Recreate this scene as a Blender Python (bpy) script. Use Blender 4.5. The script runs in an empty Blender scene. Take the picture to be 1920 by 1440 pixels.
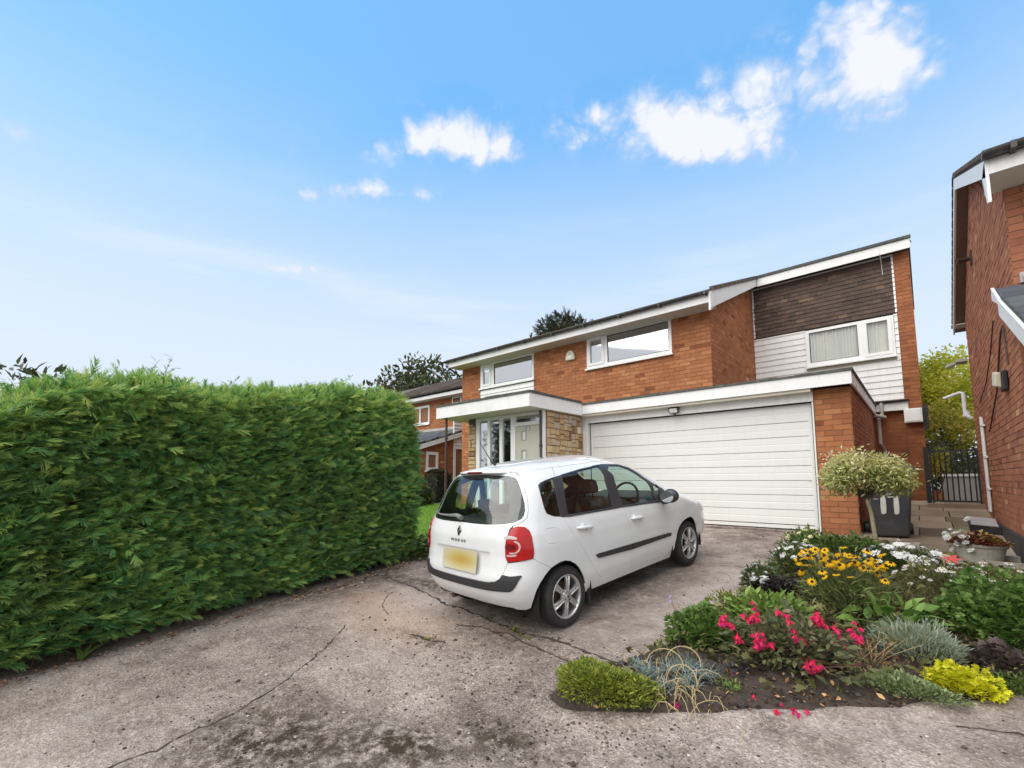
import bpy, bmesh, math, random
import numpy as np
from mathutils import Matrix, Vector
from mathutils.geometry import delaunay_2d_cdt
rng = np.random.default_rng(7)
random.seed(7)
SC = bpy.context.scene
COL = SC.collection
# ------------------------------------------------------------------ camera
EYE = np.array([0.0, 0.0, 1.67])
YAW, PITCH, ROLL = [math.radians(a) for a in (41.96432, 5.43977, -0.14463)]
FPX, CX, CY = 855.995, 958.996, 818.499
FWD = np.array([-math.sin(YAW)*math.cos(PITCH), math.cos(YAW)*math.cos(PITCH), math.sin(PITCH)])
RGT = np.array([math.cos(YAW), math.sin(YAW), 0.0]); UPV = np.cross(RGT, FWD)
RGT, UPV = RGT*math.cos(ROLL)+UPV*math.sin(ROLL), -RGT*math.sin(ROLL)+UPV*math.cos(ROLL)
cd = bpy.data.cameras.new('camera'); co = bpy.data.objects.new('camera', cd); COL.objects.link(co)
cd.sensor_fit = 'HORIZONTAL'; cd.sensor_width = 36.0; cd.lens = FPX/1920*36
cd.shift_x = (960-CX)/1920; cd.shift_y = (CY-720)/1920
cd.clip_start = 0.05; cd.clip_end = 1500
co.matrix_world = Matrix(((RGT[0], UPV[0], -FWD[0], EYE[0]), (RGT[1], UPV[1], -FWD[1], EYE[1]), (RGT[2], UPV[2], -FWD[2], EYE[2]), (0, 0, 0, 1)))
SC.camera = co
# ------------------------------------------------------------------ render / view
SC.render.engine = 'CYCLES'
SC.cycles.use_denoising = True
SC.cycles.max_bounces = 7; SC.cycles.transparent_max_bounces = 12; SC.cycles.glossy_bounces = 4
SC.cycles.sample_clamp_indirect = 6
SC.view_settings.view_transform = 'Standard'; SC.view_settings.look = 'None'
SC.view_settings.gamma = 1.0; SC.view_settings.use_curve_mapping = False
SC.view_settings.exposure = 0.6
# ------------------------------------------------------------------ sun
SUN_DIR = Vector((-0.25, -0.80, 1.2)).normalized()          # towards the sun
sd = bpy.data.lights.new('sun', 'SUN'); sd.energy = 2.25; sd.angle = math.radians(80); sd.color = (1.0, 0.935, 0.84)
so = bpy.data.objects.new('sun', sd); COL.objects.link(so); so.location = (0, 0, 30)
so.rotation_euler = SUN_DIR.to_track_quat('Z', 'Y').to_euler()
# ------------------------------------------------------------------ world
W = bpy.data.worlds.new('World'); SC.world = W; W.use_nodes = True
wt = W.node_tree; wt.nodes.clear()
def wn(t, **k):
    n = wt.nodes.new(t)
    for a, b in k.items(): setattr(n, a, b)
    return n
def wl(a, b): wt.links.new(a, b)
def wmath(op, a, b=None, c=None, clamp=False):
    n = wn('ShaderNodeMath', operation=op, use_clamp=clamp)
    for i, x in enumerate((a, b, c)):
        if x is None: continue
        if isinstance(x, (int, float)): n.inputs[i].default_value = x
        else: wl(x, n.inputs[i])
    return n.outputs[0]
sky = wn('ShaderNodeTexSky', sky_type='NISHITA', sun_disc=False)
sky.sun_elevation = math.asin(SUN_DIR.z); sky.sun_rotation = math.atan2(SUN_DIR.x, SUN_DIR.y)
sky.air_density = 1.0; sky.dust_density = 0.6; sky.ozone_density = 1.5
tc = wn('ShaderNodeTexCoord'); sx = wn('ShaderNodeSeparateXYZ'); wl(tc.outputs['Generated'], sx.inputs[0])
el = wmath('ARCSINE', sx.outputs[2]); az = wmath('ARCTAN2', sx.outputs[0], sx.outputs[1])   # radians, az from +Y to +X
# the bright haze of the lower sky, thinning with height, the same all round
hzr = wn('ShaderNodeMapRange', interpolation_type='SMOOTHSTEP'); wl(el, hzr.inputs[0]); hzr.inputs[1].default_value = 0.78; hzr.inputs[2].default_value = 0.16; hzr.inputs[3].default_value = 0.0; hzr.inputs[4].default_value = 1.0
hz = hzr.outputs[0]
skyg = wn('ShaderNodeMix', data_type='RGBA', blend_type='MULTIPLY'); skyg.inputs[0].default_value = 1.0
wl(sky.outputs[0], skyg.inputs[6]); skyg.inputs[7].default_value = (0.80, 1.42, 1.55, 1)
evn = wn('ShaderNodeMix', data_type='RGBA'); evn.inputs[0].default_value = 0.6; wl(skyg.outputs[2], evn.inputs[6]); evn.inputs[7].default_value = (0.92, 2.32, 4.35, 1)
mixh = wn('ShaderNodeMix', data_type='RGBA')
wl(wmath('MULTIPLY', hz, 0.97), mixh.inputs[0]); wl(evn.outputs[2], mixh.inputs[6])
mixh.inputs[7].default_value = (3.45, 3.85, 4.35, 1)
# clouds: soft lobes at fixed bearings, broken up by noise on the sky direction
def to_azel(px, py):
    d = FWD+RGT*(px-CX)/FPX-UPV*(py-CY)/FPX; d = d/np.linalg.norm(d)
    return math.atan2(d[0], d[1]), math.asin(d[2])
CLOUDS = [(1600,60,95,85,1.1),(1690,115,85,70,1.1),(1640,150,120,60,.9),(1480,135,85,56,1.0),(1400,178,95,56,.75),(1290,215,75,56,.75),(1240,225,56,56,1.0),(1290,270,90,50,1.0),(1360,285,105,38,1.1),
          (1480,225,110,52,.55),(1560,190,90,55,.55),(1420,250,90,40,.7),(1105,245,72,40,.85),(1130,208,44,32,.95),(860,222,70,34,.95),(800,255,85,34,.7),(870,270,85,38,.95),
          (940,288,60,26,.9),(745,285,65,28,.55),(690,356,70,22,.85),(755,366,70,14,.62),(575,368,28,18,.42),(545,504,110,15,.8),(660,512,140,12,.5),(300,262,560,30,.13),(60,252,130,34,.22),
          (1885,160,36,40,.2),(1300,535,260,22,.25)]
nz = wn('ShaderNodeTexNoise'); nz.inputs['Scale'].default_value = 7.0; nz.inputs['Detail'].default_value = 8.0; nz.inputs['Roughness'].default_value = 0.6
wl(tc.outputs['Generated'], nz.inputs['Vector'])
wob = wn('ShaderNodeVectorMath', operation='SCALE'); wl(nz.outputs['Color'], wob.inputs[0]); wob.inputs['Scale'].default_value = 0.10
wsum = wn('ShaderNodeVectorMath', operation='ADD'); wl(tc.outputs['Generated'], wsum.inputs[0]); wl(wob.outputs[0], wsum.inputs[1])
vo = wn('ShaderNodeTexVoronoi', feature='F1'); vo.inputs['Scale'].default_value = 15.0; vo.inputs['Detail'].default_value = 2.0; vo.inputs['Roughness'].default_value = 0.55; vo.inputs['Lacunarity'].default_value = 2.3;
wl(wsum.outputs[0], vo.inputs['Vector'])
billow = wmath('SUBTRACT', 0.62, vo.outputs['Distance'])
nz2 = wn('ShaderNodeTexNoise'); nz2.inputs['Scale'].default_value = 26.0; nz2.inputs['Detail'].default_value = 7.0; nz2.inputs['Roughness'].default_value = 0.62
wl(wsum.outputs[0], nz2.inputs['Vector'])
tot = None; soft = None
for px, py, rx, ry, s in CLOUDS:
    a0, e0 = to_azel(px, py); a1, _ = to_azel(px+rx, py); _, e1 = to_azel(px, py-ry); _, e2 = to_azel(px+rx, py)
    ra = max(abs(a1-a0), .01); re = max(abs(e1-e0), .008); sk = (e2-e0)/ra
    da = wmath('SUBTRACT', az, a0); de = wmath('SUBTRACT', wmath('SUBTRACT', el, e0), wmath('MULTIPLY', da, sk/ (a1-a0)*ra))
    u = wmath('MULTIPLY', da, 1/ra); v = wmath('MULTIPLY', de, 1/re)
    q = wmath('MULTIPLY', wmath('EXPONENT', wmath('MULTIPLY', wmath('ADD', wmath('MULTIPLY', u, u), wmath('MULTIPLY', v, v)), -1.1)), s)
    tot = q if tot is None else wmath('ADD', tot, q)
dens = wmath('ADD', tot, wmath('MULTIPLY', billow, 1.35))
dens = wmath('ADD', dens, wmath('MULTIPLY', wmath('SUBTRACT', nz2.outputs[0], 0.5), 0.75))
dens = wmath('ADD', dens, wmath('MULTIPLY', wmath('SUBTRACT', nz.outputs[0], 0.5), 0.9))
dens = wmath('MULTIPLY', dens, wmath('MINIMUM', wmath('MULTIPLY', tot, 3.2), 1.0))
mr = wn('ShaderNodeMapRange', interpolation_type='SMOOTHSTEP'); wl(dens, mr.inputs[0]); mr.inputs[1].default_value = -0.20; mr.inputs[2].default_value = 1.15
mixc = wn('ShaderNodeMix', data_type='RGBA'); wl(wmath('MULTIPLY', mr.outputs[0], 0.95), mixc.inputs[0]); wl(mixh.outputs[2], mixc.inputs[6])
cshade = wn('ShaderNodeMapRange'); wl(dens, cshade.inputs[0]); cshade.inputs[1].default_value = 0.15; cshade.inputs[2].default_value = 1.0
ccol = wn('ShaderNodeMix', data_type='RGBA'); wl(cshade.outputs[0], ccol.inputs[0]); ccol.inputs[6].default_value = (3.05, 3.40, 4.2, 1); ccol.inputs[7].default_value = (4.15, 4.22, 4.45, 1)
wl(ccol.outputs[2], mixc.inputs[7])
smap = wn('ShaderNodeMapping'); smap.inputs['Scale'].default_value = (2.2, 2.2, 17.0); wl(tc.outputs['Generated'], smap.inputs[0])
sn = wn('ShaderNodeTexNoise'); sn.inputs['Scale'].default_value = 1.0; sn.inputs['Detail'].default_value = 6.0; sn.inputs['Roughness'].default_value = .55; wl(smap.outputs[0], sn.inputs['Vector'])
sr = wn('ShaderNodeMapRange', interpolation_type='SMOOTHSTEP'); wl(sn.outputs[0], sr.inputs[0]); sr.inputs[1].default_value = .46; sr.inputs[2].default_value = .74
sb_ = wn('ShaderNodeMapRange', interpolation_type='SMOOTHSTEP'); wl(el, sb_.inputs[0]); sb_.inputs[1].default_value = .62; sb_.inputs[2].default_value = .30
strat = wn('ShaderNodeMix', data_type='RGBA'); wl(wmath('MULTIPLY', wmath('MULTIPLY', sr.outputs[0], sb_.outputs[0]), .5), strat.inputs[0]); wl(mixc.outputs[2], strat.inputs[6]); strat.inputs[7].default_value = (3.95, 4.1, 4.4, 1)
mixc = strat
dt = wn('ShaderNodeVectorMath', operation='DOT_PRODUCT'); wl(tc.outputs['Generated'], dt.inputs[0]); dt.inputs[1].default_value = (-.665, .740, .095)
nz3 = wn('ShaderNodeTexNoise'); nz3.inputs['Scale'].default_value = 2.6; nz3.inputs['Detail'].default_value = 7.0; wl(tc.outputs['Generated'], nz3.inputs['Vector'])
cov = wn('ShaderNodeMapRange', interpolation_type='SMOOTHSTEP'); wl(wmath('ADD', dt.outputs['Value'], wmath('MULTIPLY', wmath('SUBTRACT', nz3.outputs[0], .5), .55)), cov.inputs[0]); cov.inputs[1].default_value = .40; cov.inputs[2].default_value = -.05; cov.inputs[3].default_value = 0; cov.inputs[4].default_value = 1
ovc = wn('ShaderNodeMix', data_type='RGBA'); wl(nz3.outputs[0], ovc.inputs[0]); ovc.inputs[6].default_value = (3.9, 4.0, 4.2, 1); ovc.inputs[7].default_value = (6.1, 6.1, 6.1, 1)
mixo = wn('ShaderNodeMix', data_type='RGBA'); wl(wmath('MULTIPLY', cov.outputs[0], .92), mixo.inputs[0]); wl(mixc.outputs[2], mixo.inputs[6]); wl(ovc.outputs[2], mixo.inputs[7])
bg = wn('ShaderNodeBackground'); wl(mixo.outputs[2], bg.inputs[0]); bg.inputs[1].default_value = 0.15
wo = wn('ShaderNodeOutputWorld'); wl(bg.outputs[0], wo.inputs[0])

# ------------------------------------------------------------------ helpers
def gz(x, y):
    y = np.asarray(y, float)
    z = -0.065+0.1035*np.clip(y, -1.0, 13.0)
    return z
def tag(o, label=None, cat=None, group=None, kind=None):
    if label: o['label'] = label
    if cat: o['category'] = cat
    if group: o['group'] = group
    if kind: o['kind'] = kind
    return o
def link(o, parent=None):
    COL.objects.link(o)
    if parent is not None:
        o.parent = parent
        if parent.parent is None and not parent.get('local_frame'):
            o.matrix_parent_inverse = Matrix.Translation(-parent.location)
    return o
def empty(name, loc, label=None, cat=None, group=None, kind=None):
    o = bpy.data.objects.new(name, None); o.location = loc; o.empty_display_size = .2; COL.objects.link(o)
    return tag(o, label, cat, group, kind)
def np_mesh(name, V, F, mats=(), midx=None, tint=None, smooth=False, loops=None):
    """V (n,3); F (m,k) array or list of lists"""
    me = bpy.data.meshes.new(name)
    V = np.asarray(V, np.float32)
    if isinstance(F, np.ndarray):
        m, k = F.shape; idx = F.reshape(-1).astype(np.int32); starts = np.arange(0, m*k, k, dtype=np.int32); tots = np.full(m, k, np.int32)
    else:
        tots = np.array([len(f) for f in F], np.int32); idx = np.array([i for f in F for i in f], np.int32)
        starts = np.concatenate([[0], np.cumsum(tots)[:-1]]).astype(np.int32) if len(tots) else np.zeros(0, np.int32)
    me.vertices.add(len(V)); me.vertices.foreach_set('co', V.reshape(-1))
    me.loops.add(len(idx)); me.loops.foreach_set('vertex_index', idx)
    me.polygons.add(len(tots)); me.polygons.foreach_set('loop_start', starts); me.polygons.foreach_set('loop_total', tots)
    if midx is not None: me.polygons.foreach_set('material_index', np.asarray(midx, np.int32))
    me.polygons.foreach_set('use_smooth', np.full(len(tots), bool(smooth)))
    if tint is not None:
        a = me.attributes.new('tint', 'FLOAT', 'POINT'); a.data.foreach_set('value', np.asarray(tint, np.float32))
    for m_ in mats: me.materials.append(m_)
    me.update(); me.validate(verbose=False)
    return me
class MB:
    def __init__(s): s.v = []; s.f = []; s.m = []; s.t = []; s.ct = 0.5; s.cm = 0
    def add(s, vs, fs):
        b = len(s.v); s.v += [tuple(map(float, p)) for p in vs]; s.t += [s.ct]*len(vs)
        for f in fs: s.f.append([b+i for i in f]); s.m.append(s.cm)
        return s
    def box(s, x0, x1, y0, y1, z0, z1):
        return s.hexa([(x0,y0,z0),(x1,y0,z0),(x1,y1,z0),(x0,y1,z0),(x0,y0,z1),(x1,y0,z1),(x1,y1,z1),(x0,y1,z1)])
    def hexa(s, p):
        return s.add(p, [(3,2,1,0),(4,5,6,7),(0,1,5,4),(1,2,6,5),(2,3,7,6),(3,0,4,7)])
    def quad(s, a, b, c, d): return s.add([a,b,c,d], [(0,1,2,3)])
    def prism(s, poly, ext):
        n = len(poly); e = Vector(ext); P = [Vector(p) for p in poly]
        return s.add([tuple(p) for p in P]+[tuple(p+e) for p in P], [tuple(range(n))[::-1], tuple(range(n, 2*n))]+[(i,(i+1)%n,n+(i+1)%n,n+i) for i in range(n)])
    def tube(s, path, r, n=8, caps=True):
        P = [Vector(p) for p in path]; rs = r if isinstance(r, (list, tuple)) else [r]*len(P); vs = []; fs = []
        for i, p in enumerate(P):
            d = (P[min(i+1, len(P)-1)]-P[max(i-1, 0)]).normalized(); a = d.orthogonal().normalized() if abs(d.z) > .9 else d.cross(Vector((0,0,1))).normalized(); b = d.cross(a)
            for k in range(n):
                t = 2*math.pi*k/n; vs.append(tuple(p+(a*math.cos(t)+b*math.sin(t))*rs[i]))
        for i in range(len(P)-1):
            for k in range(n): fs.append((i*n+k, i*n+(k+1)%n, (i+1)*n+(k+1)%n, (i+1)*n+k))
        if caps: fs += [tuple(range(n))[::-1], tuple(range((len(P)-1)*n, len(P)*n))]
        return s.add(vs, fs)
    def lathe(s, prof, c, n=24, axis='z', close=False):
        vs = []; fs = []; m = len(prof)
        for i in range(n):
            t = 2*math.pi*i/n
            for r, h in prof:
                q = (r*math.cos(t), r*math.sin(t), h)
                if axis == 'y': q = (q[0], q[2], q[1])
                vs.append((c[0]+q[0], c[1]+q[1], c[2]+q[2]))
        for i in range(n):
            for j in range(m-1): fs.append((i*m+j, ((i+1)%n)*m+j, ((i+1)%n)*m+j+1, i*m+j+1))
        if close: fs += [tuple(i*m for i in range(n)), tuple(i*m+m-1 for i in range(n))[::-1]]
        return s.add(vs, fs)
    def build(s, name, mats, parent=None, smooth=False, bevel=0, recalc=True):
        if not isinstance(mats, (list, tuple)): mats = [mats]
        me = np_mesh(name, np.array(s.v).reshape(-1, 3), s.f, mats, s.m, s.t, smooth)
        if recalc:
            bm = bmesh.new(); bm.from_mesh(me); bmesh.ops.recalc_face_normals(bm, faces=bm.faces); bm.to_mesh(me); bm.free()
        o = bpy.data.objects.new(name, me); link(o, parent)
        if bevel:
            b = o.modifiers.new('bevel', 'BEVEL'); b.width = bevel; b.segments = 2; b.limit_method = 'ANGLE'; b.angle_limit = .6
        return o
def ob(name, me, parent=None): return link(bpy.data.objects.new(name, me), parent)

# ------------------------------------------------------------------ materials
def material(name):
    m = bpy.data.materials.new(name); m.use_nodes = True; nt = m.node_tree
    return m, nt, nt.nodes['Principled BSDF']
def N(nt, t, **k):
    n = nt.nodes.new(t)
    for a, b in k.items(): setattr(n, a, b)
    return n
def noise(nt, scale, detail=4, rough=.55, coord='Object', dist=0.0, vec=None):
    n = N(nt, 'ShaderNodeTexNoise'); n.inputs['Scale'].default_value = scale; n.inputs['Detail'].default_value = detail
    n.inputs['Roughness'].default_value = rough; n.inputs['Distortion'].default_value = dist
    if vec is None:
        c = N(nt, 'ShaderNodeTexCoord'); vec = c.outputs[coord]
    nt.links.new(vec, n.inputs['Vector']); return n.outputs[0]
def ramp(nt, fac, stops):
    r = N(nt, 'ShaderNodeValToRGB'); e = r.color_ramp.elements
    while len(e) > 1: e.remove(e[-1])
    e[0].position = stops[0][0]; e[0].color = (*stops[0][1], 1)
    for p, c in stops[1:]:
        x = e.new(p); x.color = (*c, 1)
    nt.links.new(fac, r.inputs[0]); return r.outputs[0]
def mixc_(nt, fac, a, b, mode='MIX'):
    m = N(nt, 'ShaderNodeMix', data_type='RGBA', blend_type=mode)
    for i, x in ((0, fac), (6, a), (7, b)):
        if isinstance(x, (int, float)): m.inputs[i].default_value = x
        elif isinstance(x, tuple): m.inputs[i].default_value = (*x, 1)
        else: nt.links.new(x, m.inputs[i])
    return m.outputs[2]
def mth(nt, op, a, b=0.0, clamp=False):
    n = N(nt, 'ShaderNodeMath', operation=op, use_clamp=clamp)
    for i, x in enumerate((a, b)):
        if isinstance(x, (int, float)): n.inputs[i].default_value = x
        else: nt.links.new(x, n.inputs[i])
    return n.outputs[0]
def bump(nt, bs, h, strength=.3, dist=.01):
    b = N(nt, 'ShaderNodeBump'); b.inputs['Strength'].default_value = strength; b.inputs['Distance'].default_value = dist
    nt.links.new(h, b.inputs['Height']); nt.links.new(b.outputs[0], bs.inputs['Normal'])
def plain(name, col, rough=.6, var=.12, scale=6, metal=0, bmp=0.0, bscale=60, spec=None, dirt=None, streak=0):
    m, nt, bs = material(name)
    n = noise(nt, scale, 5)
    c = ramp(nt, n, [(.25, tuple(x*(1-var) for x in col)), (.75, tuple(min(1, x*(1+var)) for x in col))])
    if dirt:
        d = noise(nt, dirt[1], 6, .65)
        f = N(nt, 'ShaderNodeMapRange'); nt.links.new(d, f.inputs[0]); f.inputs[1].default_value = .52; f.inputs[2].default_value = .78
        c = mixc_(nt, mth(nt, 'MULTIPLY', f.outputs[0], dirt[2]), c, dirt[0])
    if streak:
        g_ = N(nt, 'ShaderNodeNewGeometry'); mp_ = N(nt, 'ShaderNodeMapping'); mp_.inputs['Scale'].default_value = (9, 9, 1.1); nt.links.new(g_.outputs['Position'], mp_.inputs[0])
        sn_ = noise(nt, 1.6, 6, .65, vec=mp_.outputs[0]); sr_ = N(nt, 'ShaderNodeMapRange'); nt.links.new(sn_, sr_.inputs[0]); sr_.inputs[1].default_value = .50; sr_.inputs[2].default_value = .80
        c = mixc_(nt, mth(nt, 'MULTIPLY', sr_.outputs[0], streak), c, (.34,.32,.26))
    nt.links.new(c, bs.inputs['Base Color']); bs.inputs['Roughness'].default_value = rough; bs.inputs['Metallic'].default_value = metal
    if spec is not None: bs.inputs['Specular IOR Level'].default_value = spec
    if bmp: bump(nt, bs, noise(nt, bscale, 5, .6), bmp)
    return m
def tinted(name, stops, rough=.85, nscale=9, nmix=.35, bmp=.35, bscale=70, spec=.25, object_random=False):
    m, nt, bs = material(name)
    a = N(nt, 'ShaderNodeAttribute', attribute_name='tint')
    g_ = N(nt, 'ShaderNodeNewGeometry'); n = noise(nt, nscale, 5, .6, vec=g_.outputs['Position']); n_ = noise(nt, .9, 4, .6, vec=g_.outputs['Position'])
    f = mth(nt, 'ADD', mth(nt, 'ADD', a.outputs['Fac'], mth(nt, 'MULTIPLY', mth(nt, 'SUBTRACT', n_, .5), nmix*1.1)), mth(nt, 'MULTIPLY', mth(nt, 'SUBTRACT', n, .5), nmix))
    c = ramp(nt, f, stops); nt.links.new(c, bs.inputs['Base Color']); bs.inputs['Roughness'].default_value = rough
    bs.inputs['Specular IOR Level'].default_value = spec
    if bmp: bump(nt, bs, noise(nt, bscale, 5, .6), bmp, .006)
    return m
def leafmat(name, stops, trans=.3, rough=.5, spec=.3, clump=None):
    m, nt, bs = material(name)
    a = N(nt, 'ShaderNodeAttribute', attribute_name='tint'); f = a.outputs['Fac']
    if clump:
        g = N(nt, 'ShaderNodeNewGeometry'); n = noise(nt, clump[0], 3, .5, vec=g.outputs['Position'])
        f = mth(nt, 'ADD', f, mth(nt, 'MULTIPLY', mth(nt, 'SUBTRACT', n, .5), clump[1]))
    c = ramp(nt, f, stops); nt.links.new(c, bs.inputs['Base Color']); bs.inputs['Roughness'].default_value = rough; bs.inputs['Specular IOR Level'].default_value = spec
    t = N(nt, 'ShaderNodeBsdfTranslucent'); nt.links.new(c, t.inputs['Color'])
    mx = N(nt, 'ShaderNodeMixShader'); mx.inputs[0].default_value = trans
    nt.links.new(bs.outputs[0], mx.inputs[1]); nt.links.new(t.outputs[0], mx.inputs[2])
    nt.links.new(mx.outputs[0], nt.nodes['Material Output'].inputs['Surface'])
    return m
def glassmat(name, tintc, base=.06, ior=1.5, gl=(1, 1, 1)):
    m = bpy.data.materials.new(name); m.use_nodes = True; nt = m.node_tree; nt.nodes.clear()
    tr = N(nt, 'ShaderNodeBsdfTransparent'); tr.inputs[0].default_value = (*tintc, 1)
    g = N(nt, 'ShaderNodeBsdfGlossy'); g.inputs['Roughness'].default_value = .03; g.inputs[0].default_value = (*gl, 1)
    fr = N(nt, 'ShaderNodeFresnel'); geo = N(nt, 'ShaderNodeNewGeometry')
    mi = N(nt, 'ShaderNodeMix', data_type='FLOAT'); nt.links.new(geo.outputs['Backfacing'], mi.inputs[0]); mi.inputs[2].default_value = ior; mi.inputs[3].default_value = 1/ior; nt.links.new(mi.outputs[0], fr.inputs[0])
    wv = noise(nt, 2.2, 2, .4, vec=geo.outputs['Position'])
    b = N(nt, 'ShaderNodeBump'); b.inputs['Strength'].default_value = .03; b.inputs['Distance'].default_value = .02
    nt.links.new(wv, b.inputs['Height']); nt.links.new(b.outputs[0], g.inputs['Normal'])
    mx = N(nt, 'ShaderNodeMixShader')
    nt.links.new(mth(nt, 'ADD', mth(nt, 'MULTIPLY', fr.outputs[0], 1.0), base, clamp=True), mx.inputs[0])
    nt.links.new(tr.outputs[0], mx.inputs[1]); nt.links.new(g.outputs[0], mx.inputs[2])
    o = N(nt, 'ShaderNodeOutputMaterial'); nt.links.new(mx.outputs[0], o.inputs[0])
    return m
M = {}
M['brick'] = tinted('orange_brick', [(0, (.20,.068,.034)), (.3, (.325,.122,.055)), (.6, (.425,.172,.078)), (.85, (.51,.245,.12)), (1, (.60,.37,.215))])
M['brick_b'] = tinted('brown_brick', [(0, (.22,.085,.055)), (.35, (.35,.135,.078)), (.7, (.45,.195,.105)), (1, (.58,.33,.19))])
M['mortar'] = plain('mortar', (.27,.135,.072), .95, .25, 14, bmp=.4)
M['mortar_b'] = plain('mortar_brown', (.29,.14,.085), .95, .3, 14, bmp=.4)
M['white'] = plain('white_paint', (.80,.81,.81), .42, .03, 2.5, dirt=((.50,.49,.44), 3.0, .25), streak=.22)
M['upvc'] = plain('white_upvc', (.83,.84,.84), .3, .02, 2)
M['cream'] = plain('cream_paint', (.72,.68,.58), .5, .05, 3)
M['door_w'] = plain('garage_white', (.76,.77,.755), .42, .03, 2.2, dirt=((.60,.60,.55), 2.2, .35), streak=.08)
M['soffit_b'] = plain('brown_soffit', (.20,.14,.11), .6, .15, 5)
M['soffit'] = plain('soffit_white', (.62,.58,.50), .6, .08, 4)
M['felt'] = plain('roofing_felt', (.075,.078,.072), .9, .4, 16, bmp=.5, dirt=((.16,.17,.11), 7, .7))
M['gutter'] = plain('grey_black_gutter', (.045,.042,.042), .45, .3, 8, dirt=((.22,.21,.2), 9, .5))
M['black'] = plain('black_plastic', (.02,.02,.022), .45, .2, 20)
M['tile'] = tinted('hung_tile', [(0, (.062,.047,.040)), (.4, (.10,.074,.061)), (.8, (.145,.098,.077)), (1, (.19,.14,.095))], .85, 7, .35)
M['rooftile'] = tinted('roof_tile', [(0, (.07,.055,.048)), (.5, (.13,.105,.09)), (1, (.21,.18,.155))], .9, 7, .5)
M['slate'] = tinted('slate', [(0, (.035,.042,.052)), (.6, (.085,.10,.118)), (1, (.20,.215,.23))], .5, 6, .4, spec=.5)
M['stone'] = tinted('porch_stone', [(0, (.10,.11,.12)), (.08, (.26,.15,.09)), (.25, (.38,.25,.14)), (.45, (.50,.37,.20)), (.62, (.57,.46,.27)), (.8, (.44,.36,.31)), (1, (.68,.63,.55))], .9, 10, .22, .5, 40)
M['grey_door'] = plain('door_green_grey', (.50,.50,.43), .5, .04, 3)
M['glass'] = glassmat('window_glass', (.62,.66,.66), .46, 1.55, (.93,.95,1))
M['glass_clear'] = glassmat('clear_window_glass', (.86,.90,.90), .06, 1.5)
M['rearglass'] = glassmat('rear_car_glass', (.82,.93,.88), .05, 1.5)
M['carglass'] = glassmat('car_glass', (.78,.92,.86), .015, 1.45)
M['frost'] = plain('frosted_glass', (.72,.74,.72), .25, .1, 30)
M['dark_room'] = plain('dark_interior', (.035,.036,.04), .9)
M['curtain'] = plain('net_curtain', (.62,.64,.63), .9, .08, 8)
M['blind'] = plain('white_blind', (.72,.74,.74), .7, .03, 3)
M['iron'] = plain('black_iron', (.015,.015,.016), .5, .3, 20)
M['pipe_w'] = plain('white_pipe', (.76,.77,.77), .35, .04, 5)
M['pipe_b'] = plain('brown_pipe', (.06,.035,.028), .45, .2, 5)
M['pipe_g'] = plain('grey_pipe', (.42,.40,.39), .45, .1, 5)
M['bin'] = plain('bin_plastic', (.055,.056,.062), .5, .18, 5, bmp=.12, bscale=90, dirt=((.12,.12,.115), 5, .5))
M['render'] = plain('grey_render', (.38,.37,.36), .9, .12, 5, bmp=.3)
M['lamp_cream'] = plain('cream_plastic', (.66,.62,.48), .4, .04, 5)

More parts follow.
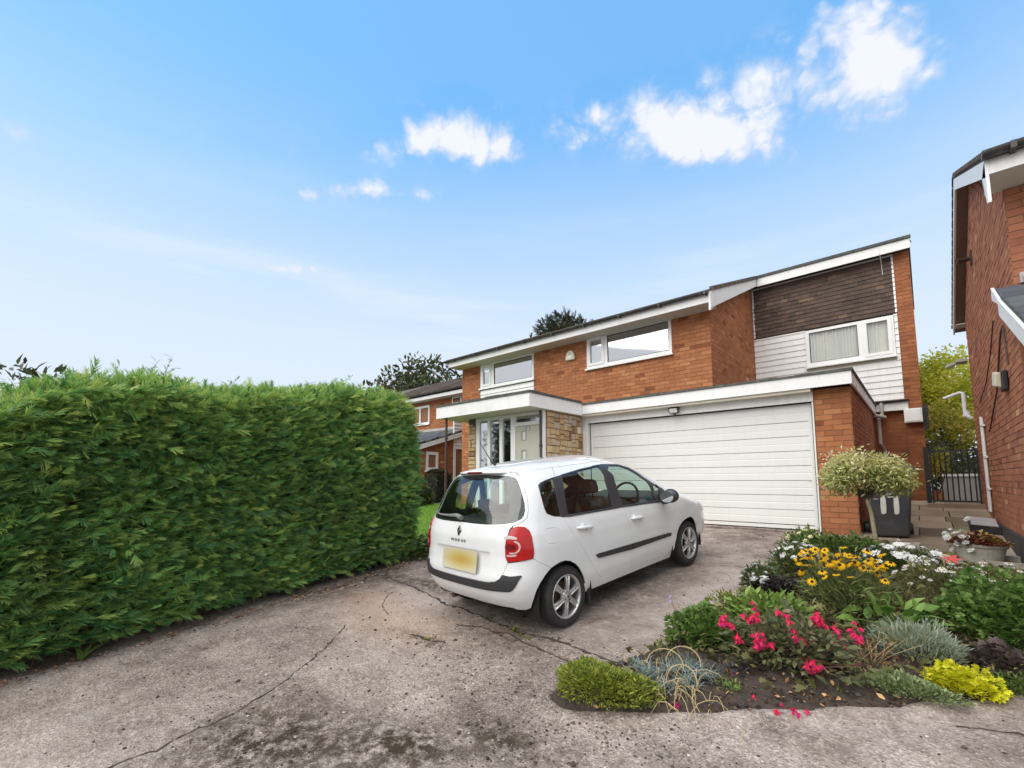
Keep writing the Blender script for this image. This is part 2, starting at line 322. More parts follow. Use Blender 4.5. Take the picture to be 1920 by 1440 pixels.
# ================================================================== GROUND
def concrete(name):
    m, nt, bs = material(name)
    g = N(nt, 'ShaderNodeNewGeometry'); P = g.outputs['Position']
    big = noise(nt, .55, 5, .6, vec=P); mid = noise(nt, 3.2, 6, .68, vec=P); fine = noise(nt, 38, 6, .75, vec=P)
    # brushed/worn streaks along the slope
    mp = N(nt, 'ShaderNodeMapping'); mp.inputs['Scale'].default_value = (5.5, 22, 1); mp.inputs['Rotation'].default_value = (0, 0, math.radians(12)); nt.links.new(P, mp.inputs[0])
    st = noise(nt, 1.4, 6, .7, vec=mp.outputs[0])
    f = mth(nt, 'ADD', mth(nt, 'MULTIPLY', big, .42), mth(nt, 'ADD', mth(nt, 'MULTIPLY', mid, .36), mth(nt, 'MULTIPLY', st, .22)))
    f = mth(nt, 'ADD', mth(nt, 'MULTIPLY', mth(nt, 'SUBTRACT', f, .5), 2.4), .5)
    c = ramp(nt, f, [(.22, (.115,.089,.075)), (.42, (.245,.198,.172)), (.56, (.37,.308,.272)), (.78, (.50,.432,.39))])
    # exposed aggregate: pale and dark grains
    v = N(nt, 'ShaderNodeTexVoronoi'); v.inputs['Scale'].default_value = 84; nt.links.new(P, v.inputs['Vector'])
    sp = N(nt, 'ShaderNodeSeparateColor'); nt.links.new(v.outputs['Color'], sp.inputs[0])
    agg = ramp(nt, sp.outputs[0], [(0, (.05,.038,.03)), (.20, (.10,.078,.062)), (.27, (.30,.252,.222)), (.78, (.36,.308,.275)), (.86, (.60,.54,.49)), (1, (.74,.69,.64))])
    near = mth(nt, 'MULTIPLY', mth(nt, 'ADD', fine, -.06, True), .85)
    sy = N(nt, 'ShaderNodeSeparateXYZ'); nt.links.new(P, sy.inputs[0])
    zone = N(nt, 'ShaderNodeMapRange', interpolation_type='SMOOTHSTEP'); nt.links.new(mth(nt, 'ADD', sy.outputs[1], mth(nt, 'MULTIPLY', big, 1.6)), zone.inputs[0]); zone.inputs[1].default_value = 3.4; zone.inputs[2].default_value = 5.2; zone.inputs[3].default_value = 1.0; zone.inputs[4].default_value = .38
    near = mth(nt, 'MULTIPLY', near, mth(nt, 'MULTIPLY', zone.outputs[0], mth(nt, 'ADD', mth(nt, 'MULTIPLY', mid, 1.7), .15), True))
    c = mixc_(nt, near, c, agg)
    # dark blotches of moss and grime, also dark patches under and beside the car
    def blob(x, y, rx, ry, k):
        s = N(nt, 'ShaderNodeSeparateXYZ'); nt.links.new(P, s.inputs[0])
        u = mth(nt, 'MULTIPLY', mth(nt, 'SUBTRACT', s.outputs[0], x), 1/rx); w = mth(nt, 'MULTIPLY', mth(nt, 'SUBTRACT', s.outputs[1], y), 1/ry)
        d = mth(nt, 'ADD', mth(nt, 'MULTIPLY', u, u), mth(nt, 'MULTIPLY', w, w))
        return mth(nt, 'MULTIPLY', mth(nt, 'EXPONENT', mth(nt, 'MULTIPLY', d, -1.0)), k)
    tot = None
    for b in ((-1.95,2.10,.40,.20,1.2),(-2.40,1.75,.38,.18,1.0),(-3.25,1.10,.6,.38,1.0),(-2.7,1.5,.9,.25,.6),(-4.3,.7,.5,.3,.5),(-3.6,2.72,.42,.09,1.0),(-5.7,3.2,.5,.9,.7),(-4.6,3.75,1.2,.16,.9),(-2.75,2.35,.5,.14,.45),(-4.9,4.05,.8,.3,.5),(-2.9,3.05,1.1,.35,.55),
              (-3.1,4.8,.9,1.5,.7),(-2.3,5.0,.35,1.2,.35),(-2.9,.55,.5,.3,.6),(-1.1,2.55,.28,.10,.5),(-.5,3.05,.22,.10,.6),(-2.6,1.35,1.2,.5,.35),(-6.0,2.4,.25,2.6,.7)):
        q = blob(*b); tot = q if tot is None else mth(nt, 'ADD', tot, q)
    n2 = noise(nt, 11, 7, .72, vec=P)
    k = mth(nt, 'MULTIPLY', tot, mth(nt, 'ADD', mth(nt, 'MULTIPLY', n2, 5.0), -1.75, True))
    c = mixc_(nt, mth(nt, 'MULTIPLY', k, .80, True), c, (.05,.037,.025))
    # small dark pits all over
    pit = N(nt, 'ShaderNodeMapRange'); nt.links.new(noise(nt, 21, 4, .6, vec=P), pit.inputs[0]); pit.inputs[1].default_value = .66; pit.inputs[2].default_value = .74
    c = mixc_(nt, mth(nt, 'MULTIPLY', pit.outputs[0], .75), c, (.05,.04,.034))
    # rusty pale worn patch by the joint
    c = mixc_(nt, mth(nt, 'MULTIPLY', mth(nt, 'ADD', blob(-4.3,2.85,.8,.42,1.0), blob(-5.2,3.1,.5,.3,.8)), mth(nt, 'MULTIPLY', mid, .9)), c, (.50,.33,.24))
    nt.links.new(c, bs.inputs['Base Color']); bs.inputs['Roughness'].default_value = .95; bs.inputs['Specular IOR Level'].default_value = .15
    h = mth(nt, 'ADD', mth(nt, 'MULTIPLY', fine, .55), mth(nt, 'ADD', mth(nt, 'MULTIPLY', mid, 1.1), mth(nt, 'MULTIPLY', v.outputs['Distance'], .5)))
    bump(nt, bs, h, .9, .016)
    return m
M['concrete'] = concrete('weathered_concrete')
M['lip'] = plain('worn_concrete_lip', (.245,.20,.165), .95, .3, 9, bmp=.5, bscale=55, dirt=((.10,.075,.045), 6, .7))
M['soil'] = plain('dark_soil', (.048,.034,.027), .95, .55, 30, bmp=1.0, bscale=70, dirt=((.10,.07,.05), 40, .5))
M['earth'] = plain('earth', (.10,.085,.06), .95, .3, 2)
M['lawn'] = plain('lawn_green', (.12,.24,.025), .95, .3, 5)
M['crack'] = plain('dirt_in_crack', (.05,.039,.031), .95, .4, 30)
M['road'] = plain('asphalt', (.06,.06,.062), .9, .2, 30)

def sinoise(X, Y, k, seed):
    r = np.random.default_rng(seed); s = 0
    for i in range(14):
        a = r.uniform(0, 2*np.pi); f = k*r.uniform(.6, 2.2); s = s+np.sin((X*np.cos(a)+Y*np.sin(a))*f+r.uniform(0, 6.28))/14**.5
    return s
def gridsheet(name, xs, ys, zf, mat, smooth=True):
    X, Y = np.meshgrid(xs, ys, indexing='ij'); Z = zf(X, Y); nx, ny = X.shape
    i = np.arange(nx*ny).reshape(nx, ny); F = np.stack([i[:-1,:-1], i[1:,:-1], i[1:,1:], i[:-1,1:]], -1).reshape(-1, 4)
    return np_mesh(name, np.stack([X, Y, Z], -1).reshape(-1, 3), F, [mat], smooth=smooth)
far = np.concatenate([[-400,-120,-50], np.arange(-30, 31, 3), [50,120,400]]).astype(float)
g = ob('ground', gridsheet('ground', far, far, lambda X, Y: gz(X, Y)-.03, M['earth'])); tag(g, kind='structure')
dx = np.arange(-7.4, 1.6, .03); dy = np.arange(-1.0, 8.95, .03)
def drivez(X, Y):
    z = gz(X, Y)+.0045*sinoise(X, Y, 9, 1)+.003*sinoise(X, Y, 26, 2)
    # the pavement strip lies a little lower than the drive slab; its joint runs across in front of the car
    j = 3.15-.10*(X+2.0)+.03*np.sin(X*3.1)
    z = z-.018*(1/(1+np.exp((Y-j)/.025)))
    return z
drv = ob('driveway', gridsheet('driveway', dx, dy, drivez, M['concrete'])); tag(drv, kind='structure')
apron = ob('pavement', gridsheet('pavement', np.array([-30,-20,-14,-7.41,-3,1.59,8,16,30.]), np.array([-9,-5,-3,-1.01]), lambda X, Y: gz(X, Y)-.018, M['concrete'])); tag(apron, kind='structure')
side = ob('pavement_edge', gridsheet('pavement_edge', np.array([1.58,4,8,16]), np.array([-1.0,1,3.4,5.2]), lambda X, Y: gz(X, Y)-.016, M['concrete'])); tag(side, kind='structure')
rd = ob('road', gridsheet('road', np.array([-60,-30,-10,0,10,30,60.]), np.array([-17,-13,-9.]), lambda X, Y: gz(X, Y)-.025, M['road'])); tag(rd, kind='structure')
# joints and cracks, dirt-filled, with ragged edges
def crack(pts, w, seed):
    r = np.random.default_rng(seed); P = np.array(pts, float); out = []
    for a, b in zip(P[:-1], P[1:]):
        n = max(2, int(np.hypot(*(b-a))/.035))
        for t in np.linspace(0, 1, n, endpoint=False): out.append(a+(b-a)*t)
    out.append(P[-1]); Q = np.array(out); wob = np.cumsum(r.normal(0, .008, Q.shape), 0); wob -= np.linspace(0, 1, len(Q))[:, None]*wob[-1]; Q = Q+wob
    T = np.gradient(Q, axis=0); T /= np.linalg.norm(T, axis=1)[:, None]+1e-9; Nn = np.stack([-T[:,1], T[:,0]], 1)
    wl_ = w*.55*np.clip(r.gamma(1.6, .6, len(Q)), .10, 3.6); wr = w*.55*np.clip(r.gamma(1.6, .6, len(Q)), .10, 3.6)
    A = Q+Nn*wl_[:, None]; B = Q-Nn*wr[:, None]
    V = np.concatenate([np.c_[A, drivez(A[:,0], A[:,1])+.005], np.c_[B, drivez(B[:,0], B[:,1])+.005]]); n = len(Q); i = np.arange(n-1)
    me = np_mesh('crack', V, np.stack([i, n+i, n+i+1, i+1], 1), [M['crack']])
    ob('crack', me, drv)
crack([(-5.75,3.72),(-4.62,3.58),(-3.53,3.42),(-2.60,3.32),(-1.97,3.25),(-1.79,3.22)], .017, 3)
crack([(-3.55,3.12),(-2.92,3.22),(-2.34,3.10),(-1.93,2.99)], .011, 4)
crack([(-4.55,2.50),(-4.45,2.38),(-3.97,1.90),(-3.80,1.5),(-3.70,1.24),(-3.64,.85),(-3.68,.5),(-3.6,.1)], .009, 5)
crack([(-3.75,2.70),(-3.45,2.72),(-3.3,2.76)], .02, 6)
crack([(-2.0,6.2),(-1.75,6.22),(-1.55,6.25)], .008, 7)
crack([(-5.4,8.55),(-3.2,8.56),(-1.3,8.56)], .012, 8)
crack([(-5.0,3.3),(-4.75,3.0),(-4.4,2.9)], .008, 9)
crack([(.05,3.62),(.3,3.72),(.55,3.7),(.9,3.9)], .012, 10)
# loose grit and crumbs
def ico_t():
    bm = bmesh.new(); bmesh.ops.create_icosphere(bm, subdivisions=1, radius=1); V = np.array([v.co[:] for v in bm.verts]); F = np.array([[v.index for v in f.verts] for f in bm.faces]); bm.free(); return V, F
ICO = ico_t(); OCT = (np.array([(1,0,0),(-1,0,0),(0,1,0),(0,-1,0),(0,0,1),(0,0,-1)], float), np.array([(0,2,4),(2,1,4),(1,3,4),(3,0,4),(2,0,5),(1,2,5),(3,1,5),(0,3,5)]))
def rotz(a):
    c, s = np.cos(a), np.sin(a); z = np.zeros_like(a); o = np.ones_like(a)
    return np.stack([np.stack([c,-s,z],-1), np.stack([s,c,z],-1), np.stack([z,z,o],-1)], -2)
def frames(d, roll):
    """leaf axis x=d, z = leaf normal, mostly up, rolled"""
    d = d/np.linalg.norm(d, axis=1)[:, None]; up = np.tile([0,0,1.0], (len(d),1)); up[np.abs(d[:,2])>.97] = [1,0,0]
    y = np.cross(up, d); y /= np.linalg.norm(y, axis=1)[:, None]; z = np.cross(d, y)
    c, s = np.cos(roll)[:, None], np.sin(roll)[:, None]; y2 = y*c+z*s; z2 = -y*s+z*c
    return np.stack([d, y2, z2], -1)
def scatter(name, tpls, pos, R, sc, tint, mats, parent=None, smooth=False, seed=0, mat_of=None):
    """one mesh out of many transformed copies of small templates"""
    r = np.random.default_rng(seed+11); pick = r.integers(0, len(tpls), len(pos)); Vs = []; Fs = []; Ts = []; Ms = []; b = 0
    sc = np.asarray(sc, float); sc = sc[:, None].repeat(3, 1) if sc.ndim == 1 else sc
    for k, t in enumerate(tpls):
        V, F = t[0], t[1]; dt = t[2] if len(t) > 2 else np.zeros(len(V)); mi = t[3] if len(t) > 3 else np.zeros(len(F), int)
        I = np.where(pick == k)[0]
        if not len(I): continue
        W_ = np.einsum('nij,nmj->nmi', R[I], V[None]*sc[I][:, None, :])+pos[I][:, None, :]
        Vs.append(W_.reshape(-1, 3)); Fs.append((F[None]+(b+np.arange(len(I))*len(V))[:, None, None]).reshape(-1, F.shape[1])); b += len(I)*len(V)
        Ts.append((tint[I][:, None]+dt[None]).reshape(-1)); Ms.append(np.tile(mi, len(I)))
    me = np_mesh(name, np.concatenate(Vs), np.concatenate(Fs), mats, np.concatenate(Ms), np.concatenate(Ts), smooth)
    return ob(name, me, parent)
M['grit'] = tinted('grit', [(0, (.035,.028,.022)), (.45, (.09,.07,.058)), (.7, (.26,.23,.21)), (1, (.55,.52,.49))], .95, 20, .2, 0)
n = 5200; gx = rng.uniform(-6.2, 1.2, n); gy = rng.uniform(.2, 8.4, n)
foc = rng.random(n) < .45
cl = np.array([(-1.95,2.1,.4,.2),(-3.25,1.1,.5,.3),(-2.6,1.5,.7,.4),(-3.4,2.7,.6,.15),(-2.9,3.3,1.0,.12),(-6.0,2.5,.15,1.6),(-2.2,2.3,.6,.35),(-1.2,2.55,.4,.12)])[rng.integers(0, 8, n)]
gx[foc] = (cl[:,0]+rng.normal(0, 1, n)*cl[:,2])[foc]; gy[foc] = (cl[:,1]+rng.normal(0, 1, n)*cl[:,3])[foc]
gs = rng.gamma(2, .0022, n)+.0016
scatter('grit', [OCT], np.c_[gx, gy, drivez(gx, gy)+gs*.3], rotz(rng.uniform(0, 6.28, n)), np.c_[gs*rng.uniform(.7,1.5,n), gs, gs*.7], np.clip(rng.normal(.35, .25, n), 0, 1), [M['grit']])
tag(bpy.data.objects['grit'], 'loose dark grit and small stones lying on the concrete drive', 'grit', kind='stuff')

# ================================================================== BRICKWORK
def unit_brick(name, mat, tint):
    V = [(-.5,0,-.5),(.5,0,-.5),(.5,0,.5),(-.5,0,.5),(-.5,1,-.5),(.5,1,-.5),(.5,1,.5),(-.5,1,.5)]
    F = [(4,5,6,7),(0,1,5,4),(1,2,6,5),(2,3,7,6),(3,0,4,7)]       # +y is the face
    me = np_mesh(name, np.array(V, float), [f[::-1] for f in F], [mat], None, [tint]*8)
    return me
class Bricks:
    """collects bricks of one house: the largest in view become objects, the rest one mesh"""
    def __init__(s, mat, mortar): s.rows = []; s.mat = mat; s.mortar = mortar
    def wall(s, o, u, n, L, H, inside=None, bl=.235, ch=.0844, proud=.006, j=.010, shift=0.0, seed=0, holes=(), mean=.52):
        r = np.random.default_rng(seed+77); o = np.array(o, float); u = np.array(u, float); n = np.array(n, float)
        for k in range(int(math.ceil(H/ch))):
            v0, v1 = k*ch, min((k+1)*ch, H); st = shift+(-.5*bl if k % 2 else 0.0); x = st-bl
            while x < L:
                segs = [(max(0, x), min(L, x+bl))]
                vc = (v0+v1)/2
                for (a0, a1, b0, b1) in holes:
                    if b0 < vc < b1:
                        ns = []
                        for p, q in segs:
                            if q <= a0 or p >= a1: ns.append((p, q))
                            else:
                                if p < a0: ns.append((p, a0))
                                if q > a1: ns.append((a1, q))
                        segs = ns
                for p, q in segs:
                    if q-p < .03 or v1-v0 < .03: continue
                    uc = (p+q)/2
                    if inside and not inside(uc, vc): continue
                    t = float(np.clip(r.normal(mean, .11), 0, 1)) if r.random() > .03 else float(r.choice([.05, .1, .95]))
                    c = o+u*uc+np.array([0,0,1])*vc
                    s.rows.append((c, q-p-j, v1-v0-j, u, n, proud*r.uniform(.55, 1.35), t))
                x += bl
    def finish(s, house, wallobj, limit=300):
        def size(b):
            c, l, h, u, n, d, t = b; v = EYE-c; D = np.linalg.norm(v); f = (v@n)/D; k = (c-EYE)@FWD
            if f <= 0 or k <= .2: return 0
            x = CX+FPX*((c-EYE)@RGT)/k; y = CY-FPX*((c-EYE)@UPV)/k
            if not (-20 < x < 1940 and -20 < y < 1460): return 0
            return l*h*f/D**2
        sz = np.array([size(b) for b in s.rows]); order = np.argsort(-sz); solo = [i for i in order[:limit] if sz[i] > 0]; ss = set(solo)
        lib = [unit_brick('brick', s.mat, t) for t in (.08,.22,.34,.42,.48,.54,.60,.68,.78,.95)]; lt = np.array([.08,.22,.34,.42,.48,.54,.60,.68,.78,.95])
        for i in solo:
            c, l, h, u, n, d, t = s.rows[i]; o_ = ob('brick', lib[int(np.abs(lt-t).argmin())], wallobj)
            nv = np.array([0,0,1.0]); X = u if np.cross(nv, u)@n > 0 else u
            m = np.eye(4); m[:3,0] = u*l; m[:3,1] = n*d; m[:3,2] = nv*h; m[:3,3] = c; o_.matrix_basis = Matrix(m.tolist())
        V = []; F = []; T = []; b = 0
        q = np.array([(-.5,0,-.5),(.5,0,-.5),(.5,0,.5),(-.5,0,.5),(-.5,1,-.5),(.5,1,-.5),(.5,1,.5),(-.5,1,.5)]); fq = np.array([(7,6,5,4),(4,5,1,0),(5,6,2,1),(6,7,3,2),(7,4,0,3)])
        for i in range(len(s.rows)):
            if i in ss: continue
            c, l, h, u, n, d, t = s.rows[i]
            V.append(c+q[:,0:1]*u*l+q[:,1:2]*n*d+q[:,2:3]*np.array([0,0,h])); F.append(fq+b); T += [t]*8; b += 8
        if V:
            o_ = ob('brickwork', np_mesh('brickwork', np.concatenate(V), np.concatenate(F), [s.mat], None, T), house); o_['kind'] = 'stuff'

# ================================================================== MAIN HOUSE
house = empty('brick_house', (-5, 11, gz(0, 11)), 'orange brick house with a white garage door, dark tile-hung bay and flat porch', 'house')
YU, YD, YS, XU = 9.701, 8.686, 13.082, -3.118
B1 = Bricks(M['brick'], M['mortar'])
wb = MB()
# upper front wall with two windows; mortar sheets are built as thin slabs behind the brick faces
def slab_front(x0, x1, z0, z1, y, holes=(), t=.10):
    xs = sorted({x0, x1, *[h[0] for h in holes], *[h[1] for h in holes]}); zs = sorted({z0, z1, *[h[2] for h in holes], *[h[3] for h in holes]})
    for a, b in zip(xs[:-1], xs[1:]):
        for c, d in zip(zs[:-1], zs[1:]):
            if any(h[0] <= (a+b)/2 <= h[1] and h[2] <= (c+d)/2 <= h[3] for h in holes): continue
            wb.box(a, b, y, y+t, c, d)
W1 = (-9.99, -7.87, 4.11, 5.205); W2 = (-6.14, -3.945, 4.44, 5.25)
slab_front(-10.84, XU, .9, 5.25, YU, [W1, W2])
B1.wall((-10.84, YU, .9), (1,0,0), (0,-1,0), 10.84+XU, 4.35, holes=[(W1[0]+10.84, W1[1]+10.84, W1[2]-.9, W1[3]-.9), (W2[0]+10.84, W2[1]+10.84, W2[2]-.9, W2[3]-.9)], seed=1,
        inside=lambda u, v: v > 2.2 or u < 3.4)
wb.box(-10.84, -10.74, YU+.1, 16.5, .9, 5.25)
wb.prism([(XU-.1,YU+.1,3.2),(XU-.1,YS,3.2),(XU-.1,YS,6.80),(XU-.1,YU+.1,5.44)], (.1,0,0))
B1.wall((XU, YU, 3.28), (0,1,0), (1,0,0), YS-YU, 3.6, seed=2, shift=-.11, mean=.46, inside=lambda u, v: v+3.28 < 5.34+.402*u)  # lower mean tint: shade of the side face painted into the bricks
# garage pier and side wall
XP = -.755
wb.box(-1.235, XP, 8.62, 8.75, .70, 3.10); B1.wall((-1.235, 8.62, .74), (1,0,0), (0,-1,0), 1.235+XP, 2.36, bl=.235, seed=3, shift=.0)
wb.box(XP-.1, XP, 8.75, 13.1, .70, 3.10); B1.wall((XP, 8.62, .74), (0,1,0), (1,0,0), 4.45, 2.36, seed=4, shift=-.11, mean=.42)  # side bricks toned darker than the pier front, shade put into their tint
# strip of brick right of the cladding, lower recess wall, far side
XR = .076
wb.box(-.20, XR, YS, YS+.1, 1.0, 6.72); B1.wall((-.20, YS, 1.0), (1,0,0), (0,-1,0), .20+XR, 5.72, seed=5, mean=.34)
wb.box(-.78, -.20, YS+.12, YS+.22, 1.0, 3.4); B1.wall((-.78, YS+.12, 1.0), (1,0,0), (0,-1,0), .58, 2.35, seed=6, mean=.3)
wb.box(XR-.1, XR, YS+.1, 18.5, 1.0, 6.75)
wb.box(-10.84, XR, 18.4, 18.5, 1.0, 6.0)
wb.box(XU-.1, -.20, YS+.13, YS+.2, 3.3, 6.75)
wall = wb.build('wall', M['mortar'], house)
B1.finish(house, wall)

# ---- roof: one front slope, cut back over the right bay
SL = .402
def rz(y): return 5.40+SL*(y-9.15)
rf = MB()
RY = 16.2
rf.hexa([(-11.02,9.13,rz(9.13)),(-2.93,9.13,rz(9.13)),(-2.93,RY,rz(RY)),(-11.02,RY,rz(RY)),(-11.02,9.13,rz(9.13)+.045),(-2.93,9.13,rz(9.13)+.045),(-2.93,RY,rz(RY)+.045),(-11.02,RY,rz(RY)+.045)])
rf.hexa([(-2.928,12.85,rz(12.78)-.07),(.13,12.85,rz(12.78)-.07),(.13,RY,rz(RY)-.05),(-2.928,RY,rz(RY)-.05),(-2.928,12.85,rz(12.78)-.03),(.13,12.85,rz(12.78)-.03),(.13,RY,rz(RY)-.002),(-2.928,RY,rz(RY)-.002)])
rf.hexa([(-11.02,RY,rz(RY)),(.13,RY,rz(RY)),(.13,19,rz(RY)-1.2),(-11.02,19,rz(RY)-1.2),(-11.02,RY,rz(RY)+.05),(.13,RY,rz(RY)+.05),(.13,19,rz(RY)-1.15),(-11.02,19,rz(RY)-1.15)])
rf.ct = .35; roof = rf.build('roof', M['rooftile'], house)
# verge tiles along the rising barge board: pale mortar bedding and dark tile ends
vt = MB(); vt.ct = .3
for k in range(11):
    y = 9.25+k*.33; z = rz(y)+.02
    vt.hexa([(-2.96,y,z-.02),(-2.88,y,z-.02),(-2.88,y+.30,z+.30*SL-.02),(-2.96,y+.30,z+.30*SL-.02),(-2.96,y,z+.075),(-2.88,y,z+.075),(-2.88,y+.27,z+.27*SL+.045),(-2.96,y+.27,z+.27*SL+.045)])
vt.build('verge_tile', M['rooftile'], roof)
tr = MB()     # white timber trim
tr.hexa([(-2.955,9.16,5.055),(-2.915,9.16,5.055),(-2.915,12.80,6.68),(-2.955,12.80,6.68),(-2.955,9.16,rz(9.16)-.002),(-2.915,9.16,rz(9.16)-.002),(-2.915,12.80,rz(12.80)-.002),(-2.955,12.80,rz(12.80)-.002)])
tr.add([(-2.955,9.155,5.36),(-2.915,9.155,5.36),(-2.915,9.155,5.02),(-2.955,9.155,5.02),(-2.955,9.50,5.20),(-2.915,9.50,5.20)], [(0,1,2,3),(3,2,5,4)])
tr.build('bargeboard', M['white'], house)
fb = MB(); fb.box(-11.0, -2.957, 9.185, 9.215, 5.195, 5.385); fb.build('fascia', M['white'], house)
fb = MB(); fb.box(-2.912, XR+.03, 12.82, 12.85, 6.672, 6.884); fb.build('fascia', M['white'], house)
fe = MB(); fe.box(-2.912, XR+.05, 12.79, 12.848, 6.886, 6.95); fe.build('roof_edge', M['felt'], roof)
# soffit boards run front to back
sf = empty('soffit', (0,0,0)); sf.parent = house; sf.matrix_parent_inverse = Matrix.Translation(-house.location)
sb = MB(); sb.box(-.095, .095, 9.216, 9.70, 5.20, 5.212); sme = None
for k in range(42):
    x = -10.86+k*.19
    if x > -3.05: break
    if sme is None:
        o_ = sb.build('soffit_board', M['soffit'], sf); sme = o_.data
    else: o_ = ob('soffit_board', sme, sf)
    o_.location = (x, 0, rng.uniform(0, .003)); o_.scale = (.975, 1, 1)
gt = MB()
def gutter(mb, a, b, r=.055, n=8):
    a, b = Vector(a), Vector(b); d = (b-a).normalized(); s_ = d.cross(Vector((0,0,1))); vs = []; fs = []
    for P in (a, b):
        for rr in (r, r-.006):
            for k in range(n+1):
                t = math.pi+math.pi*k/n; vs.append(tuple(P+s_*math.cos(t)*rr+Vector((0,0,1))*math.sin(t)*rr))
    m = n+1
    for k in range(n): fs += [(k, k+1, 2*m+k+1, 2*m+k), (m+k, 3*m+k, 3*m+k+1, m+k+1)]
    fs += [(0, 2*m, 3*m, m), (n, m+n, 3*m+n, 2*m+n)]
    for e in (0, 2*m): fs.append(tuple(range(e, e+n+1)))
    mb.add(vs, fs)
gutter(gt, (-11.08,9.125,5.40), (-2.95,9.125,5.40))
for k in range(9): x = -10.6+k*.95; gt.box(x-.018, x+.018, 9.062, 9.186, 5.338, 5.405)
gt.tube([(-10.98,9.13,5.34),(-10.98,9.13,5.26),(-10.92,9.62,5.02),(-10.90,9.66,4.9)], .032)
gt.build('gutter', M['gutter'], house, recalc=False)
dp = MB(); dp.tube([(-2.99,9.09,5.38),(-2.99,9.09,5.40)], .02); dp.build('gutter_clip', M['gutter'], house)

# ---- windows
def window(parent, x0, x1, z0, z1, y, panes, name_label=None, frame=.055, sill=True, room=True, back=.16, glass='glass'):
    """panes: list of (xa, xb, za, zb, opening)"""
    mb = MB(); ys = y-.02
    xs = sorted({x0, x1, *[p[0] for p in panes], *[p[1] for p in panes]}); zs = sorted({z0, z1, *[p[2] for p in panes], *[p[3] for p in panes]})
    for a, b in zip(xs[:-1], xs[1:]):
        for c, d in zip(zs[:-1], zs[1:]):
            if any(p[0] <= (a+b)/2 <= p[1] and p[2] <= (c+d)/2 <= p[3] for p in panes): continue
            mb.box(a, b, ys, ys+.06, c, d)
    w = mb.build('window', M['upvc'], parent)
    for (a, b, c, d, op) in panes:
        if op:
            s_ = MB(); e = .045
            for bx in ((a-.02, a+e, c-.02, d+.02), (b-e, b+.02, c-.02, d+.02), (a+e, b-e, c-.02, c+e), (a+e, b-e, d-e, d+.02)): s_.box(bx[0], bx[1], ys-.022, ys+.02, bx[2], bx[3])
            s_.build('sash', M['upvc'], w); a, b, c, d = a+e, b-e, c+e, d-e
        else:
            s_ = MB(); e = .012
            for bx in ((a, a+e, c, d), (b-e, b, c, d), (a+e, b-e, c, c+e), (a+e, b-e, d-e, d)): s_.box(bx[0], bx[1], ys+.006, ys+.03, bx[2], bx[3])
            s_.build('gasket', M['black'], w); a, b, c, d = a+e, b-e, c+e, d-e
        p = MB(); p.quad((a, ys+.022, c), (b, ys+.022, c), (b, ys+.022, d), (a, ys+.022, d)); p.build('pane', M[glass], w, recalc=False)
    if sill: q = MB(); q.box(x0-.03, x1+.03, y-.075, y-.021, z0-.035, z0+.003); q.build('sill', M['upvc'], w)
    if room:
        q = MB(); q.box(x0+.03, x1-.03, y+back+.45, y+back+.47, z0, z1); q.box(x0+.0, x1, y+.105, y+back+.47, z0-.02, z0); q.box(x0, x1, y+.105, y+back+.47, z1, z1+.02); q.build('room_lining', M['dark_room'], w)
    return w
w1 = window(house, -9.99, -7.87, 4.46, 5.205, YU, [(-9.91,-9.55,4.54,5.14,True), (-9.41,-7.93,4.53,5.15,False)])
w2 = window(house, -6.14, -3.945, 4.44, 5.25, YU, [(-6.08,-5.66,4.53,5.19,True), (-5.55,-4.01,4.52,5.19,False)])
cu = MB()
for k in range(26): x = -6.02+k*.0145; cu.quad((x, YU+.09+.012*(k%2), 4.52), (x+.0145, YU+.09+.012*((k+1)%2), 4.52), (x+.0145, YU+.09+.012*((k+1)%2), 5.2), (x, YU+.09+.012*(k%2), 5.2))
cu.build('net_curtain', M['curtain'], w2, recalc=False)
# boards under the left window
bd = MB(); bd.box(-9.985, -7.875, YU+.02, YU+.06, 4.11, 4.42); cl0 = bd.build('cladding', M['cream'], house)
for k in range(2):
    b_ = MB(); z = 4.12+.145*k; b_.hexa([(-9.985,YU-.03,z),(-7.875,YU-.03,z),(-7.875,YU+.02,z),(-9.985,YU+.02,z),(-9.985,YU-.008,z+.14),(-7.875,YU-.008,z+.14),(-7.875,YU+.02,z+.14),(-9.985,YU+.02,z+.14)]); b_.build('board', M['white'], cl0)

# ---- right bay: hung tiles, boards, window
tb = MB(); tb.box(-3.10, -.20, YS+.03, YS+.06, 5.34, 6.70); th = tb.build('tile_hanging', M['felt'], house)
NT, NR_ = 18, 13; tw = (3.08-.22)/NT
tl = [np_mesh('tile', np.array([(-.5,-.014,0),(.5,-.014,0),(.5,.000,0),(-.5,.000,0),(-.5,.002,1),(.5,.002,1),(.5,.012,1),(-.5,.012,1)], float)*np.array([1,1,1]), [(3,2,1,0),(4,5,6,7),(0,1,5,4),(1,2,6,5),(2,3,7,6),(3,0,4,7)], [M['tile']], None, [t]*8) for t in (.15,.3,.42,.5,.58,.7,.9)]
for r_ in range(NR_):
    for c_ in range(NT+(r_ % 2)):
        x = -3.08+tw*(c_+.5)-(tw/2 if r_ % 2 else 0); wdt = tw-.0025
        if r_ % 2 and c_ == 0: x += tw/4; wdt = tw/2-.005
        if r_ % 2 and c_ == NT: x -= tw/4; wdt = tw/2-.005
        o_ = ob('tile', tl[int(np.clip(rng.normal(3, 1.5), 0, 6))], th)
        o_.location = (x, YS-.012+rng.uniform(-.003, .003), 5.365+r_*.1+rng.uniform(-.003, .003)); o_.scale = (wdt, 1.25, .135); o_.rotation_euler = (rng.uniform(-.02, .02), rng.uniform(-.012, .012), 0)
tt = MB()
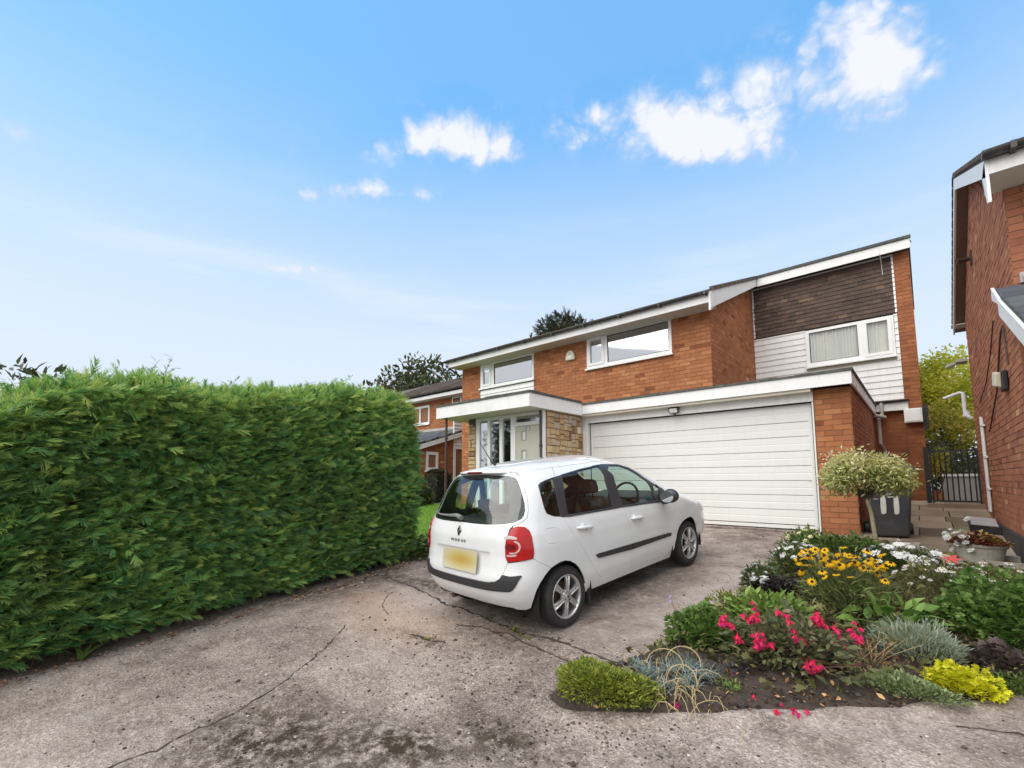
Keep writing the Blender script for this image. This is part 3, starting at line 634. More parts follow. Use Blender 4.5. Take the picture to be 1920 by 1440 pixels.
for x in (-3.10, -.235):
    for k in range(13): z = 5.37+k*.1; tt.hexa([(x,YS-.030,z),(x+.035,YS-.030,z),(x+.035,YS+.03,z),(x,YS+.03,z),(x,YS-.018,z+.092),(x+.035,YS-.018,z+.092),(x+.035,YS+.03,z+.092),(x,YS+.03,z+.092)])
tt.box(-3.10, -.20, YS-.03, YS+.02, 6.672, 6.705)
tt.build('tile_trim', M['white'], house)
cb = MB(); cb.box(-3.11, -.20, YS+.03, YS+.06, 3.38, 5.34); cl1 = cb.build('cladding', M['cream'], house)
WX0, WX1, WZ0, WZ1 = -1.955, -.275, 4.40, 5.31
k = 0; z = 3.42
while z < 5.33:
    z2 = z+.145
    segs = [(-3.105, -.205)] if z2 < WZ0+.02 else [(-3.105, WX0-.005), (WX1+.005, -.205)]
    for a, b in segs:
        zt = min(z2, 5.345)
        b_ = MB(); b_.hexa([(a,YS-.019,z),(b,YS-.019,z),(b,YS+.03,z),(a,YS+.03,z),(a,YS-.002,zt),(b,YS-.002,zt),(b,YS+.03,zt),(a,YS+.03,zt)]); b_.build('board', M['white'], cl1)
    z = z2
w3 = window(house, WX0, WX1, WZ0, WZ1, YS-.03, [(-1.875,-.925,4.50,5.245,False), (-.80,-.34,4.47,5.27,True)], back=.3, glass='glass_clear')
for x in list(np.linspace(-1.84, -.96, 15))+list(np.linspace(-.72, -.42, 5)):
    if random.random() < .12: continue
    b_ = MB(); a = random.uniform(.35, .75); c_, s_ = math.cos(a)*.0145, math.sin(a)*.0145; y = YS+.0
    b_.box(0, .001, 0, .001, 0, .001); b_ = MB()
    b_.hexa([(x-c_,y-s_,4.52),(x+c_,y+s_,4.52),(x+c_,y+s_+.002,4.52),(x-c_,y-s_+.002,4.52),(x-c_,y-s_,5.24),(x+c_,y+s_,5.24),(x+c_,y+s_+.002,5.24),(x-c_,y-s_+.002,5.24)]); b_.build('blind_slat', M['blind'], w3)
# trim and gutter under the boards
fb = MB(); fb.box(-.74, -.15, YS-.06, YS+.02, 3.17, 3.345); fb.build('fascia', M['white'], house)
gt = MB(); gutter(gt, (-.80, YS-.10, 3.385), (-.12, YS-.10, 3.385), .045); gt.build('gutter', M['black'], house, recalc=False)

# ---- garage front
fb = MB(); fb.box(-5.456, -.706, 8.384, 8.414, 3.097, 3.292); fb.build('fascia', M['white'], house)
fb = MB()
for a, b in ((8.415, 10.2), (10.203, 13.02)): fb.box(-.736, -.706, a, b, 3.10, 3.292)
for k in range(9): y = 8.75+k*.5; fb.box(-.7055, -.699, y, y+.02, 3.10, 3.292)
fb.build('fascia', M['white'], house)
lt_ = MB(); lt_.box(-5.53, -1.237, 8.585, 8.63, 2.914, 3.11); lt_.build('lintel', M['white'], house)
cp = MB()
xs = np.linspace(-5.44, -.69, 20)
for a, b in zip(xs[:-1], xs[1:]):
    h1, h2 = rng.uniform(3.325, 3.345, 2); cp.hexa([(a,8.365,3.2925),(b,8.365,3.2925),(b,8.55,3.2925),(a,8.55,3.2925),(a,8.37,h1),(b,8.37,h2),(b,8.55,h2+.012),(a,8.55,h1+.012)])
cp.box(-.86, -.69, 8.55, 13.03, 3.2925, 3.345)
cp.build('coping', M['felt'], house)
fl = MB(); fl.box(-5.45, -.75, 8.42, 13.1, 3.20, 3.285); fl.build('flat_roof', M['felt'], house)
gb = MB(); gb.box(-5.53, -1.24, 8.42, 8.70, 3.05, 3.099); gb.build('garage_soffit', M['soffit'], house)
# door: seven full pressed panels, a top one and a bottom rail, in a white frame
gf = MB(); gf.box(-5.545, -5.46, 8.60, 8.70, .83, 2.913); gf.box(-1.262, -1.24, 8.60, 8.70, .83, 2.913)
gdoor = gf.build('garage_door', M['white'], house)
db = MB(); db.box(-5.45, -1.275, 8.74, 8.76, .83, 2.91); db.build('door_back', M['black'], gdoor)
edges = [.865, .93, 1.17, 1.41, 1.65, 1.89, 2.13, 2.37, 2.61, 2.905]
for a, b in zip(edges[:-1], edges[1:]):
    p = MB(); x0, x1 = -5.44, -1.285; e = .012; c_ = (a+b)/2; y = 8.700
    # each panel: a pressed plank with a shallow second rib
    prof = [(a+.0025, y+.008), (a+.007, y), (c_-.012, y), (c_-.004, y+.0025), (c_+.004, y+.0025), (c_+.012, y), (b-.008, y), (b-.003, y+.008)]
    if b-a < .1: prof = [(a, y-.006), (b-.006, y-.006)]
    for (z0, y0), (z1, y1) in zip(prof[:-1], prof[1:]): p.quad((x0+.05, y0, z0), (x1-.05, y0, z0), (x1-.05, y1, z1), (x0+.05, y1, z1))
    for xa, xb in ((x0, x0+.05), (x1-.05, x1)): p.quad((xa, y-.002, a), (xb, y-.002, a), (xb, y-.002, b), (xa, y-.002, b))
    p.build('door_panel', M['door_w'], gdoor, recalc=False)
th_ = MB()
for k in range(14):
    x = -5.5+k*.303; th_.box(x, x+.298, 8.53, 8.715, .78, .846+random.uniform(-.006, .006))
tag(th_.build('threshold', M['concrete'], gdoor, bevel=.008), kind='stuff')
h_ = MB(); h_.box(-1.278, -1.268, 8.66, 8.70, .84, 2.9); h_.build('weather_strip', M['black'], gdoor)

# ---- porch
porch_roof = MB(); porch_roof.box(-8.22, -5.48, 6.60, 9.69, 3.075, 3.12); pr = porch_roof.build('porch_roof', M['soffit'], house)
f_ = MB(); f_.box(-8.24, -5.458, 6.579, 6.605, 3.069, 3.325); f_.build('fascia', M['white'], pr)
f_ = MB(); f_.box(-5.482, -5.457, 6.6055, 8.383, 3.069, 3.325); f_.build('fascia', M['white'], pr)
f_ = MB(); f_.box(-8.24, -8.215, 6.6055, 9.69, 3.069, 3.325); f_.build('fascia', M['white'], pr)
f_ = MB()
for a, b in zip(np.linspace(-8.26, -5.44, 8)[:-1], np.linspace(-8.26, -5.44, 8)[1:]):
    h1 = rng.uniform(3.365, 3.385); f_.hexa([(a,6.56,3.327),(b-.004,6.56,3.327),(b-.004,6.75,3.327),(a,6.75,3.327),(a,6.565,h1),(b-.004,6.565,h1),(b-.004,6.75,h1+.015),(a,6.75,h1+.015)])
f_.box(-5.60, -5.44, 6.75, 8.362, 3.327, 3.375); f_.box(-8.26, -8.12, 6.75, 9.69, 3.327, 3.375); f_.box(-8.12, -5.60, 6.75, 9.69, 3.30, 3.345)
f_.build('coping', M['felt'], pr)
# screen: frame, three tall lights, door with three small lights and a transom
PY = 7.20; zb = .70
fr = MB(); ys = PY
for a, b, c, d in ((-7.57,-7.455,zb,3.068),(-7.20,-7.125,zb,3.0),(-6.83,-6.745,zb,3.0),(-6.50,-6.365,zb,3.068),(-5.70,-5.665,zb,3.068),(-7.455,-6.50,3.0,3.068),(-6.365,-5.70,3.01,3.068),(-6.365,-5.70,2.80,2.875),(-7.455,-6.50,zb,1.05)):
    fr.box(a, b, ys, ys+.07, c, d)
screen = fr.build('porch_screen', M['upvc'], house)
for a, b in ((-7.455,-7.20),(-7.125,-6.83),(-6.745,-6.50)):
    p = MB(); p.quad((a, ys+.03, 1.05), (b, ys+.03, 1.05), (b, ys+.03, 3.0), (a, ys+.03, 3.0)); p.build('pane', M['glass'], screen, recalc=False)
p = MB(); p.quad((-6.365,ys+.03,2.875), (-5.70,ys+.03,2.875), (-5.70,ys+.03,3.01), (-6.365,ys+.03,3.01)); p.build('pane', M['glass'], screen, recalc=False)
c_ = MB(); c_.quad((-7.44,ys+.22,.8), (-7.26,ys+.22,.8), (-7.26,ys+.22,2.45), (-7.44,ys+.22,2.45)); c_.build('curtain', M['cream'], screen, recalc=False)
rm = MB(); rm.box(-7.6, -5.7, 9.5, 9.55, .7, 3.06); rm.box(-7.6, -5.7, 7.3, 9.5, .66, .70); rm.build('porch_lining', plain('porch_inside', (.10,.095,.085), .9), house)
dd = MB()
DX0, DX1 = -6.355, -5.71
lights = [(-6.07,-5.985,2.70,2.80-.02), (-6.195,-6.085,2.50,2.69), (-6.195,-6.085,2.10,2.285), (-6.195,-6.085,1.70,1.885)]
xs = sorted({DX0, DX1, *[l[0] for l in lights], *[l[1] for l in lights]}); zs = sorted({.72, 2.795, *[l[2] for l in lights], *[l[3] for l in lights]})
for a, b in zip(xs[:-1], xs[1:]):
    for c, d in zip(zs[:-1], zs[1:]):
        if not any(l[0] <= (a+b)/2 <= l[1] and l[2] <= (c+d)/2 <= l[3] for l in lights): dd.box(a, b, ys+.012, ys+.055, c, d)
door = dd.build('front_door', M['grey_door'], house)
for l in lights:
    p = MB(); e = .012
    for bx in ((l[0]-e,l[0]+.004,l[2]-e,l[3]+e),(l[1]-.004,l[1]+e,l[2]-e,l[3]+e),(l[0]+.004,l[1]-.004,l[2]-e,l[2]+.004),(l[0]+.004,l[1]-.004,l[3]-.004,l[3]+e)): p.box(bx[0], bx[1], ys+.002, ys+.014, bx[2], bx[3])
    p.build('light_frame', M['pipe_g'], door)
    p = MB(); p.box(l[0], l[1], ys+.025, ys+.035, l[2], l[3]); p.build('pane', M['frost'], door)
# stone facings
def stones(parent, o, u, n, L, H, seed):
    r = random.Random(seed); o, u, n = Vector(o), Vector(u), Vector(n); rects = []
    def split(a, b, c, d):
        w_, h_ = b-a, d-c
        if (w_ < .24 and h_ < .16) or (w_ < .13 and h_ < .28) or (w_ < .30 and h_ < .095): rects.append((a, b, c, d)); return
        if (w_ > h_*1.15 and w_ > .16) or h_ < .10: t = a+w_*r.uniform(.32, .68); split(a, t, c, d); split(t, b, c, d)
        else: t = c+h_*r.uniform(.32, .68); split(a, b, c, t); split(a, b, t, d)
    nx = max(1, round(L/.43)); nz_ = max(1, round(H/.37))
    for i in range(nx):
        zz = [0]+sorted(H*(k+r.uniform(-.25, .25))/nz_ for k in range(1, nz_))+[H]
        for k in range(nz_): split(L*i/nx, L*(i+1)/nx, zz[k], zz[k+1])
    Z = Vector((0,0,1))
    for a, b, c, d in rects:
        g_ = .007; mb = MB(); mb.ct = min(1, max(0, r.gauss(.5, .2) if r.random() > .1 else r.choice([.02, .98, .2]))); dp_ = r.uniform(.012, .034)
        P = lambda x, z, k: tuple(o+u*x+Z*z+n*k); j = lambda: r.uniform(-.004, .004)
        q = [(a+g_+j(), c+g_+j()), (b-g_+j(), c+g_+j()), (b-g_+j(), d-g_+j()), (a+g_+j(), d-g_+j())]; e = .010
        qi = [(a+g_+e+j(), c+g_+e+j()), (b-g_-e+j(), c+g_+e+j()), (b-g_-e+j(), d-g_-e+j()), (a+g_+e+j(), d-g_-e+j())]
        mb.add([P(x, z, 0) for x, z in q]+[P(x, z, dp_*.6) for x, z in q]+[P(x, z, dp_+j()) for x, z in qi], [(0,1,5,4),(1,2,6,5),(2,3,7,6),(3,0,4,7),(4,5,9,8),(5,6,10,9),(6,7,11,10),(7,4,8,11),(8,9,10,11)])
        mb.build('stone', M['stone'], parent)
sw = MB(); sw.box(-5.66, -5.60, 7.27, 8.60, .70, 3.068); stw = sw.build('stone_wall', M['mortar_b'], house)
stones(stw, (-5.60, 7.29, .72), (0,1,0), (1,0,0), 1.30, 2.34, 5)
sw = MB(); sw.box(-7.80, -7.572, 7.20, 7.40, .70, 3.068); sw.box(-7.80, -7.74, 7.40, 9.7, .70, 3.068); stw2 = sw.build('stone_wall', M['mortar_b'], house)
stones(stw2, (-7.80, 7.20, .72), (1,0,0), (0,-1,0), .225, 2.34, 8)
cp_ = MB(); cp_.box(-5.664, -5.605, 7.19, 7.268, .70, 3.068); cp_.build('corner_post', M['upvc'], house)
cp_ = MB(); cp_.box(-5.60, -5.548, 8.602, 8.70, .70, 3.10); cp_.build('corner_post', M['upvc'], house)
dp = MB(); dp.tube([(-5.655,7.165,3.066),(-5.655,7.165,.74)], .026, 10); dp.tube([(-5.655,7.165,2.33),(-5.655,7.165,2.37)], .036, 10); dp.build('downpipe', M['gutter'], house)
dp = MB(); dp.tube([(-8.02,6.70,3.066),(-8.02,6.70,.64)], .028, 10); dp.tube([(-8.02,6.70,2.60),(-8.02,6.70,2.65)], .04, 10); dp.build('downpipe', M['pipe_b'], house)
# downpipe in the recess beside the garage
dp = MB(); dp.tube([(-.60,YS-.10,3.36),(-.60,YS-.10,3.1),(-.66,YS-.16,2.98),(-.66,YS-.16,2.45),(-.60,YS-.02,2.30),(-.60,YS-.02,1.1)], .036, 10); dp.tube([(-.72,12.7,3.06),(-.55,12.9,3.02)], .04, 10); dp.build('downpipe', M['pipe_g'], house)
cb_ = MB(); cb_.tube([(-.42,12.79,6.86),(-.41,12.78,6.70),(-.40,13.03,6.50),(-.395,13.03,6.28)], .006, 6); cb_.build('cable', M['pipe_w'], house)

# ---- fittings
al = MB()
prof = [(-.13,4.76),(.13,4.76),(.135,4.84),(.10,4.95),(.04,5.01),(-.04,5.01),(-.10,4.95),(-.135,4.84)]
al.prism([(-6.615+x, 9.69, z) for x, z in prof], (0,-.075,0)); ab = al.build('alarm_box', M['lamp_cream'], None, bevel=.012)
tag(ab, 'white dome-shaped alarm box on the orange brick between two upstairs windows', 'alarm box')
q = MB(); q.lathe([(0,0),(.022,0),(.022,.01),(0,.01)], (0,0,0), 12, 'y'); o_ = q.build('strobe', M['pipe_g'], ab); o_.location = (-6.615, 9.603, 4.93)
q = MB(); q.box(-6.68, -6.55, 9.604, 9.614, 4.79, 4.87); q.build('cover_plate', M['upvc'], ab)
fd = empty('flood_light', (-3.47, 8.55, 3.02), 'small black floodlight fixed to the white board over the garage door', 'floodlight')
q = MB(); a_ = math.radians(25)
def tilt(x, y, z): c_, s_ = math.cos(a_), math.sin(a_); return (-3.475+x, 8.49+y*c_-z*s_, 2.985+y*s_+z*c_)
def tbox(mb, x0, x1, y0, y1, z0, z1): mb.hexa([tilt(*p) for p in [(x0,y0,z0),(x1,y0,z0),(x1,y1,z0),(x0,y1,z0),(x0,y0,z1),(x1,y0,z1),(x1,y1,z1),(x0,y1,z1)]])
tbox(q, -.09, .09, -.005, .04, -.055, .055); q.build('housing', M['black'], fd)
q = MB(); tbox(q, -.075, .075, -.010, -.006, -.042, .042); q.build('lens', M['frost'], fd)
q = MB(); q.tube([(-3.40,8.52,3.03),(-3.40,8.585,3.06)], .012, 8); q.box(-3.41, -3.385, 8.57, 8.586, 3.02, 3.09); q.tube([(-3.405,8.58,3.05),(-3.41,8.578,3.10)], .006, 6); q.build('bracket', M['black'], fd)
q = MB(); q.lathe([(0,-.02),(.018,-.02),(.02,.01),(0,.02)], (-3.46,8.53,2.905), 10); q.build('sensor', M['black'], fd)
ub = MB(); ub.box(-.23, .065, 12.86, 13.06, 2.87, 3.17); u_ = ub.build('meter_box', M['white'], None, bevel=.01); tag(u_, 'white meter box on the dark brick corner under the white cladding', 'meter box')
q = MB(); q.box(-.20, .035, 12.848, 12.859, 2.90, 3.14); q.build('lid', M['upvc'], u_)

# ================================================================== RIGHT-HAND HOUSE (gable towards us)
rh = empty('neighbour_house', (3, 9.3, gz(0, 9.3)), 'brown brick house at the right edge with a white-edged gable', 'house')
XN = .78; YA, YB = 6.51, 12.03; EZ = 4.60; RZ = 6.06; RYM = 9.27
B2 = Bricks(M['brick_b'], M['mortar_b'])
wb = MB()
wb.prism([(XN,YA,.4),(XN,YB,.4),(XN,YB,EZ+.12),(XN,RYM,RZ),(XN,YA,EZ+.12)], (.12,0,0))
wb.box(XN+.12, 7.5, YA, YA+.12, .4, EZ+.1); wb.box(XN+.12, 7.5, YB-.12, YB, .4, EZ+.1)
wall2 = wb.build('wall', M['mortar_b'], rh)
gs_ = (RZ-EZ-.12)/(RYM-YA)
B2.wall((XN, YA, 1.03), (0,1,0), (-1,0,0), YB-YA, 5.2, bl=.225, ch=.076, seed=21, mean=.5, shift=-.11, inside=lambda u, v: v+1.03 < EZ+.05+gs_*min(u, YB-YA-u))
B2.wall((XN, YA, .6), (1,0,0), (0,-1,0), 2.2, 3.98, bl=.225, ch=.076, seed=22, mean=.42, inside=lambda u, v: True)
B2.finish(rh, wall2)
pl = MB(); pl.box(XN-.035, XN-.0115, YA+.1, YB, .45, 1.035); pl.build('plinth', plain('dark_plinth', (.05,.045,.042), .8, .4, 9), rh)
rf = MB(); rf.ct = .3
VX = .635; so_ = .42
def rh_z(y): return RZ+.10-abs(y-RYM)*(RZ-EZ)/(RYM-6.08)
for y0, y1 in ((6.02, RYM), (RYM, 12.52)):
    rf.hexa([(VX,y0,rh_z(y0)),(8,y0,rh_z(y0)),(8,y1,rh_z(y1)),(VX,y1,rh_z(y1)),(VX,y0,rh_z(y0)+.04),(8,y0,rh_z(y0)+.04),(8,y1,rh_z(y1)+.04),(VX,y1,rh_z(y1)+.04)])
roof2 = rf.build('roof', M['rooftile'], rh)
# tile ends along the verge
vm = None
for y0, y1, n in ((6.05, RYM-.02, 17), (RYM+.02, 12.5, 17)):
    for k in range(n):
        a = y0+(y1-y0)*k/n; b = y0+(y1-y0)*(k+.86)/n; lo, hi = (a, b) if y0 < RYM else (b, a)
        q = MB(); q.ct = random.uniform(.05, .5)
        za, zb_ = rh_z(a)+.041, rh_z(b)+.041
        up_a, up_b = (.055, .02) if y0 < RYM else (.02, .055)
        q.hexa([(VX-.025,a,za),(VX+.28,a,za),(VX+.28,b,zb_),(VX-.025,b,zb_),(VX-.025,a,za+up_a),(VX+.28,a,za+up_a),(VX+.28,b,zb_+up_b),(VX-.025,b,zb_+up_b)]); q.build('tile', M['rooftile'], roof2)
bb = MB()
for y0, y1 in ((6.06, RYM), (RYM, 12.48)):
    bb.hexa([(VX-.012,y0,rh_z(y0)-.17),(VX+.012,y0,rh_z(y0)-.17),(VX+.012,y1,rh_z(y1)-.17),(VX-.012,y1,rh_z(y1)-.17),(VX-.012,y0,rh_z(y0)-.002),(VX+.012,y0,rh_z(y0)-.002),(VX+.012,y1,rh_z(y1)-.002),(VX-.012,y1,rh_z(y1)-.002)])
bb.prism([(VX-.012,6.055,rh_z(6.055)-.002),(VX-.012,6.055,rh_z(6.06)-.42),(VX-.012,6.14,rh_z(6.06)-.40),(VX-.012,6.32,rh_z(6.3)-.17)], (.024,0,0))
bb.build('bargeboard', M['white'], rh)
sv = MB()
for y0, y1 in ((6.10, RYM), (RYM, 12.44)):
    sv.hexa([(VX+.013,y0,rh_z(y0)-.16),(XN+.05,y0,rh_z(y0)-.16),(XN+.05,y1,rh_z(y1)-.16),(VX+.013,y1,rh_z(y1)-.16),(VX+.013,y0,rh_z(y0)-.15),(XN+.05,y0,rh_z(y0)-.15),(XN+.05,y1,rh_z(y1)-.15),(VX+.013,y1,rh_z(y1)-.15)])
se = MB(); se.box(VX+.013, 8, 6.09, YA+.02, 4.55, 4.565); se.build('eave_soffit', M['soffit'], rh)
sv.build('soffit', M['soffit_b'], rh); se = MB(); se.box(VX+.013, 8, YB-.02, 12.44, 4.60, 4.615); se.build('eave_soffit', M['soffit'], rh)
fb = MB(); fb.box(VX+.012, 8, 6.06, 6.085, 4.545, 4.70); fb.build('fascia', M['white'], rh)
fb = MB(); fb.box(VX+.012, 8, 12.44, 12.465, 4.60, 4.76); fb.build('fascia', M['white'], rh)
gt = MB(); gutter(gt, (VX-.03,6.00,4.735), (8,6.00,4.735), .06)
for k in range(4): gt.box(VX+.15+k*.5, VX+.19+k*.5, 5.935, 6.055, 4.668, 4.738)
gt.build('gutter', M['gutter'], rh, recalc=False)
gt = MB(); gutter(gt, (8,12.52,4.72), (VX-.03,12.52,4.72), .06); gt.build('gutter', M['gutter'], rh, recalc=False)
# lean-to porch roof on the front
lp = MB(); PX0 = .645
def lz(y): return 3.43+.49*(y-6.27)
lp.hexa([(PX0,4.4,lz(4.4)-.03),(6,4.4,lz(4.4)-.03),(6,6.50,lz(6.5)-.03),(PX0,6.50,lz(6.5)-.03),(PX0,4.4,lz(4.4)-.005),(6,4.4,lz(4.4)-.005),(6,6.50,lz(6.5)-.005),(PX0,6.50,lz(6.5)-.005)]); prr = lp.build('porch_roof', M['felt'], rh)
for r_ in range(9):
    y1 = 6.50-r_*.235; y0 = y1-.29
    for c_ in range(7):
        x0 = PX0+.005+c_*.30-(.15 if r_ % 2 else 0); x1 = x0+.292; x0 = max(x0, PX0+.004)
        q = MB(); q.ct = float(np.clip(random.gauss(.5, .2), 0, 1)); o1 = .012; o0 = .034
        q.hexa([(x0,y0,lz(y0)+o0-.022),(x1,y0,lz(y0)+o0-.022),(x1,y1,lz(y1)-.003),(x0,y1,lz(y1)-.003),(x0,y0,lz(y0)+o0),(x1,y0,lz(y0)+o0),(x1,y1,lz(y1)+o1),(x0,y1,lz(y1)+o1)]); q.build('tile', M['slate'], prr)
bb = MB(); bb.hexa([(PX0-.025,4.38,lz(4.38)-.17),(PX0-.002,4.38,lz(4.38)-.17),(PX0-.002,6.12,lz(6.12)-.17),(PX0-.025,6.12,lz(6.12)-.17),(PX0-.025,4.38,lz(4.38)-.02),(PX0-.002,4.38,lz(4.38)-.02),(PX0-.002,6.12,lz(6.12)-.02),(PX0-.025,6.12,lz(6.12)-.02)])
bb.hexa([(PX0-.024,6.13,lz(6.13)-.06),(PX0-.002,6.13,lz(6.13)-.06),(PX0-.002,6.50,lz(6.5)-.10),(PX0-.024,6.50,lz(6.5)-.10),(PX0-.024,6.13,lz(6.13)-.01),(PX0-.002,6.13,lz(6.13)-.01),(PX0-.002,6.50,lz(6.5)+.03),(PX0-.024,6.50,lz(6.5)+.03)])
bb.build('bargeboard', M['white'], prr)
lf = MB(); lf.box(.82, 6, 6.46, 6.505, 3.56, 3.66); lf.tube([(.84,6.47,3.60),(1.6,6.44,3.64)], .05, 8); lf.build('flashing', M['pipe_g'], prr)
wl2 = MB(); wl2.box(1.4, 3.2, 6.46, 6.51, .5, 3.2); wl2.build('porch_window', M['glass'], rh)
# overflow, waste pipe, cables
q = MB(); q.tube([(.42,13.1,3.35),(.66,12.95,3.42),(.70,12.9,3.40),(.70,12.85,2.92),(.745,12.3,2.84)], .030, 10); q.tube([(.71,12.6,3.0),(.71,12.6,2.90)], .045, 10)
q.build('waste_pipe', M['pipe_w'], rh)
q = MB(); q.tube([(.745,10.45,2.66),(.745,10.42,1.16)], .021, 8); q.tube([(.745,10.36,2.62),(.745,10.33,1.16)], .016, 8)
for z in (2.5, 2.0, 1.5): q.box(.727, .769, 10.30, 10.47, z, z+.03)
q.build('drain_pipe', M['pipe_w'], rh)
q = MB(); q.tube([(.755,10.75,2.64),(.752,10.7,2.2),(.755,10.66,1.95),(.757,10.7,1.9)], .006, 6); q.build('hanging_cord', plain('yellow_cord', (.45,.33,.08), .7), rh)
q = MB(); q.tube([(.757,9.6,2.35),(.757,8.3,2.78),(.757,7.55,3.30),(.757,7.3,3.36),(.757,7.22,3.1),(.757,7.2,2.9)], .009, 6); q.tube([(.757,10.6,2.9),(.757,9.4,3.05),(.757,8.6,3.30),(.757,8.0,3.6)], .007, 6); q.build('cable', M['pipe_b'], rh)
q = MB(); q.tube([(.60,9.78,5.06),(.66,9.80,5.07),(.76,9.82,5.07)], [.05,.04,.03], 8); q.box(.755, .769, 9.74, 9.92, 4.98, 5.18); fl_ = q.build('boiler_flue', M['pipe_b'], rh)
wlt = empty('wall_light', (.77, 7.5, 2.85), 'cream box-shaped outdoor light on the brown brick gable wall', 'wall light')
q = MB(); q.hexa([(.665,7.44,2.71),(.72,7.44,2.69),(.72,7.70,2.73),(.665,7.70,2.75),(.675,7.42,2.86),(.72,7.42,2.86),(.72,7.72,2.92),(.675,7.72,2.92)]); q.build('shade', M['lamp_cream'], wlt, bevel=.012)
q = MB(); q.box(.721, .769, 7.40, 7.62, 2.66, 2.88); q.build('back_box', M['black'], wlt, bevel=.01)
cam_ = empty('security_camera', (.70, 12.6, 3.9), 'small grey camera fixed high on the far corner of the brown house', 'camera')
q = MB(); q.tube([(.50,12.75,3.94),(.62,12.6,3.97)], .038, 10); q.build('housing', M['pipe_g'], cam_); q = MB(); q.box(.62, .775, 12.3, 12.62, 3.94, 3.99); q.build('bracket', M['pipe_g'], cam_)

# ================================================================== LEFT NEIGHBOUR, beyond the hedge
nb = empty('distant_house', (-17, 14, gz(0, 14)), 'orange brick house beyond the hedge with brown tiled roof and lean-to', 'house')
NY = 12.5; SX = -13.3
B3 = Bricks(M['brick'], M['mortar'])
wb = MB(); NW = (-17.6, -16.12, 4.15, 5.0)
wb.box(-26, -12.4, NY, NY+.1, .9, 5.2); wb.box(-12.5, -12.4, NY+.1, 19, .9, 5.2); wb.box(-26, -25.9, NY+.1, 19, .9, 5.2); wb.box(-26, -12.4, 18.9, 19, .9, 5.2)
wb.prism([(SX,9.42,.9),(SX,NY,.9),(SX,NY,3.62),(SX,9.42,2.68)], (-.1,0,0)); wb.box(-19, SX-.1, 9.42, 9.52, .9, 2.7)
nw = wb.build('wall', M['mortar'], nb)
NH = (1.0, 1.0)
B3.wall((-18.5, NY, 3.3), (1,0,0), (0,-1,0), 6.1, 1.95, seed=31, mean=.45, holes=[(-17.6+18.5, -16.12+18.5, .85, 1.7), (-14.6+18.5, -14.0+18.5, 1.55, 1.95)])
SW_ = (10.17, 10.72, 2.02, 2.70)
B3.wall((SX, 9.42, .95), (0,1,0), (1,0,0), NY-9.42, 2.75, seed=32, mean=.36, inside=lambda u, v: v+.95 < 2.62+.305*u and not (u > 2.05 and v < 3.2), holes=[(SW_[0]-9.42, SW_[1]-9.42, SW_[2]-.95, SW_[3]-.95)])
B3.wall((-15, 9.42, .95), (1,0,0), (0,-1,0), 1.7, 1.7, seed=33, mean=.7)  # higher mean tint: the lit look of the front painted into its bricks
B3.finish(nb, nw, limit=0)
rf = MB(); rf.ct = .42
def nz_(y): return 5.40+.42*(y-12.05)
rf.hexa([(-26.4,12.05,nz_(12.05)),(-12.2,12.05,nz_(12.05)),(-12.2,15.8,nz_(15.8)),(-26.4,15.8,nz_(15.8)),(-26.4,12.05,nz_(12.05)+.05),(-12.2,12.05,nz_(12.05)+.05),(-12.2,15.8,nz_(15.8)+.05),(-26.4,15.8,nz_(15.8)+.05)])
rf.hexa([(-26.4,15.8,nz_(15.8)),(-12.2,15.8,nz_(15.8)),(-12.2,19.4,5.3),(-26.4,19.4,5.3),(-26.4,15.8,nz_(15.8)+.05),(-12.2,15.8,nz_(15.8)+.05),(-12.2,19.4,5.35),(-26.4,19.4,5.35)])
nr_ = rf.build('roof', M['rooftile'], nb)
# rolls of the roof tiles
mbt = MB()
for k in range(46):
    x = -19.6+k*.16; mbt.ct = random.uniform(.2, .7)
    for j in range(6): y0 = 12.03+j*.62; mbt.hexa([(x,y0,nz_(y0)+.052),(x+.07,y0,nz_(y0)+.052),(x+.07,y0+.6,nz_(y0+.6)+.045),(x,y0+.6,nz_(y0+.6)+.045),(x+.015,y0,nz_(y0)+.115),(x+.055,y0,nz_(y0)+.115),(x+.055,y0+.6,nz_(y0+.6)+.085),(x+.015,y0+.6,nz_(y0+.6)+.085)])
q = mbt.build('tile_rolls', M['rooftile'], nr_, recalc=False); q['kind'] = 'stuff'
q = MB(); q.box(-26, -12.2, 12.06, 12.085, 5.16, 5.30); q.build('fascia', M['white'], nb)
q = MB(); q.box(-26, -12.3, 12.086, NY, 5.17, 5.18); q.build('soffit', M['soffit'], nb)
q = MB(); gutter(q, (-26,12.0,5.40), (-12.2,12.0,5.40), .055); q.build('gutter', M['gutter'], nb, recalc=False)
nw1 = window(nb, -17.6, -16.12, 4.15, 5.0, NY, [(-17.5,-16.85,4.25,4.9,False), (-16.75,-16.2,4.25,4.9,False)])
q = MB(); q.quad((-17.5,NY+.12,4.2), (-16.2,NY+.12,4.2), (-16.2,NY+.12,4.95), (-17.5,NY+.12,4.95)); q.build('net_curtain', M['curtain'], nw1, recalc=False)
nw2 = window(nb, -14.6, -14.0, 4.85, 5.15, NY, [(-14.53,-14.07,4.91,5.1,False)], sill=False)
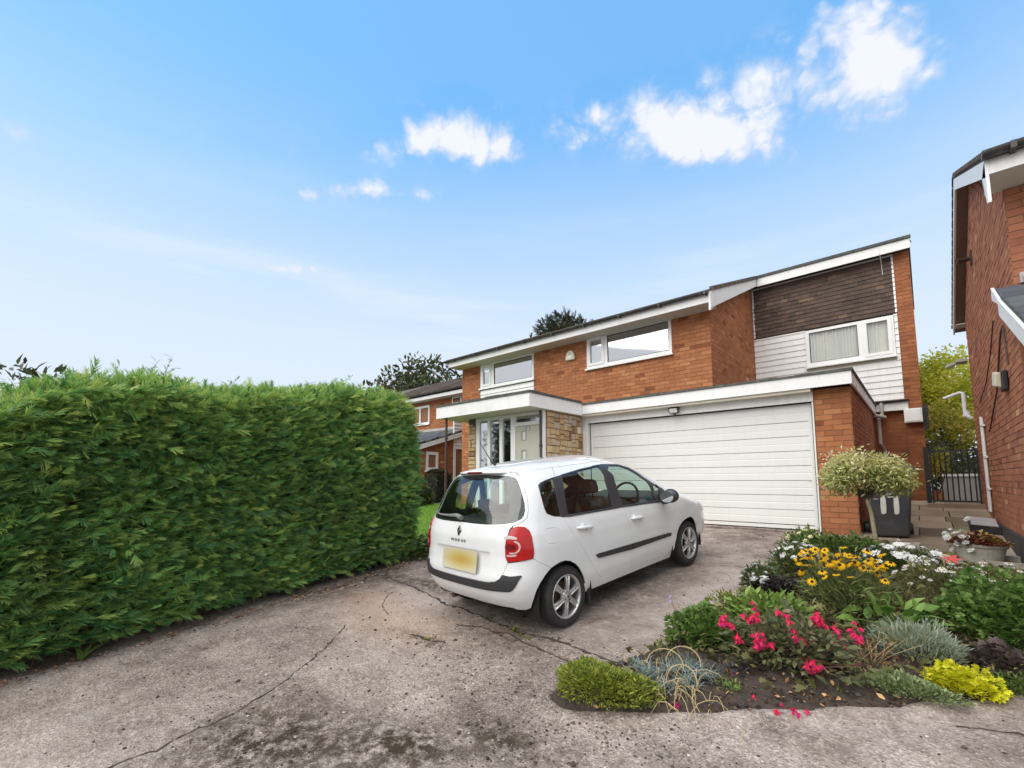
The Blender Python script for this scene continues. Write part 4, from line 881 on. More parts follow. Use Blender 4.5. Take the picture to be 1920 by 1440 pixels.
# small side window of the lean-to (faces +X)
q = MB(); a, b, c, d = SW_
for r_ in ((a,a+.10,c,d),(b-.10,b,c,d),(a+.10,b-.10,c,c+.11),(a+.10,b-.10,d-.11,d)): q.box(SX-.02, SX+.03, r_[0], r_[1], r_[2], r_[3])
lw = q.build('window', M['upvc'], nb)
q = MB(); q.quad((SX-.005,a+.10,c+.11),(SX-.005,b-.10,c+.11),(SX-.005,b-.10,d-.11),(SX-.005,a+.10,d-.11)); q.build('pane', M['glass'], lw, recalc=False)
q = MB(); q.box(SX-.005, SX+.09, a-.05, b+.08, c-.05, c-.001); q.build('sill', M['upvc'], lw)
q = MB(); q.box(SX-.5, SX-.45, a, b, c, d); q.build('room_lining', M['dark_room'], lw)
# lean-to roof, its barge board
q = MB(); q.ct = .5
def qz(y): return 2.74+.30*(y-9.2)
q.hexa([(-19,9.15,qz(9.15)),(SX+.12,9.15,qz(9.15)),(SX+.12,NY,qz(NY)),(-19,NY,qz(NY)),(-19,9.15,qz(9.15)+.05),(SX+.12,9.15,qz(9.15)+.05),(SX+.12,NY,qz(NY)+.05),(-19,NY,qz(NY)+.05)])
lr = q.build('lean_to_roof', M['felt'], nb)
for r_ in range(11):
    y0 = 9.13+r_*.30
    for c_ in range(14):
        x1 = SX+.13-c_*.32-(.16 if r_ % 2 else 0); x0 = x1-.31
        q = MB(); q.ct = float(np.clip(random.gauss(.55, .25), 0, 1)); q.hexa([(x0,y0,qz(y0)+.055),(x1,y0,qz(y0)+.055),(x1,y0+.33,qz(y0+.33)+.052),(x0,y0+.33,qz(y0+.33)+.052),(x0,y0,qz(y0)+.095),(x1,y0,qz(y0)+.095),(x1,y0+.33,qz(y0+.33)+.066),(x0,y0+.33,qz(y0+.33)+.066)]); q.build('tile', M['slate'], lr)
q = MB(); q.hexa([(SX+.10,9.1,qz(9.1)-.17),(SX+.13,9.1,qz(9.1)-.17),(SX+.13,NY-.02,qz(NY)-.17),(SX+.10,NY-.02,qz(NY)-.17),(SX+.10,9.1,qz(9.1)),(SX+.13,9.1,qz(9.1)),(SX+.13,NY-.02,qz(NY)),(SX+.10,NY-.02,qz(NY))]); q.box(SX+.10, SX+.13, 9.08, 9.50, qz(9.1)-.26, qz(9.1)-.171); q.build('bargeboard', M['white'], nb)
q = MB(); q.box(-19, SX+.13, NY-.06, NY-.012, qz(NY)+.06, qz(NY)+.17); q.build('flashing', M['pipe_g'], nb)
# white boarded side entry between the houses
q = MB(); q.box(SX-.02, SX+.02, 11.46, 12.42, 2.85, 4.05); cl2 = q.build('cladding', M['cream'], nb)
for k in range(9):
    z = 2.86+k*.132; b_ = MB(); b_.hexa([(SX+.05,11.47,z),(SX+.05,12.40,z),(SX+.02,12.40,z),(SX+.02,11.47,z),(SX+.028,11.47,z+.127),(SX+.028,12.40,z+.127),(SX+.02,12.40,z+.127),(SX+.02,11.47,z+.127)]); b_.build('board', M['white'], cl2)
q = MB(); q.box(SX-.02, SX+.045, 11.46, 11.56, .95, 2.849); q.box(SX-.02, SX+.045, 12.36, 12.42, .95, 2.849); q.build('door_frame', M['white'], nb)
q = MB(); q.box(SX-.09, SX-.06, 11.64, 12.30, .95, 2.80); q.build('side_door', plain('grey_side_door', (.30,.29,.28), .6), nb)

# ================================================================== PASSAGE: slabs, gate, garden wall
path = empty('path', (.2, 10, gz(0, 10)), kind='structure')
M['slab'] = tinted('paving_slab', [(0, (.15,.115,.082)), (.5, (.29,.23,.168)), (1, (.40,.34,.265))], .95, 3.5, .9, .4, 50)
q = MB(); zq = [(-.75,7.9),(1.8,6.9),(1.8,12.4),(-.75,12.4)]; q.add([(x,y,float(gz(x,y))-.012) for x, y in zq], [(0,1,2,3)]); q.build('bedding', M['soil'], path, recalc=False)
ys_ = 7.32; r_ = 0
while ys_ < 12.3:
    h_ = [.45,.62,.46,.6,.62,.5,.6,.62,.6][r_ % 9]; xs_ = [-.73,-.1,.22,.80,1.4] if r_ % 2 else [-.73,-.30,.28,.80,1.4]
    for a, b in zip(xs_[:-1], xs_[1:]):
        if ys_ < 8.0 and b < .1: continue
        q = MB(); q.ct = float(np.clip(random.gauss(.5, .22), 0, 1)); g_ = .008; t0, t1 = random.uniform(.012, .024), random.uniform(.012, .024)
        P = [(a+g_, ys_+g_), (b-g_, ys_+g_), (b-g_, ys_+h_-g_), (a+g_, ys_+h_-g_)]
        q.hexa([(x, y, float(gz(x, y))-.01) for x, y in P]+[(P[0][0],P[0][1],float(gz(0,P[0][1]))+t0),(P[1][0],P[1][1],float(gz(0,P[1][1]))+t1),(P[2][0],P[2][1],float(gz(0,P[2][1]))+t1),(P[3][0],P[3][1],float(gz(0,P[3][1]))+t0)]); q.build('slab', M['slab'], path)
    ys_ += h_; r_ += 1
st = MB(); st.box(.02, .80, 11.55, 11.85, 1.0, 1.215); st.build('step', M['slab'], path)
gate = empty('iron_gate', (.42, 11.9, 1.18), 'black iron gate of thin vertical bars between the two houses', 'gate')
def bar(x, z0, z1, r=.011): q = MB(); q.tube([(x,11.9,z0),(x,11.9,z1)], r, 6); q.build('bar', M['iron'], gate)
q = MB()
for z in (1.24, 2.18): q.box(.10, .76, 11.888, 11.912, z, z+.03)
q.box(.10, .128, 11.885, 11.915, 1.2, 2.22); q.box(.735, .762, 11.885, 11.915, 1.2, 2.22); q.build('frame', M['iron'], gate)
for k, x in enumerate(np.linspace(.17, .70, 8)): bar(float(x), 1.25, 2.17)
q = MB(); q.tube([(.13,11.9,2.2),(.28,11.9,2.31),(.42,11.9,2.33),(.58,11.9,2.31),(.74,11.9,2.2)], .010, 6); q.tube([(.20,11.895,1.4),(.30,11.895,1.75),(.24,11.895,1.95),(.36,11.895,2.1)], .009, 6); q.build('scroll', M['iron'], gate)
q = MB(); q.box(.02, .09, 11.86, 11.95, 1.12, 2.28); q.build('gate_post', M['iron'], gate)
gw = empty('garden_wall', (.6, 13.6, 1.2), 'low grey rendered wall with a white coping behind the gate', 'wall')
q = MB(); q.box(.30, 2.0, 13.55, 13.75, 1.0, 1.72); q.build('wall_body', M['render'], gw); q = MB(); q.box(.27, 2.02, 13.52, 13.78, 1.722, 1.775); q.build('coping', M['pipe_w'], gw)
for k in range(3):
    q = MB(); q.box(.12, .30, 13.3+k*.12, 13.5+k*.12, 1.0+k*.14, 1.14+k*.14); q.build('step', M['brick'], gw)
sh = empty('shutter', (.12, 12.86, 3.0), 'dark louvred vent standing out behind the white meter box', 'vent')
q = MB(); q.box(.078, .16, 13.0, 13.06, 2.72, 3.25); q.build('casing', M['black'], sh)
for k in range(6): q = MB(); q.box(.09, .15, 12.985, 12.999, 2.76+k*.08, 2.80+k*.08); q.build('slat', M['black'], sh)
lad = empty('boot_tray', (.58, 9.6, 1.0), 'flat black tray with a pale top lying beside the brown house wall', 'tray')
q = MB(); zt = float(gz(0, 9.6))+.02; q.hexa([(.44,9.30,zt-.02),(.74,9.15,zt-.03),(.76,9.85,zt+.03),(.46,10.0,zt+.05),(.44,9.30,zt+.07),(.74,9.15,zt+.06),(.76,9.85,zt+.12),(.46,10.0,zt+.14)]); q.build('tray', M['black'], lad)
q = MB(); q.hexa([(.46,9.33,zt+.066),(.72,9.19,zt+.058),(.74,9.83,zt+.12),(.48,9.97,zt+.137),(.46,9.33,zt+.08),(.72,9.19,zt+.072),(.74,9.83,zt+.135),(.48,9.97,zt+.15)]); q.build('tray_top', M['pipe_g'], lad)
# wheelie bin
bn = empty('wheelie_bin', (-.40, 8.72, gz(0, 8.7)), 'dark grey wheelie bin with two white paint strokes beside the garage pier', 'wheelie bin')
bz = float(gz(0, 8.5))+.02
def binpt(x, y, z):      # local frame turned a little to face the drive
    a = math.radians(8); return (-.42+x*math.cos(a)-y*math.sin(a), 8.74+x*math.sin(a)+y*math.cos(a), bz+z)
q = MB(); b0, b1 = (.20,.22), (.27,.31)
q.hexa([binpt(-b0[0],-b0[1],.02),binpt(b0[0],-b0[1],.02),binpt(b0[0],b0[1],.02),binpt(-b0[0],b0[1],.02),binpt(-b1[0],-b1[1],.96),binpt(b1[0],-b1[1],.96),binpt(b1[0],b1[1],.96),binpt(-b1[0],b1[1],.96)]); q.build('bin_body', M['bin'], bn, bevel=.03)
q = MB(); q.hexa([binpt(-.30,-.35,.965),binpt(.30,-.35,.965),binpt(.30,.34,.985),binpt(-.30,.34,.985),binpt(-.27,-.32,1.02),binpt(.27,-.32,1.02),binpt(.27,.30,1.06),binpt(-.27,.30,1.06)]); q.build('lid', M['bin'], bn, bevel=.015)
q = MB(); q.hexa([binpt(-.285,-.335,.90),binpt(.285,-.335,.90),binpt(.285,-.30,.90),binpt(-.285,-.30,.90),binpt(-.285,-.335,.958),binpt(.285,-.335,.958),binpt(.285,-.30,.958),binpt(-.285,-.30,.958)]); q.build('rim', M['bin'], bn)
for s_ in (-1, 1):
    c_ = binpt(.25*s_, .20, .10); q = MB(); q.lathe([(0,-.03),(.095,-.03),(.10,-.02),(.10,.02),(.095,.03),(0,.03)], (0,0,0), 18, 'y'); o_ = q.build('wheel', M['black'], bn)
    me = o_.data; R_ = Matrix.Rotation(math.radians(98), 3, 'Z')
    for v in me.vertices: v.co = R_ @ v.co+Vector(c_)
    me.update()
wp = plain('white_brushed_paint', (.78,.78,.74), .7, .08, 20)
def front(x, z): t = (z-.02)/.94; y = -(b0[1]+(b1[1]-b0[1])*t)-.004; return binpt(x, y, z)
for xc, wv in ((-.075, .032), (.070, .030)):
    q = MB(); pts = []
    prof = [(-.9,.47),(-.4,.455),(.2,.46),(.85,.475),(1.0,.55),(.95,.66),(.55,.73),(-.2,.70),(-.85,.69),(-1.0,.58)]
    q.add([front(xc+wv*a, z-.12) for a, z in prof], [tuple(range(len(prof)))]); q.build('paint_stroke', wp, bn, recalc=False)
q = MB()
for pr_ in ([(-.05,.725),(.03,.735),(.035,.75),(-.03,.75)], [(-.02,.69),(.05,.70),(.05,.71),(-.02,.705)], [(-.18,.665),(-.13,.668),(-.13,.675),(-.18,.672)]): q.add([front(a, z-.12) for a, z in pr_], [tuple(range(4))])
q.build('paint_stroke', wp, bn, recalc=False)
# shallow trough with an oval planter standing in it
tg = empty('stone_trough', (.55, 7.55, .72), 'shallow pale stone trough on the paving with the planter standing in it', 'trough')
def oval(cx, cy, rx, ry, n=28, p=2.0): return [(cx+rx*np.sign(math.cos(t))*abs(math.cos(t))**(2/p), cy+ry*np.sign(math.sin(t))*abs(math.sin(t))**(2/p)) for t in np.linspace(0, 2*math.pi, n, endpoint=False)]
def ovalloft(mb, rings, cx, cy, n=28, p=2.0, cap=True):
    vs = []; 
    for rx, ry, z in rings: vs += [(x, y, z) for x, y in oval(cx, cy, rx, ry, n, p)]
    fs = [(i*n+k, i*n+(k+1)%n, (i+1)*n+(k+1)%n, (i+1)*n+k) for i in range(len(rings)-1) for k in range(n)]
    if cap: fs += [tuple(range(n))[::-1], tuple(range((len(rings)-1)*n, len(rings)*n))]
    mb.add(vs, fs)
M['pale_stone'] = plain('pale_cast_stone', (.36,.34,.29), .9, .2, 7, bmp=.4, dirt=((.16,.17,.12), 6, .6))
tz = float(gz(0, 7.4))+.015
q = MB(); X0, X1, Y0, Y1 = .17, .80, 7.30, 7.72
q.box(X0, X1, Y0, Y0+.045, tz, tz+.055); q.box(X0, X1, Y1-.045, Y1, tz+.02, tz+.085); q.box(X0, X0+.045, Y0+.046, Y1-.046, tz, tz+.07); q.box(X1-.045, X1, Y0+.046, Y1-.046, tz, tz+.07); q.box(X0+.046, X1-.046, Y0+.046, Y1-.046, tz-.02, tz+.02)
q.build('trough', M['pale_stone'], tg)
plp = empty('oval_planter', (.42, 7.52, .75), 'oval stone-grey planter of red begonias and small white flowers on the paving', 'planter')
q = MB(); ovalloft(q, [(.17,.11,tz+.022),(.185,.12,tz+.05),(.215,.135,tz+.17),(.235,.15,tz+.185),(.24,.155,tz+.21),(.22,.14,tz+.215),(.21,.13,tz+.185)], .42, 7.52); q.build('pot', M['pale_stone'], plp, smooth=False)
q = MB(); ovalloft(q, [(.20,.125,tz+.17),(.205,.128,tz+.19)], .42, 7.52); q.build('compost', M['soil'], plp)

# ================================================================== VEGETATION
def leaf_t(l, w, n=3, fold=.25, droop=.2, prof=None, tdt=0.0):
    prof = prof or [.25, .95, .85, .06] if n == 3 else (prof or [.35, 1.0, .06])
    V = []; T = []
    for i in range(n+1):
        t = i/n; x = l*t; ww = w/2*prof[i]; z = -droop*l*t*t
        V += [(x, -ww, z+fold*ww), (x, 0, z), (x, ww, z+fold*ww)]; T += [tdt*t]*3
    F = [(i*3, (i+1)*3, (i+1)*3+1, i*3+1) for i in range(n)]+[(i*3+1, (i+1)*3+1, (i+1)*3+2, i*3+2) for i in range(n)]
    return np.array(V), np.array(F), np.array(T)
def blade_t(l, w, n=3, droop=.5):
    V = []
    for i in range(n+1):
        t = i/n; ww = w/2*(1-t*.92); V += [(l*t*(1-.15*droop*t), -ww, -droop*l*t*t*.6), (l*t*(1-.15*droop*t), ww, -droop*l*t*t*.6)]
    return np.array(V), np.array([(i*2, i*2+2, i*2+3, i*2+1) for i in range(n)])
def join_t(parts):
    V = []; F = []; T = []; Mi = []; b = 0
    for p in parts:
        v, f = p[0], p[1]; t = p[2] if len(p) > 2 else np.zeros(len(v)); m = p[3] if len(p) > 3 else np.zeros(len(f), int)
        V.append(v); F.append(f+b); T.append(t); Mi.append(m); b += len(v)
    return np.concatenate(V), np.concatenate(F), np.concatenate(T), np.concatenate(Mi)
def xf(t, R=None, loc=(0,0,0), s=1.0, dt=0.0, mi=None):
    v = t[0]*s
    if R is not None: v = v@np.asarray(R).T
    return v+np.array(loc), t[1], (t[2] if len(t) > 2 else np.zeros(len(v)))+dt, (t[3] if len(t) > 3 else np.zeros(len(t[1]), int)) if mi is None else np.full(len(t[1]), mi)
def Rz(a): c, s = math.cos(a), math.sin(a); return np.array([[c,-s,0],[s,c,0],[0,0,1]])
def Ry(a): c, s = math.cos(a), math.sin(a); return np.array([[c,0,s],[0,1,0],[-s,0,c]])
def Rx(a): c, s = math.cos(a), math.sin(a); return np.array([[1,0,0],[0,c,-s],[0,s,c]])
# ---- conifer hedge
def spray_t(seed, l=.13):
    r = np.random.default_rng(seed); parts = []
    q = blade_t(l, .009, 3, .35); parts.append((q[0], q[1], np.array([-.1,-.1,.0,.0,.1,.1,.3,.3])))
    n = 6
    for i in range(n):
        t = .12+.80*i/n
        for sgn in (-1, 1):
            ll = l*(.46*(1-t)+.17)*r.uniform(.75, 1.25); b = blade_t(ll, .0115, 1, .3); a = sgn*r.uniform(.26, .52)
            parts.append(xf((b[0], b[1], np.array([-.08,-.08,.26,.26])), Rz(a)@Rx(r.uniform(-.4,.4)), (l*t, 0, -.21*l*t*t+r.uniform(-.006,.004)), 1, .03))
    return join_t(parts)
SPR = [spray_t(s, l) for s, l in ((1,.14),(2,.17),(3,.12),(4,.20),(5,.15))]
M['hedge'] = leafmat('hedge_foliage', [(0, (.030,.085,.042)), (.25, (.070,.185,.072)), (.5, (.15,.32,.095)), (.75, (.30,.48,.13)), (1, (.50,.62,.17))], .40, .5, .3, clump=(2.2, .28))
_nt = M['hedge'].node_tree; _rmp = [q for q in _nt.nodes if q.type == 'VALTORGB'][0]; _g = N(_nt, 'ShaderNodeNewGeometry'); _n1 = noise(_nt, 1.3, 5, .6, vec=_g.outputs['Position']); _mr = N(_nt, 'ShaderNodeMapRange'); _nt.links.new(_n1, _mr.inputs[0]); _mr.inputs[1].default_value = .56; _mr.inputs[2].default_value = .72; _mr.inputs[4].default_value = .42
_cm = mixc_(_nt, _mr.outputs[0], _rmp.outputs[0], (.16,.125,.05))
for _l in list(_nt.links):
    if _l.from_node == _rmp and _l.to_node.type in ('BSDF_PRINCIPLED', 'BSDF_TRANSLUCENT'): _s = _l.to_socket; _nt.links.remove(_l); _nt.links.new(_cm, _s)
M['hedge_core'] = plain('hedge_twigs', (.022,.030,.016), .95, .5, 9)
M['twig'] = plain('brown_twig', (.085,.055,.035), .9, .3, 20)
def face_x(y, z): return -6.12+.06*np.sin(y*1.7+.6)+.045*np.sin(z*2.6+y*.8)+.03*np.sin(y*5.1+z*3.3)-.10*np.clip((z-gz(0,y)-1.9), 0, 1)**1.5-.12*np.exp(-(z-gz(0,y))/.25)
def hedge_top(y): return gz(0, y)+2.60+.05*np.sin(y*2.3)+.035*np.sin(y*6.1+1)-.42*np.clip((.45-y), 0, .6)-.18*np.clip((y-3.9)/.5, 0, 1)**2
HY0, HY1, HX1 = -2.6, 4.42, -7.75
hedge = empty('conifer_hedge', (-6.9, 1.0, gz(0, 1.0)), 'tall clipped dark green conifer hedge along the left of the drive', 'hedge')
P = []; Nn_ = []; T = []
n = 33000      # front face
y = rng.uniform(HY0, HY1, n); hgt = rng.beta(1.05, 1.0, n); z = gz(0, y)+.10+(hedge_top(y)-gz(0, y)-.12)*hgt
x = face_x(y, z)+rng.normal(-.03, .04, n)-.10*np.clip((y-4.14)/.28, 0, 1)**2
d = np.c_[rng.normal(.60, .22, n), rng.normal(.70, .38, n), rng.normal(.30, .34, n)+.15*np.sin(y*2.1+z*1.3)]
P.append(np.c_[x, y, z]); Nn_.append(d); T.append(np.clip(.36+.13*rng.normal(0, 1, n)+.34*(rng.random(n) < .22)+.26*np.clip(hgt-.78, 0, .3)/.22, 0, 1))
n = 9000       # top
y = rng.uniform(HY0, HY1, n); x = rng.uniform(HX1, -6.12, n); z = hedge_top(y)-.35*np.clip((-6.35+.0-x)*-1/.2, 0, 1)**2*.4+rng.normal(0, .035, n)+.03
d = np.c_[rng.normal(.15, .5, n), rng.normal(.05, .5, n), rng.normal(.85, .3, n)]
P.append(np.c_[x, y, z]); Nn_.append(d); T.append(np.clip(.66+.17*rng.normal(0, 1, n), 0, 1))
n = 6500       # rounded far end
hgt = rng.random(n); x = rng.uniform(HX1, -6.12, n); zt = hedge_top(np.full(n, HY1)); z = gz(0, HY1)+.1+(zt-gz(0, HY1)-.1)*hgt
y = HY1+.05*np.sin(z*4)+rng.normal(0, .035, n)-.22*np.clip((x+6.35)/.23, 0, 1)**2-.10*np.clip((hgt-.85)/.15, 0, 1)
d = np.c_[rng.normal(.2, .5, n), rng.normal(.7, .3, n), rng.normal(.4, .4, n)]
P.append(np.c_[x, y, z]); Nn_.append(d); T.append(np.clip(.42+.14*rng.normal(0, 1, n)+.30*np.clip(hgt-.85, 0, .2)/.15, 0, 1))
P = np.concatenate(P); D = np.concatenate(Nn_); T = np.concatenate(T); n = len(P)
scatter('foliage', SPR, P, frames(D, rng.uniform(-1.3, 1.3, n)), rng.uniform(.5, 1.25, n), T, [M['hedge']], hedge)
# dark inner mass of twigs
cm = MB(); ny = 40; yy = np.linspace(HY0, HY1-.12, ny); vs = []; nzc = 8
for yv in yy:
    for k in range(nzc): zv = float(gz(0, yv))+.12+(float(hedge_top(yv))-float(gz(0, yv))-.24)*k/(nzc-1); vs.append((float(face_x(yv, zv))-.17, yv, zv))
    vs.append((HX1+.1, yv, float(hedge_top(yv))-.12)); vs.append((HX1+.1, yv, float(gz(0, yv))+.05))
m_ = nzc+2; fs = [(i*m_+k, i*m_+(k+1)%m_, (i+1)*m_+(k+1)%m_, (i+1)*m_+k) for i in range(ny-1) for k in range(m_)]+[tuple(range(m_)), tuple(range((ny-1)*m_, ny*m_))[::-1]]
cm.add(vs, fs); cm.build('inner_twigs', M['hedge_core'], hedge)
tw_ = MB()
for k in range(46):
    yv = rng.uniform(-.5, 4.4); x0 = rng.uniform(-6.8, -6.2); zv = float(gz(0, yv)); tw_.tube([(x0,yv,zv),(x0+.05,yv+.05,zv+.35)], .012, 5)
tag(tw_.build('stems', M['twig'], hedge), kind='stuff')
# long shoots that have escaped the shears
LSP = spray_t(9, .17); sp = MB(); Pp = []; Dd = []; Ss = []
for (yv, xv, hh) in ((.55,-6.6,.18),(1.05,-6.7,.42),(1.12,-6.62,.33),(1.2,-6.66,.45),(.95,-6.75,.3),(1.75,-6.5,.36),(1.82,-6.52,.22),(2.0,-6.6,.26),(2.25,-6.45,.18),(2.4,-6.5,.3),(2.55,-6.4,.2),(2.62,-6.5,.26),(3.0,-6.5,.22),(3.25,-6.45,.34),(3.3,-6.5,.2),(.2,-6.5,.25),(-.05,-6.6,.3),(.7,-6.8,.35),(3.9,-6.6,.14),(1.5,-6.7,.2),(2.75,-6.6,.16)):
    z0 = float(hedge_top(yv))-.02; dx_, dy_ = rng.normal(.05, .12), rng.normal(.18, .12); pts = [(xv+dx_*t*t, yv+dy_*t*t, z0+hh*t) for t in np.linspace(0, 1, 5)]
    sp.tube(pts, [.004,.0035,.003,.0025,.002], 4)
    for t in np.linspace(.15, 1.0, int(7+hh*14)): Pp.append((xv+dx_*t*t, yv+dy_*t*t, z0+hh*t)); Dd.append((rng.normal(0, .7), rng.normal(.1, .7), rng.uniform(.2, 1.0))); Ss.append(rng.uniform(.38, .75)*(1.15-.4*t))
sp.build('shoot_stems', M['twig'], hedge)
scatter('shoots', SPR, np.array(Pp), frames(np.array(Dd), rng.uniform(-1, 1, len(Pp))), np.array(Ss), np.clip(rng.normal(.42, .15, len(Pp)), 0, 1), [M['hedge']], hedge)

def clumped(n, c, r, k, rs, seed, flat=1.0, hollow=.45):
    """points in k clumps spread through an ellipsoid"""
    g = np.random.default_rng(seed); d = g.normal(0, 1, (k, 3)); d /= np.linalg.norm(d, axis=1)[:, None]
    cc = d*(hollow+(1-hollow)*g.random((k, 1))**.6)*np.array(r); w = g.integers(0, k, n)
    q = g.normal(0, 1, (n, 3)); q /= np.linalg.norm(q, axis=1)[:, None]; q *= g.random((n, 1))**.45*rs
    q[:, 2] *= flat; return cc[w]+q+np.array(c), q, w, g
def tree(name, label, base, top_c, r, nleaf, k, rs, leafs, mat, trunk_r, seed, lsize=(.7, 1.4), tint=.5, cat='tree', hollow=.45, group=None, limbs=9):
    base = np.array(base, float); t = empty(name, tuple(base), label, cat, group)
    P, q, w, g = clumped(nleaf, top_c, r, k, rs, seed, hollow=hollow); d = q+g.normal(0, .5*rs, (nleaf, 3))+np.array([0, 0, .25*rs])
    ct = g.normal(0, .10, k); scatter('crown', leafs, P, frames(d, g.uniform(-1.5, 1.5, nleaf)), g.uniform(*lsize, nleaf), np.clip(tint+ct[w]+g.normal(0, .12, nleaf), 0, 1), [mat], t, seed=seed)
    mb = MB(); c = np.array(top_c, float); mid = base+(c-base)*.55
    mb.tube([tuple(base-np.array([0,0,.1])), tuple(base+(mid-base)*.5+g.normal(0, .06, 3)), tuple(mid), tuple(c)], [trunk_r*1.25, trunk_r, trunk_r*.8, trunk_r*.35], 8)
    for i in range(limbs):
        e = c+np.clip(g.normal(0, 1, 3), -1.2, 1.2)*np.array(r)*.55; s = base+(c-base)*g.uniform(.45, .8); mb.tube([tuple(s), tuple((s+e)/2+g.normal(0, .1, 3)), tuple(e)], [trunk_r*.4, trunk_r*.25, trunk_r*.1], 5)
    mb.build('trunk', M['twig'], t); return t
LEAF6 = [leaf_t(.16, .085, 2, .2, .2), leaf_t(.13, .08, 2, .3, .1)]
M['tree_dark'] = leafmat('dark_tree_leaves', [(0, (.026,.036,.02)), (.4, (.065,.085,.035)), (.75, (.13,.135,.06)), (1, (.21,.17,.08))], .3, .55)
M['tree_conif'] = leafmat('conifer_leaves', [(0, (.015,.022,.014)), (.5, (.045,.055,.028)), (1, (.11,.10,.06))], .15, .6)
M['tree_lime'] = leafmat('lime_leaves', [(0, (.22,.28,.03)), (.4, (.44,.50,.05)), (.75, (.60,.62,.07)), (1, (.70,.66,.13))], .55, .5)
M['shrub_yel'] = leafmat('yellow_shrub_leaves', [(0, (.10,.13,.04)), (.4, (.27,.29,.06)), (.75, (.52,.46,.08)), (1, (.68,.56,.16))], .45, .5)
M['shrub_grey'] = leafmat('grey_green_leaves', [(0, (.03,.045,.025)), (.5, (.085,.11,.055)), (1, (.20,.22,.12))], .3, .5)
tree('bushy_tree', 'dark green round tree above the far end of the hedge', (-28.2, 20.5, 1.2), (-28.2, 20.5, 7.3), (4.3, 3.4, 3.2), 5600, 120, .85, LEAF6, M['tree_dark'], .22, 3, (1.5, 3.0), .48)
tree('conifer_tree', 'dark spiky conifer top showing over the roof of the brick house', (-16.4, 22.5, 1.2), (-16.4, 22.5, 9.3), (1.9, 1.8, 2.2), 5200, 60, .7, SPR, M['tree_conif'], .2, 4, (2.2, 3.6), .5)
tree('lime_tree', 'bright yellow-green leafy tree in the gap between the two brick houses', (.75, 19.0, 1.2), (.75, 19.0, 4.35), (1.7, 1.3, 1.05), 13000, 90, .40, [leaf_t(.10, .045, 2, .2, .3)], M['tree_lime'], .09, 5, (.7, 1.5), .68)
tree('golden_shrub', 'yellow-leaved shrub below the bright tree behind the gate', (.45, 16.8, 1.2), (.45, 16.8, 2.95), (1.0, .8, .62), 4200, 34, .30, [leaf_t(.09, .045, 2, .2, .2)], M['shrub_yel'], .05, 6, (.7, 1.4), .55, 'shrub')
tree('grey_green_shrub', 'grey-green shrub directly behind the iron gate', (.45, 14.9, 1.2), (.50, 14.9, 2.05), (.75, .6, .55), 3200, 26, .26, [leaf_t(.08, .035, 2, .2, .3)], M['shrub_grey'], .04, 7, (.6, 1.2), .5, 'shrub')
tree('small_gold_bush', 'small golden bush half hidden by the bars of the gate', (.28, 14.2, 1.2), (.24, 14.2, 1.95), (.22, .2, .38), 1100, 12, .13, [leaf_t(.06, .03, 2, .2, .2)], M['shrub_yel'], .02, 8, (.6, 1.2), .75, 'shrub')
tree('dark_garden_shrub', 'dark leafy mass filling the garden behind the gate', (1.6, 20.8, 1.2), (.9, 20.8, 2.8), (2.6, 1.0, 1.5), 4200, 50, .5, LEAF6, M['tree_dark'], .1, 9, (.8, 1.5), .4, 'shrub')
tree('laurel_shrub', 'loose shrub rising behind the near end of the hedge', (-8.6, .05, 0), (-8.6, .05, 2.55), (.75, 1.1, .62), 2600, 24, .24, [leaf_t(.11, .045, 2, .2, .2)], M['shrub_grey'], .05, 10, (.6, 1.3), .45, 'shrub')
# garden in front of the left neighbour
lawn = ob('lawn', gridsheet('lawn', np.array([-24,-18,-14,-11,-9,-7.5,-6.5]), np.array([4.9,6,7,8,9.0,9.4]), lambda X, Y: gz(X, Y)+.012+.0*X, M['lawn'])); tag(lawn, kind='structure')
bx = MB(); bx.box(-6.52, -5.5, 5.0, 9.6, .4, .41)
n = 42000; gx = rng.uniform(-14, -6.5, n); gy = 4.9+(9.4-4.9)*rng.random(n)
M['grass'] = leafmat('grass_blades', [(0, (.07,.16,.015)), (.5, (.17,.34,.03)), (1, (.33,.46,.07))], .35, .5, clump=(1.5, .4))
gd = np.c_[rng.normal(0, .5, n), rng.normal(0, .5, n), np.full(n, 1.0)]
q = scatter('grass', [blade_t(.055, .006, 2, .4)], np.c_[gx, gy, gz(gx, gy)+.01], frames(gd, rng.uniform(-3, 3, n)), rng.uniform(.6, 1.5, n), np.clip(rng.normal(.5, .18, n), 0, 1), [M['grass']]); tag(q, 'bright green mown lawn between the hedge and the houses', 'grass', kind='stuff')
M['box'] = leafmat('box_leaves', [(0, (.03,.05,.012)), (.5, (.085,.12,.025)), (1, (.17,.19,.05))], .25, .5)
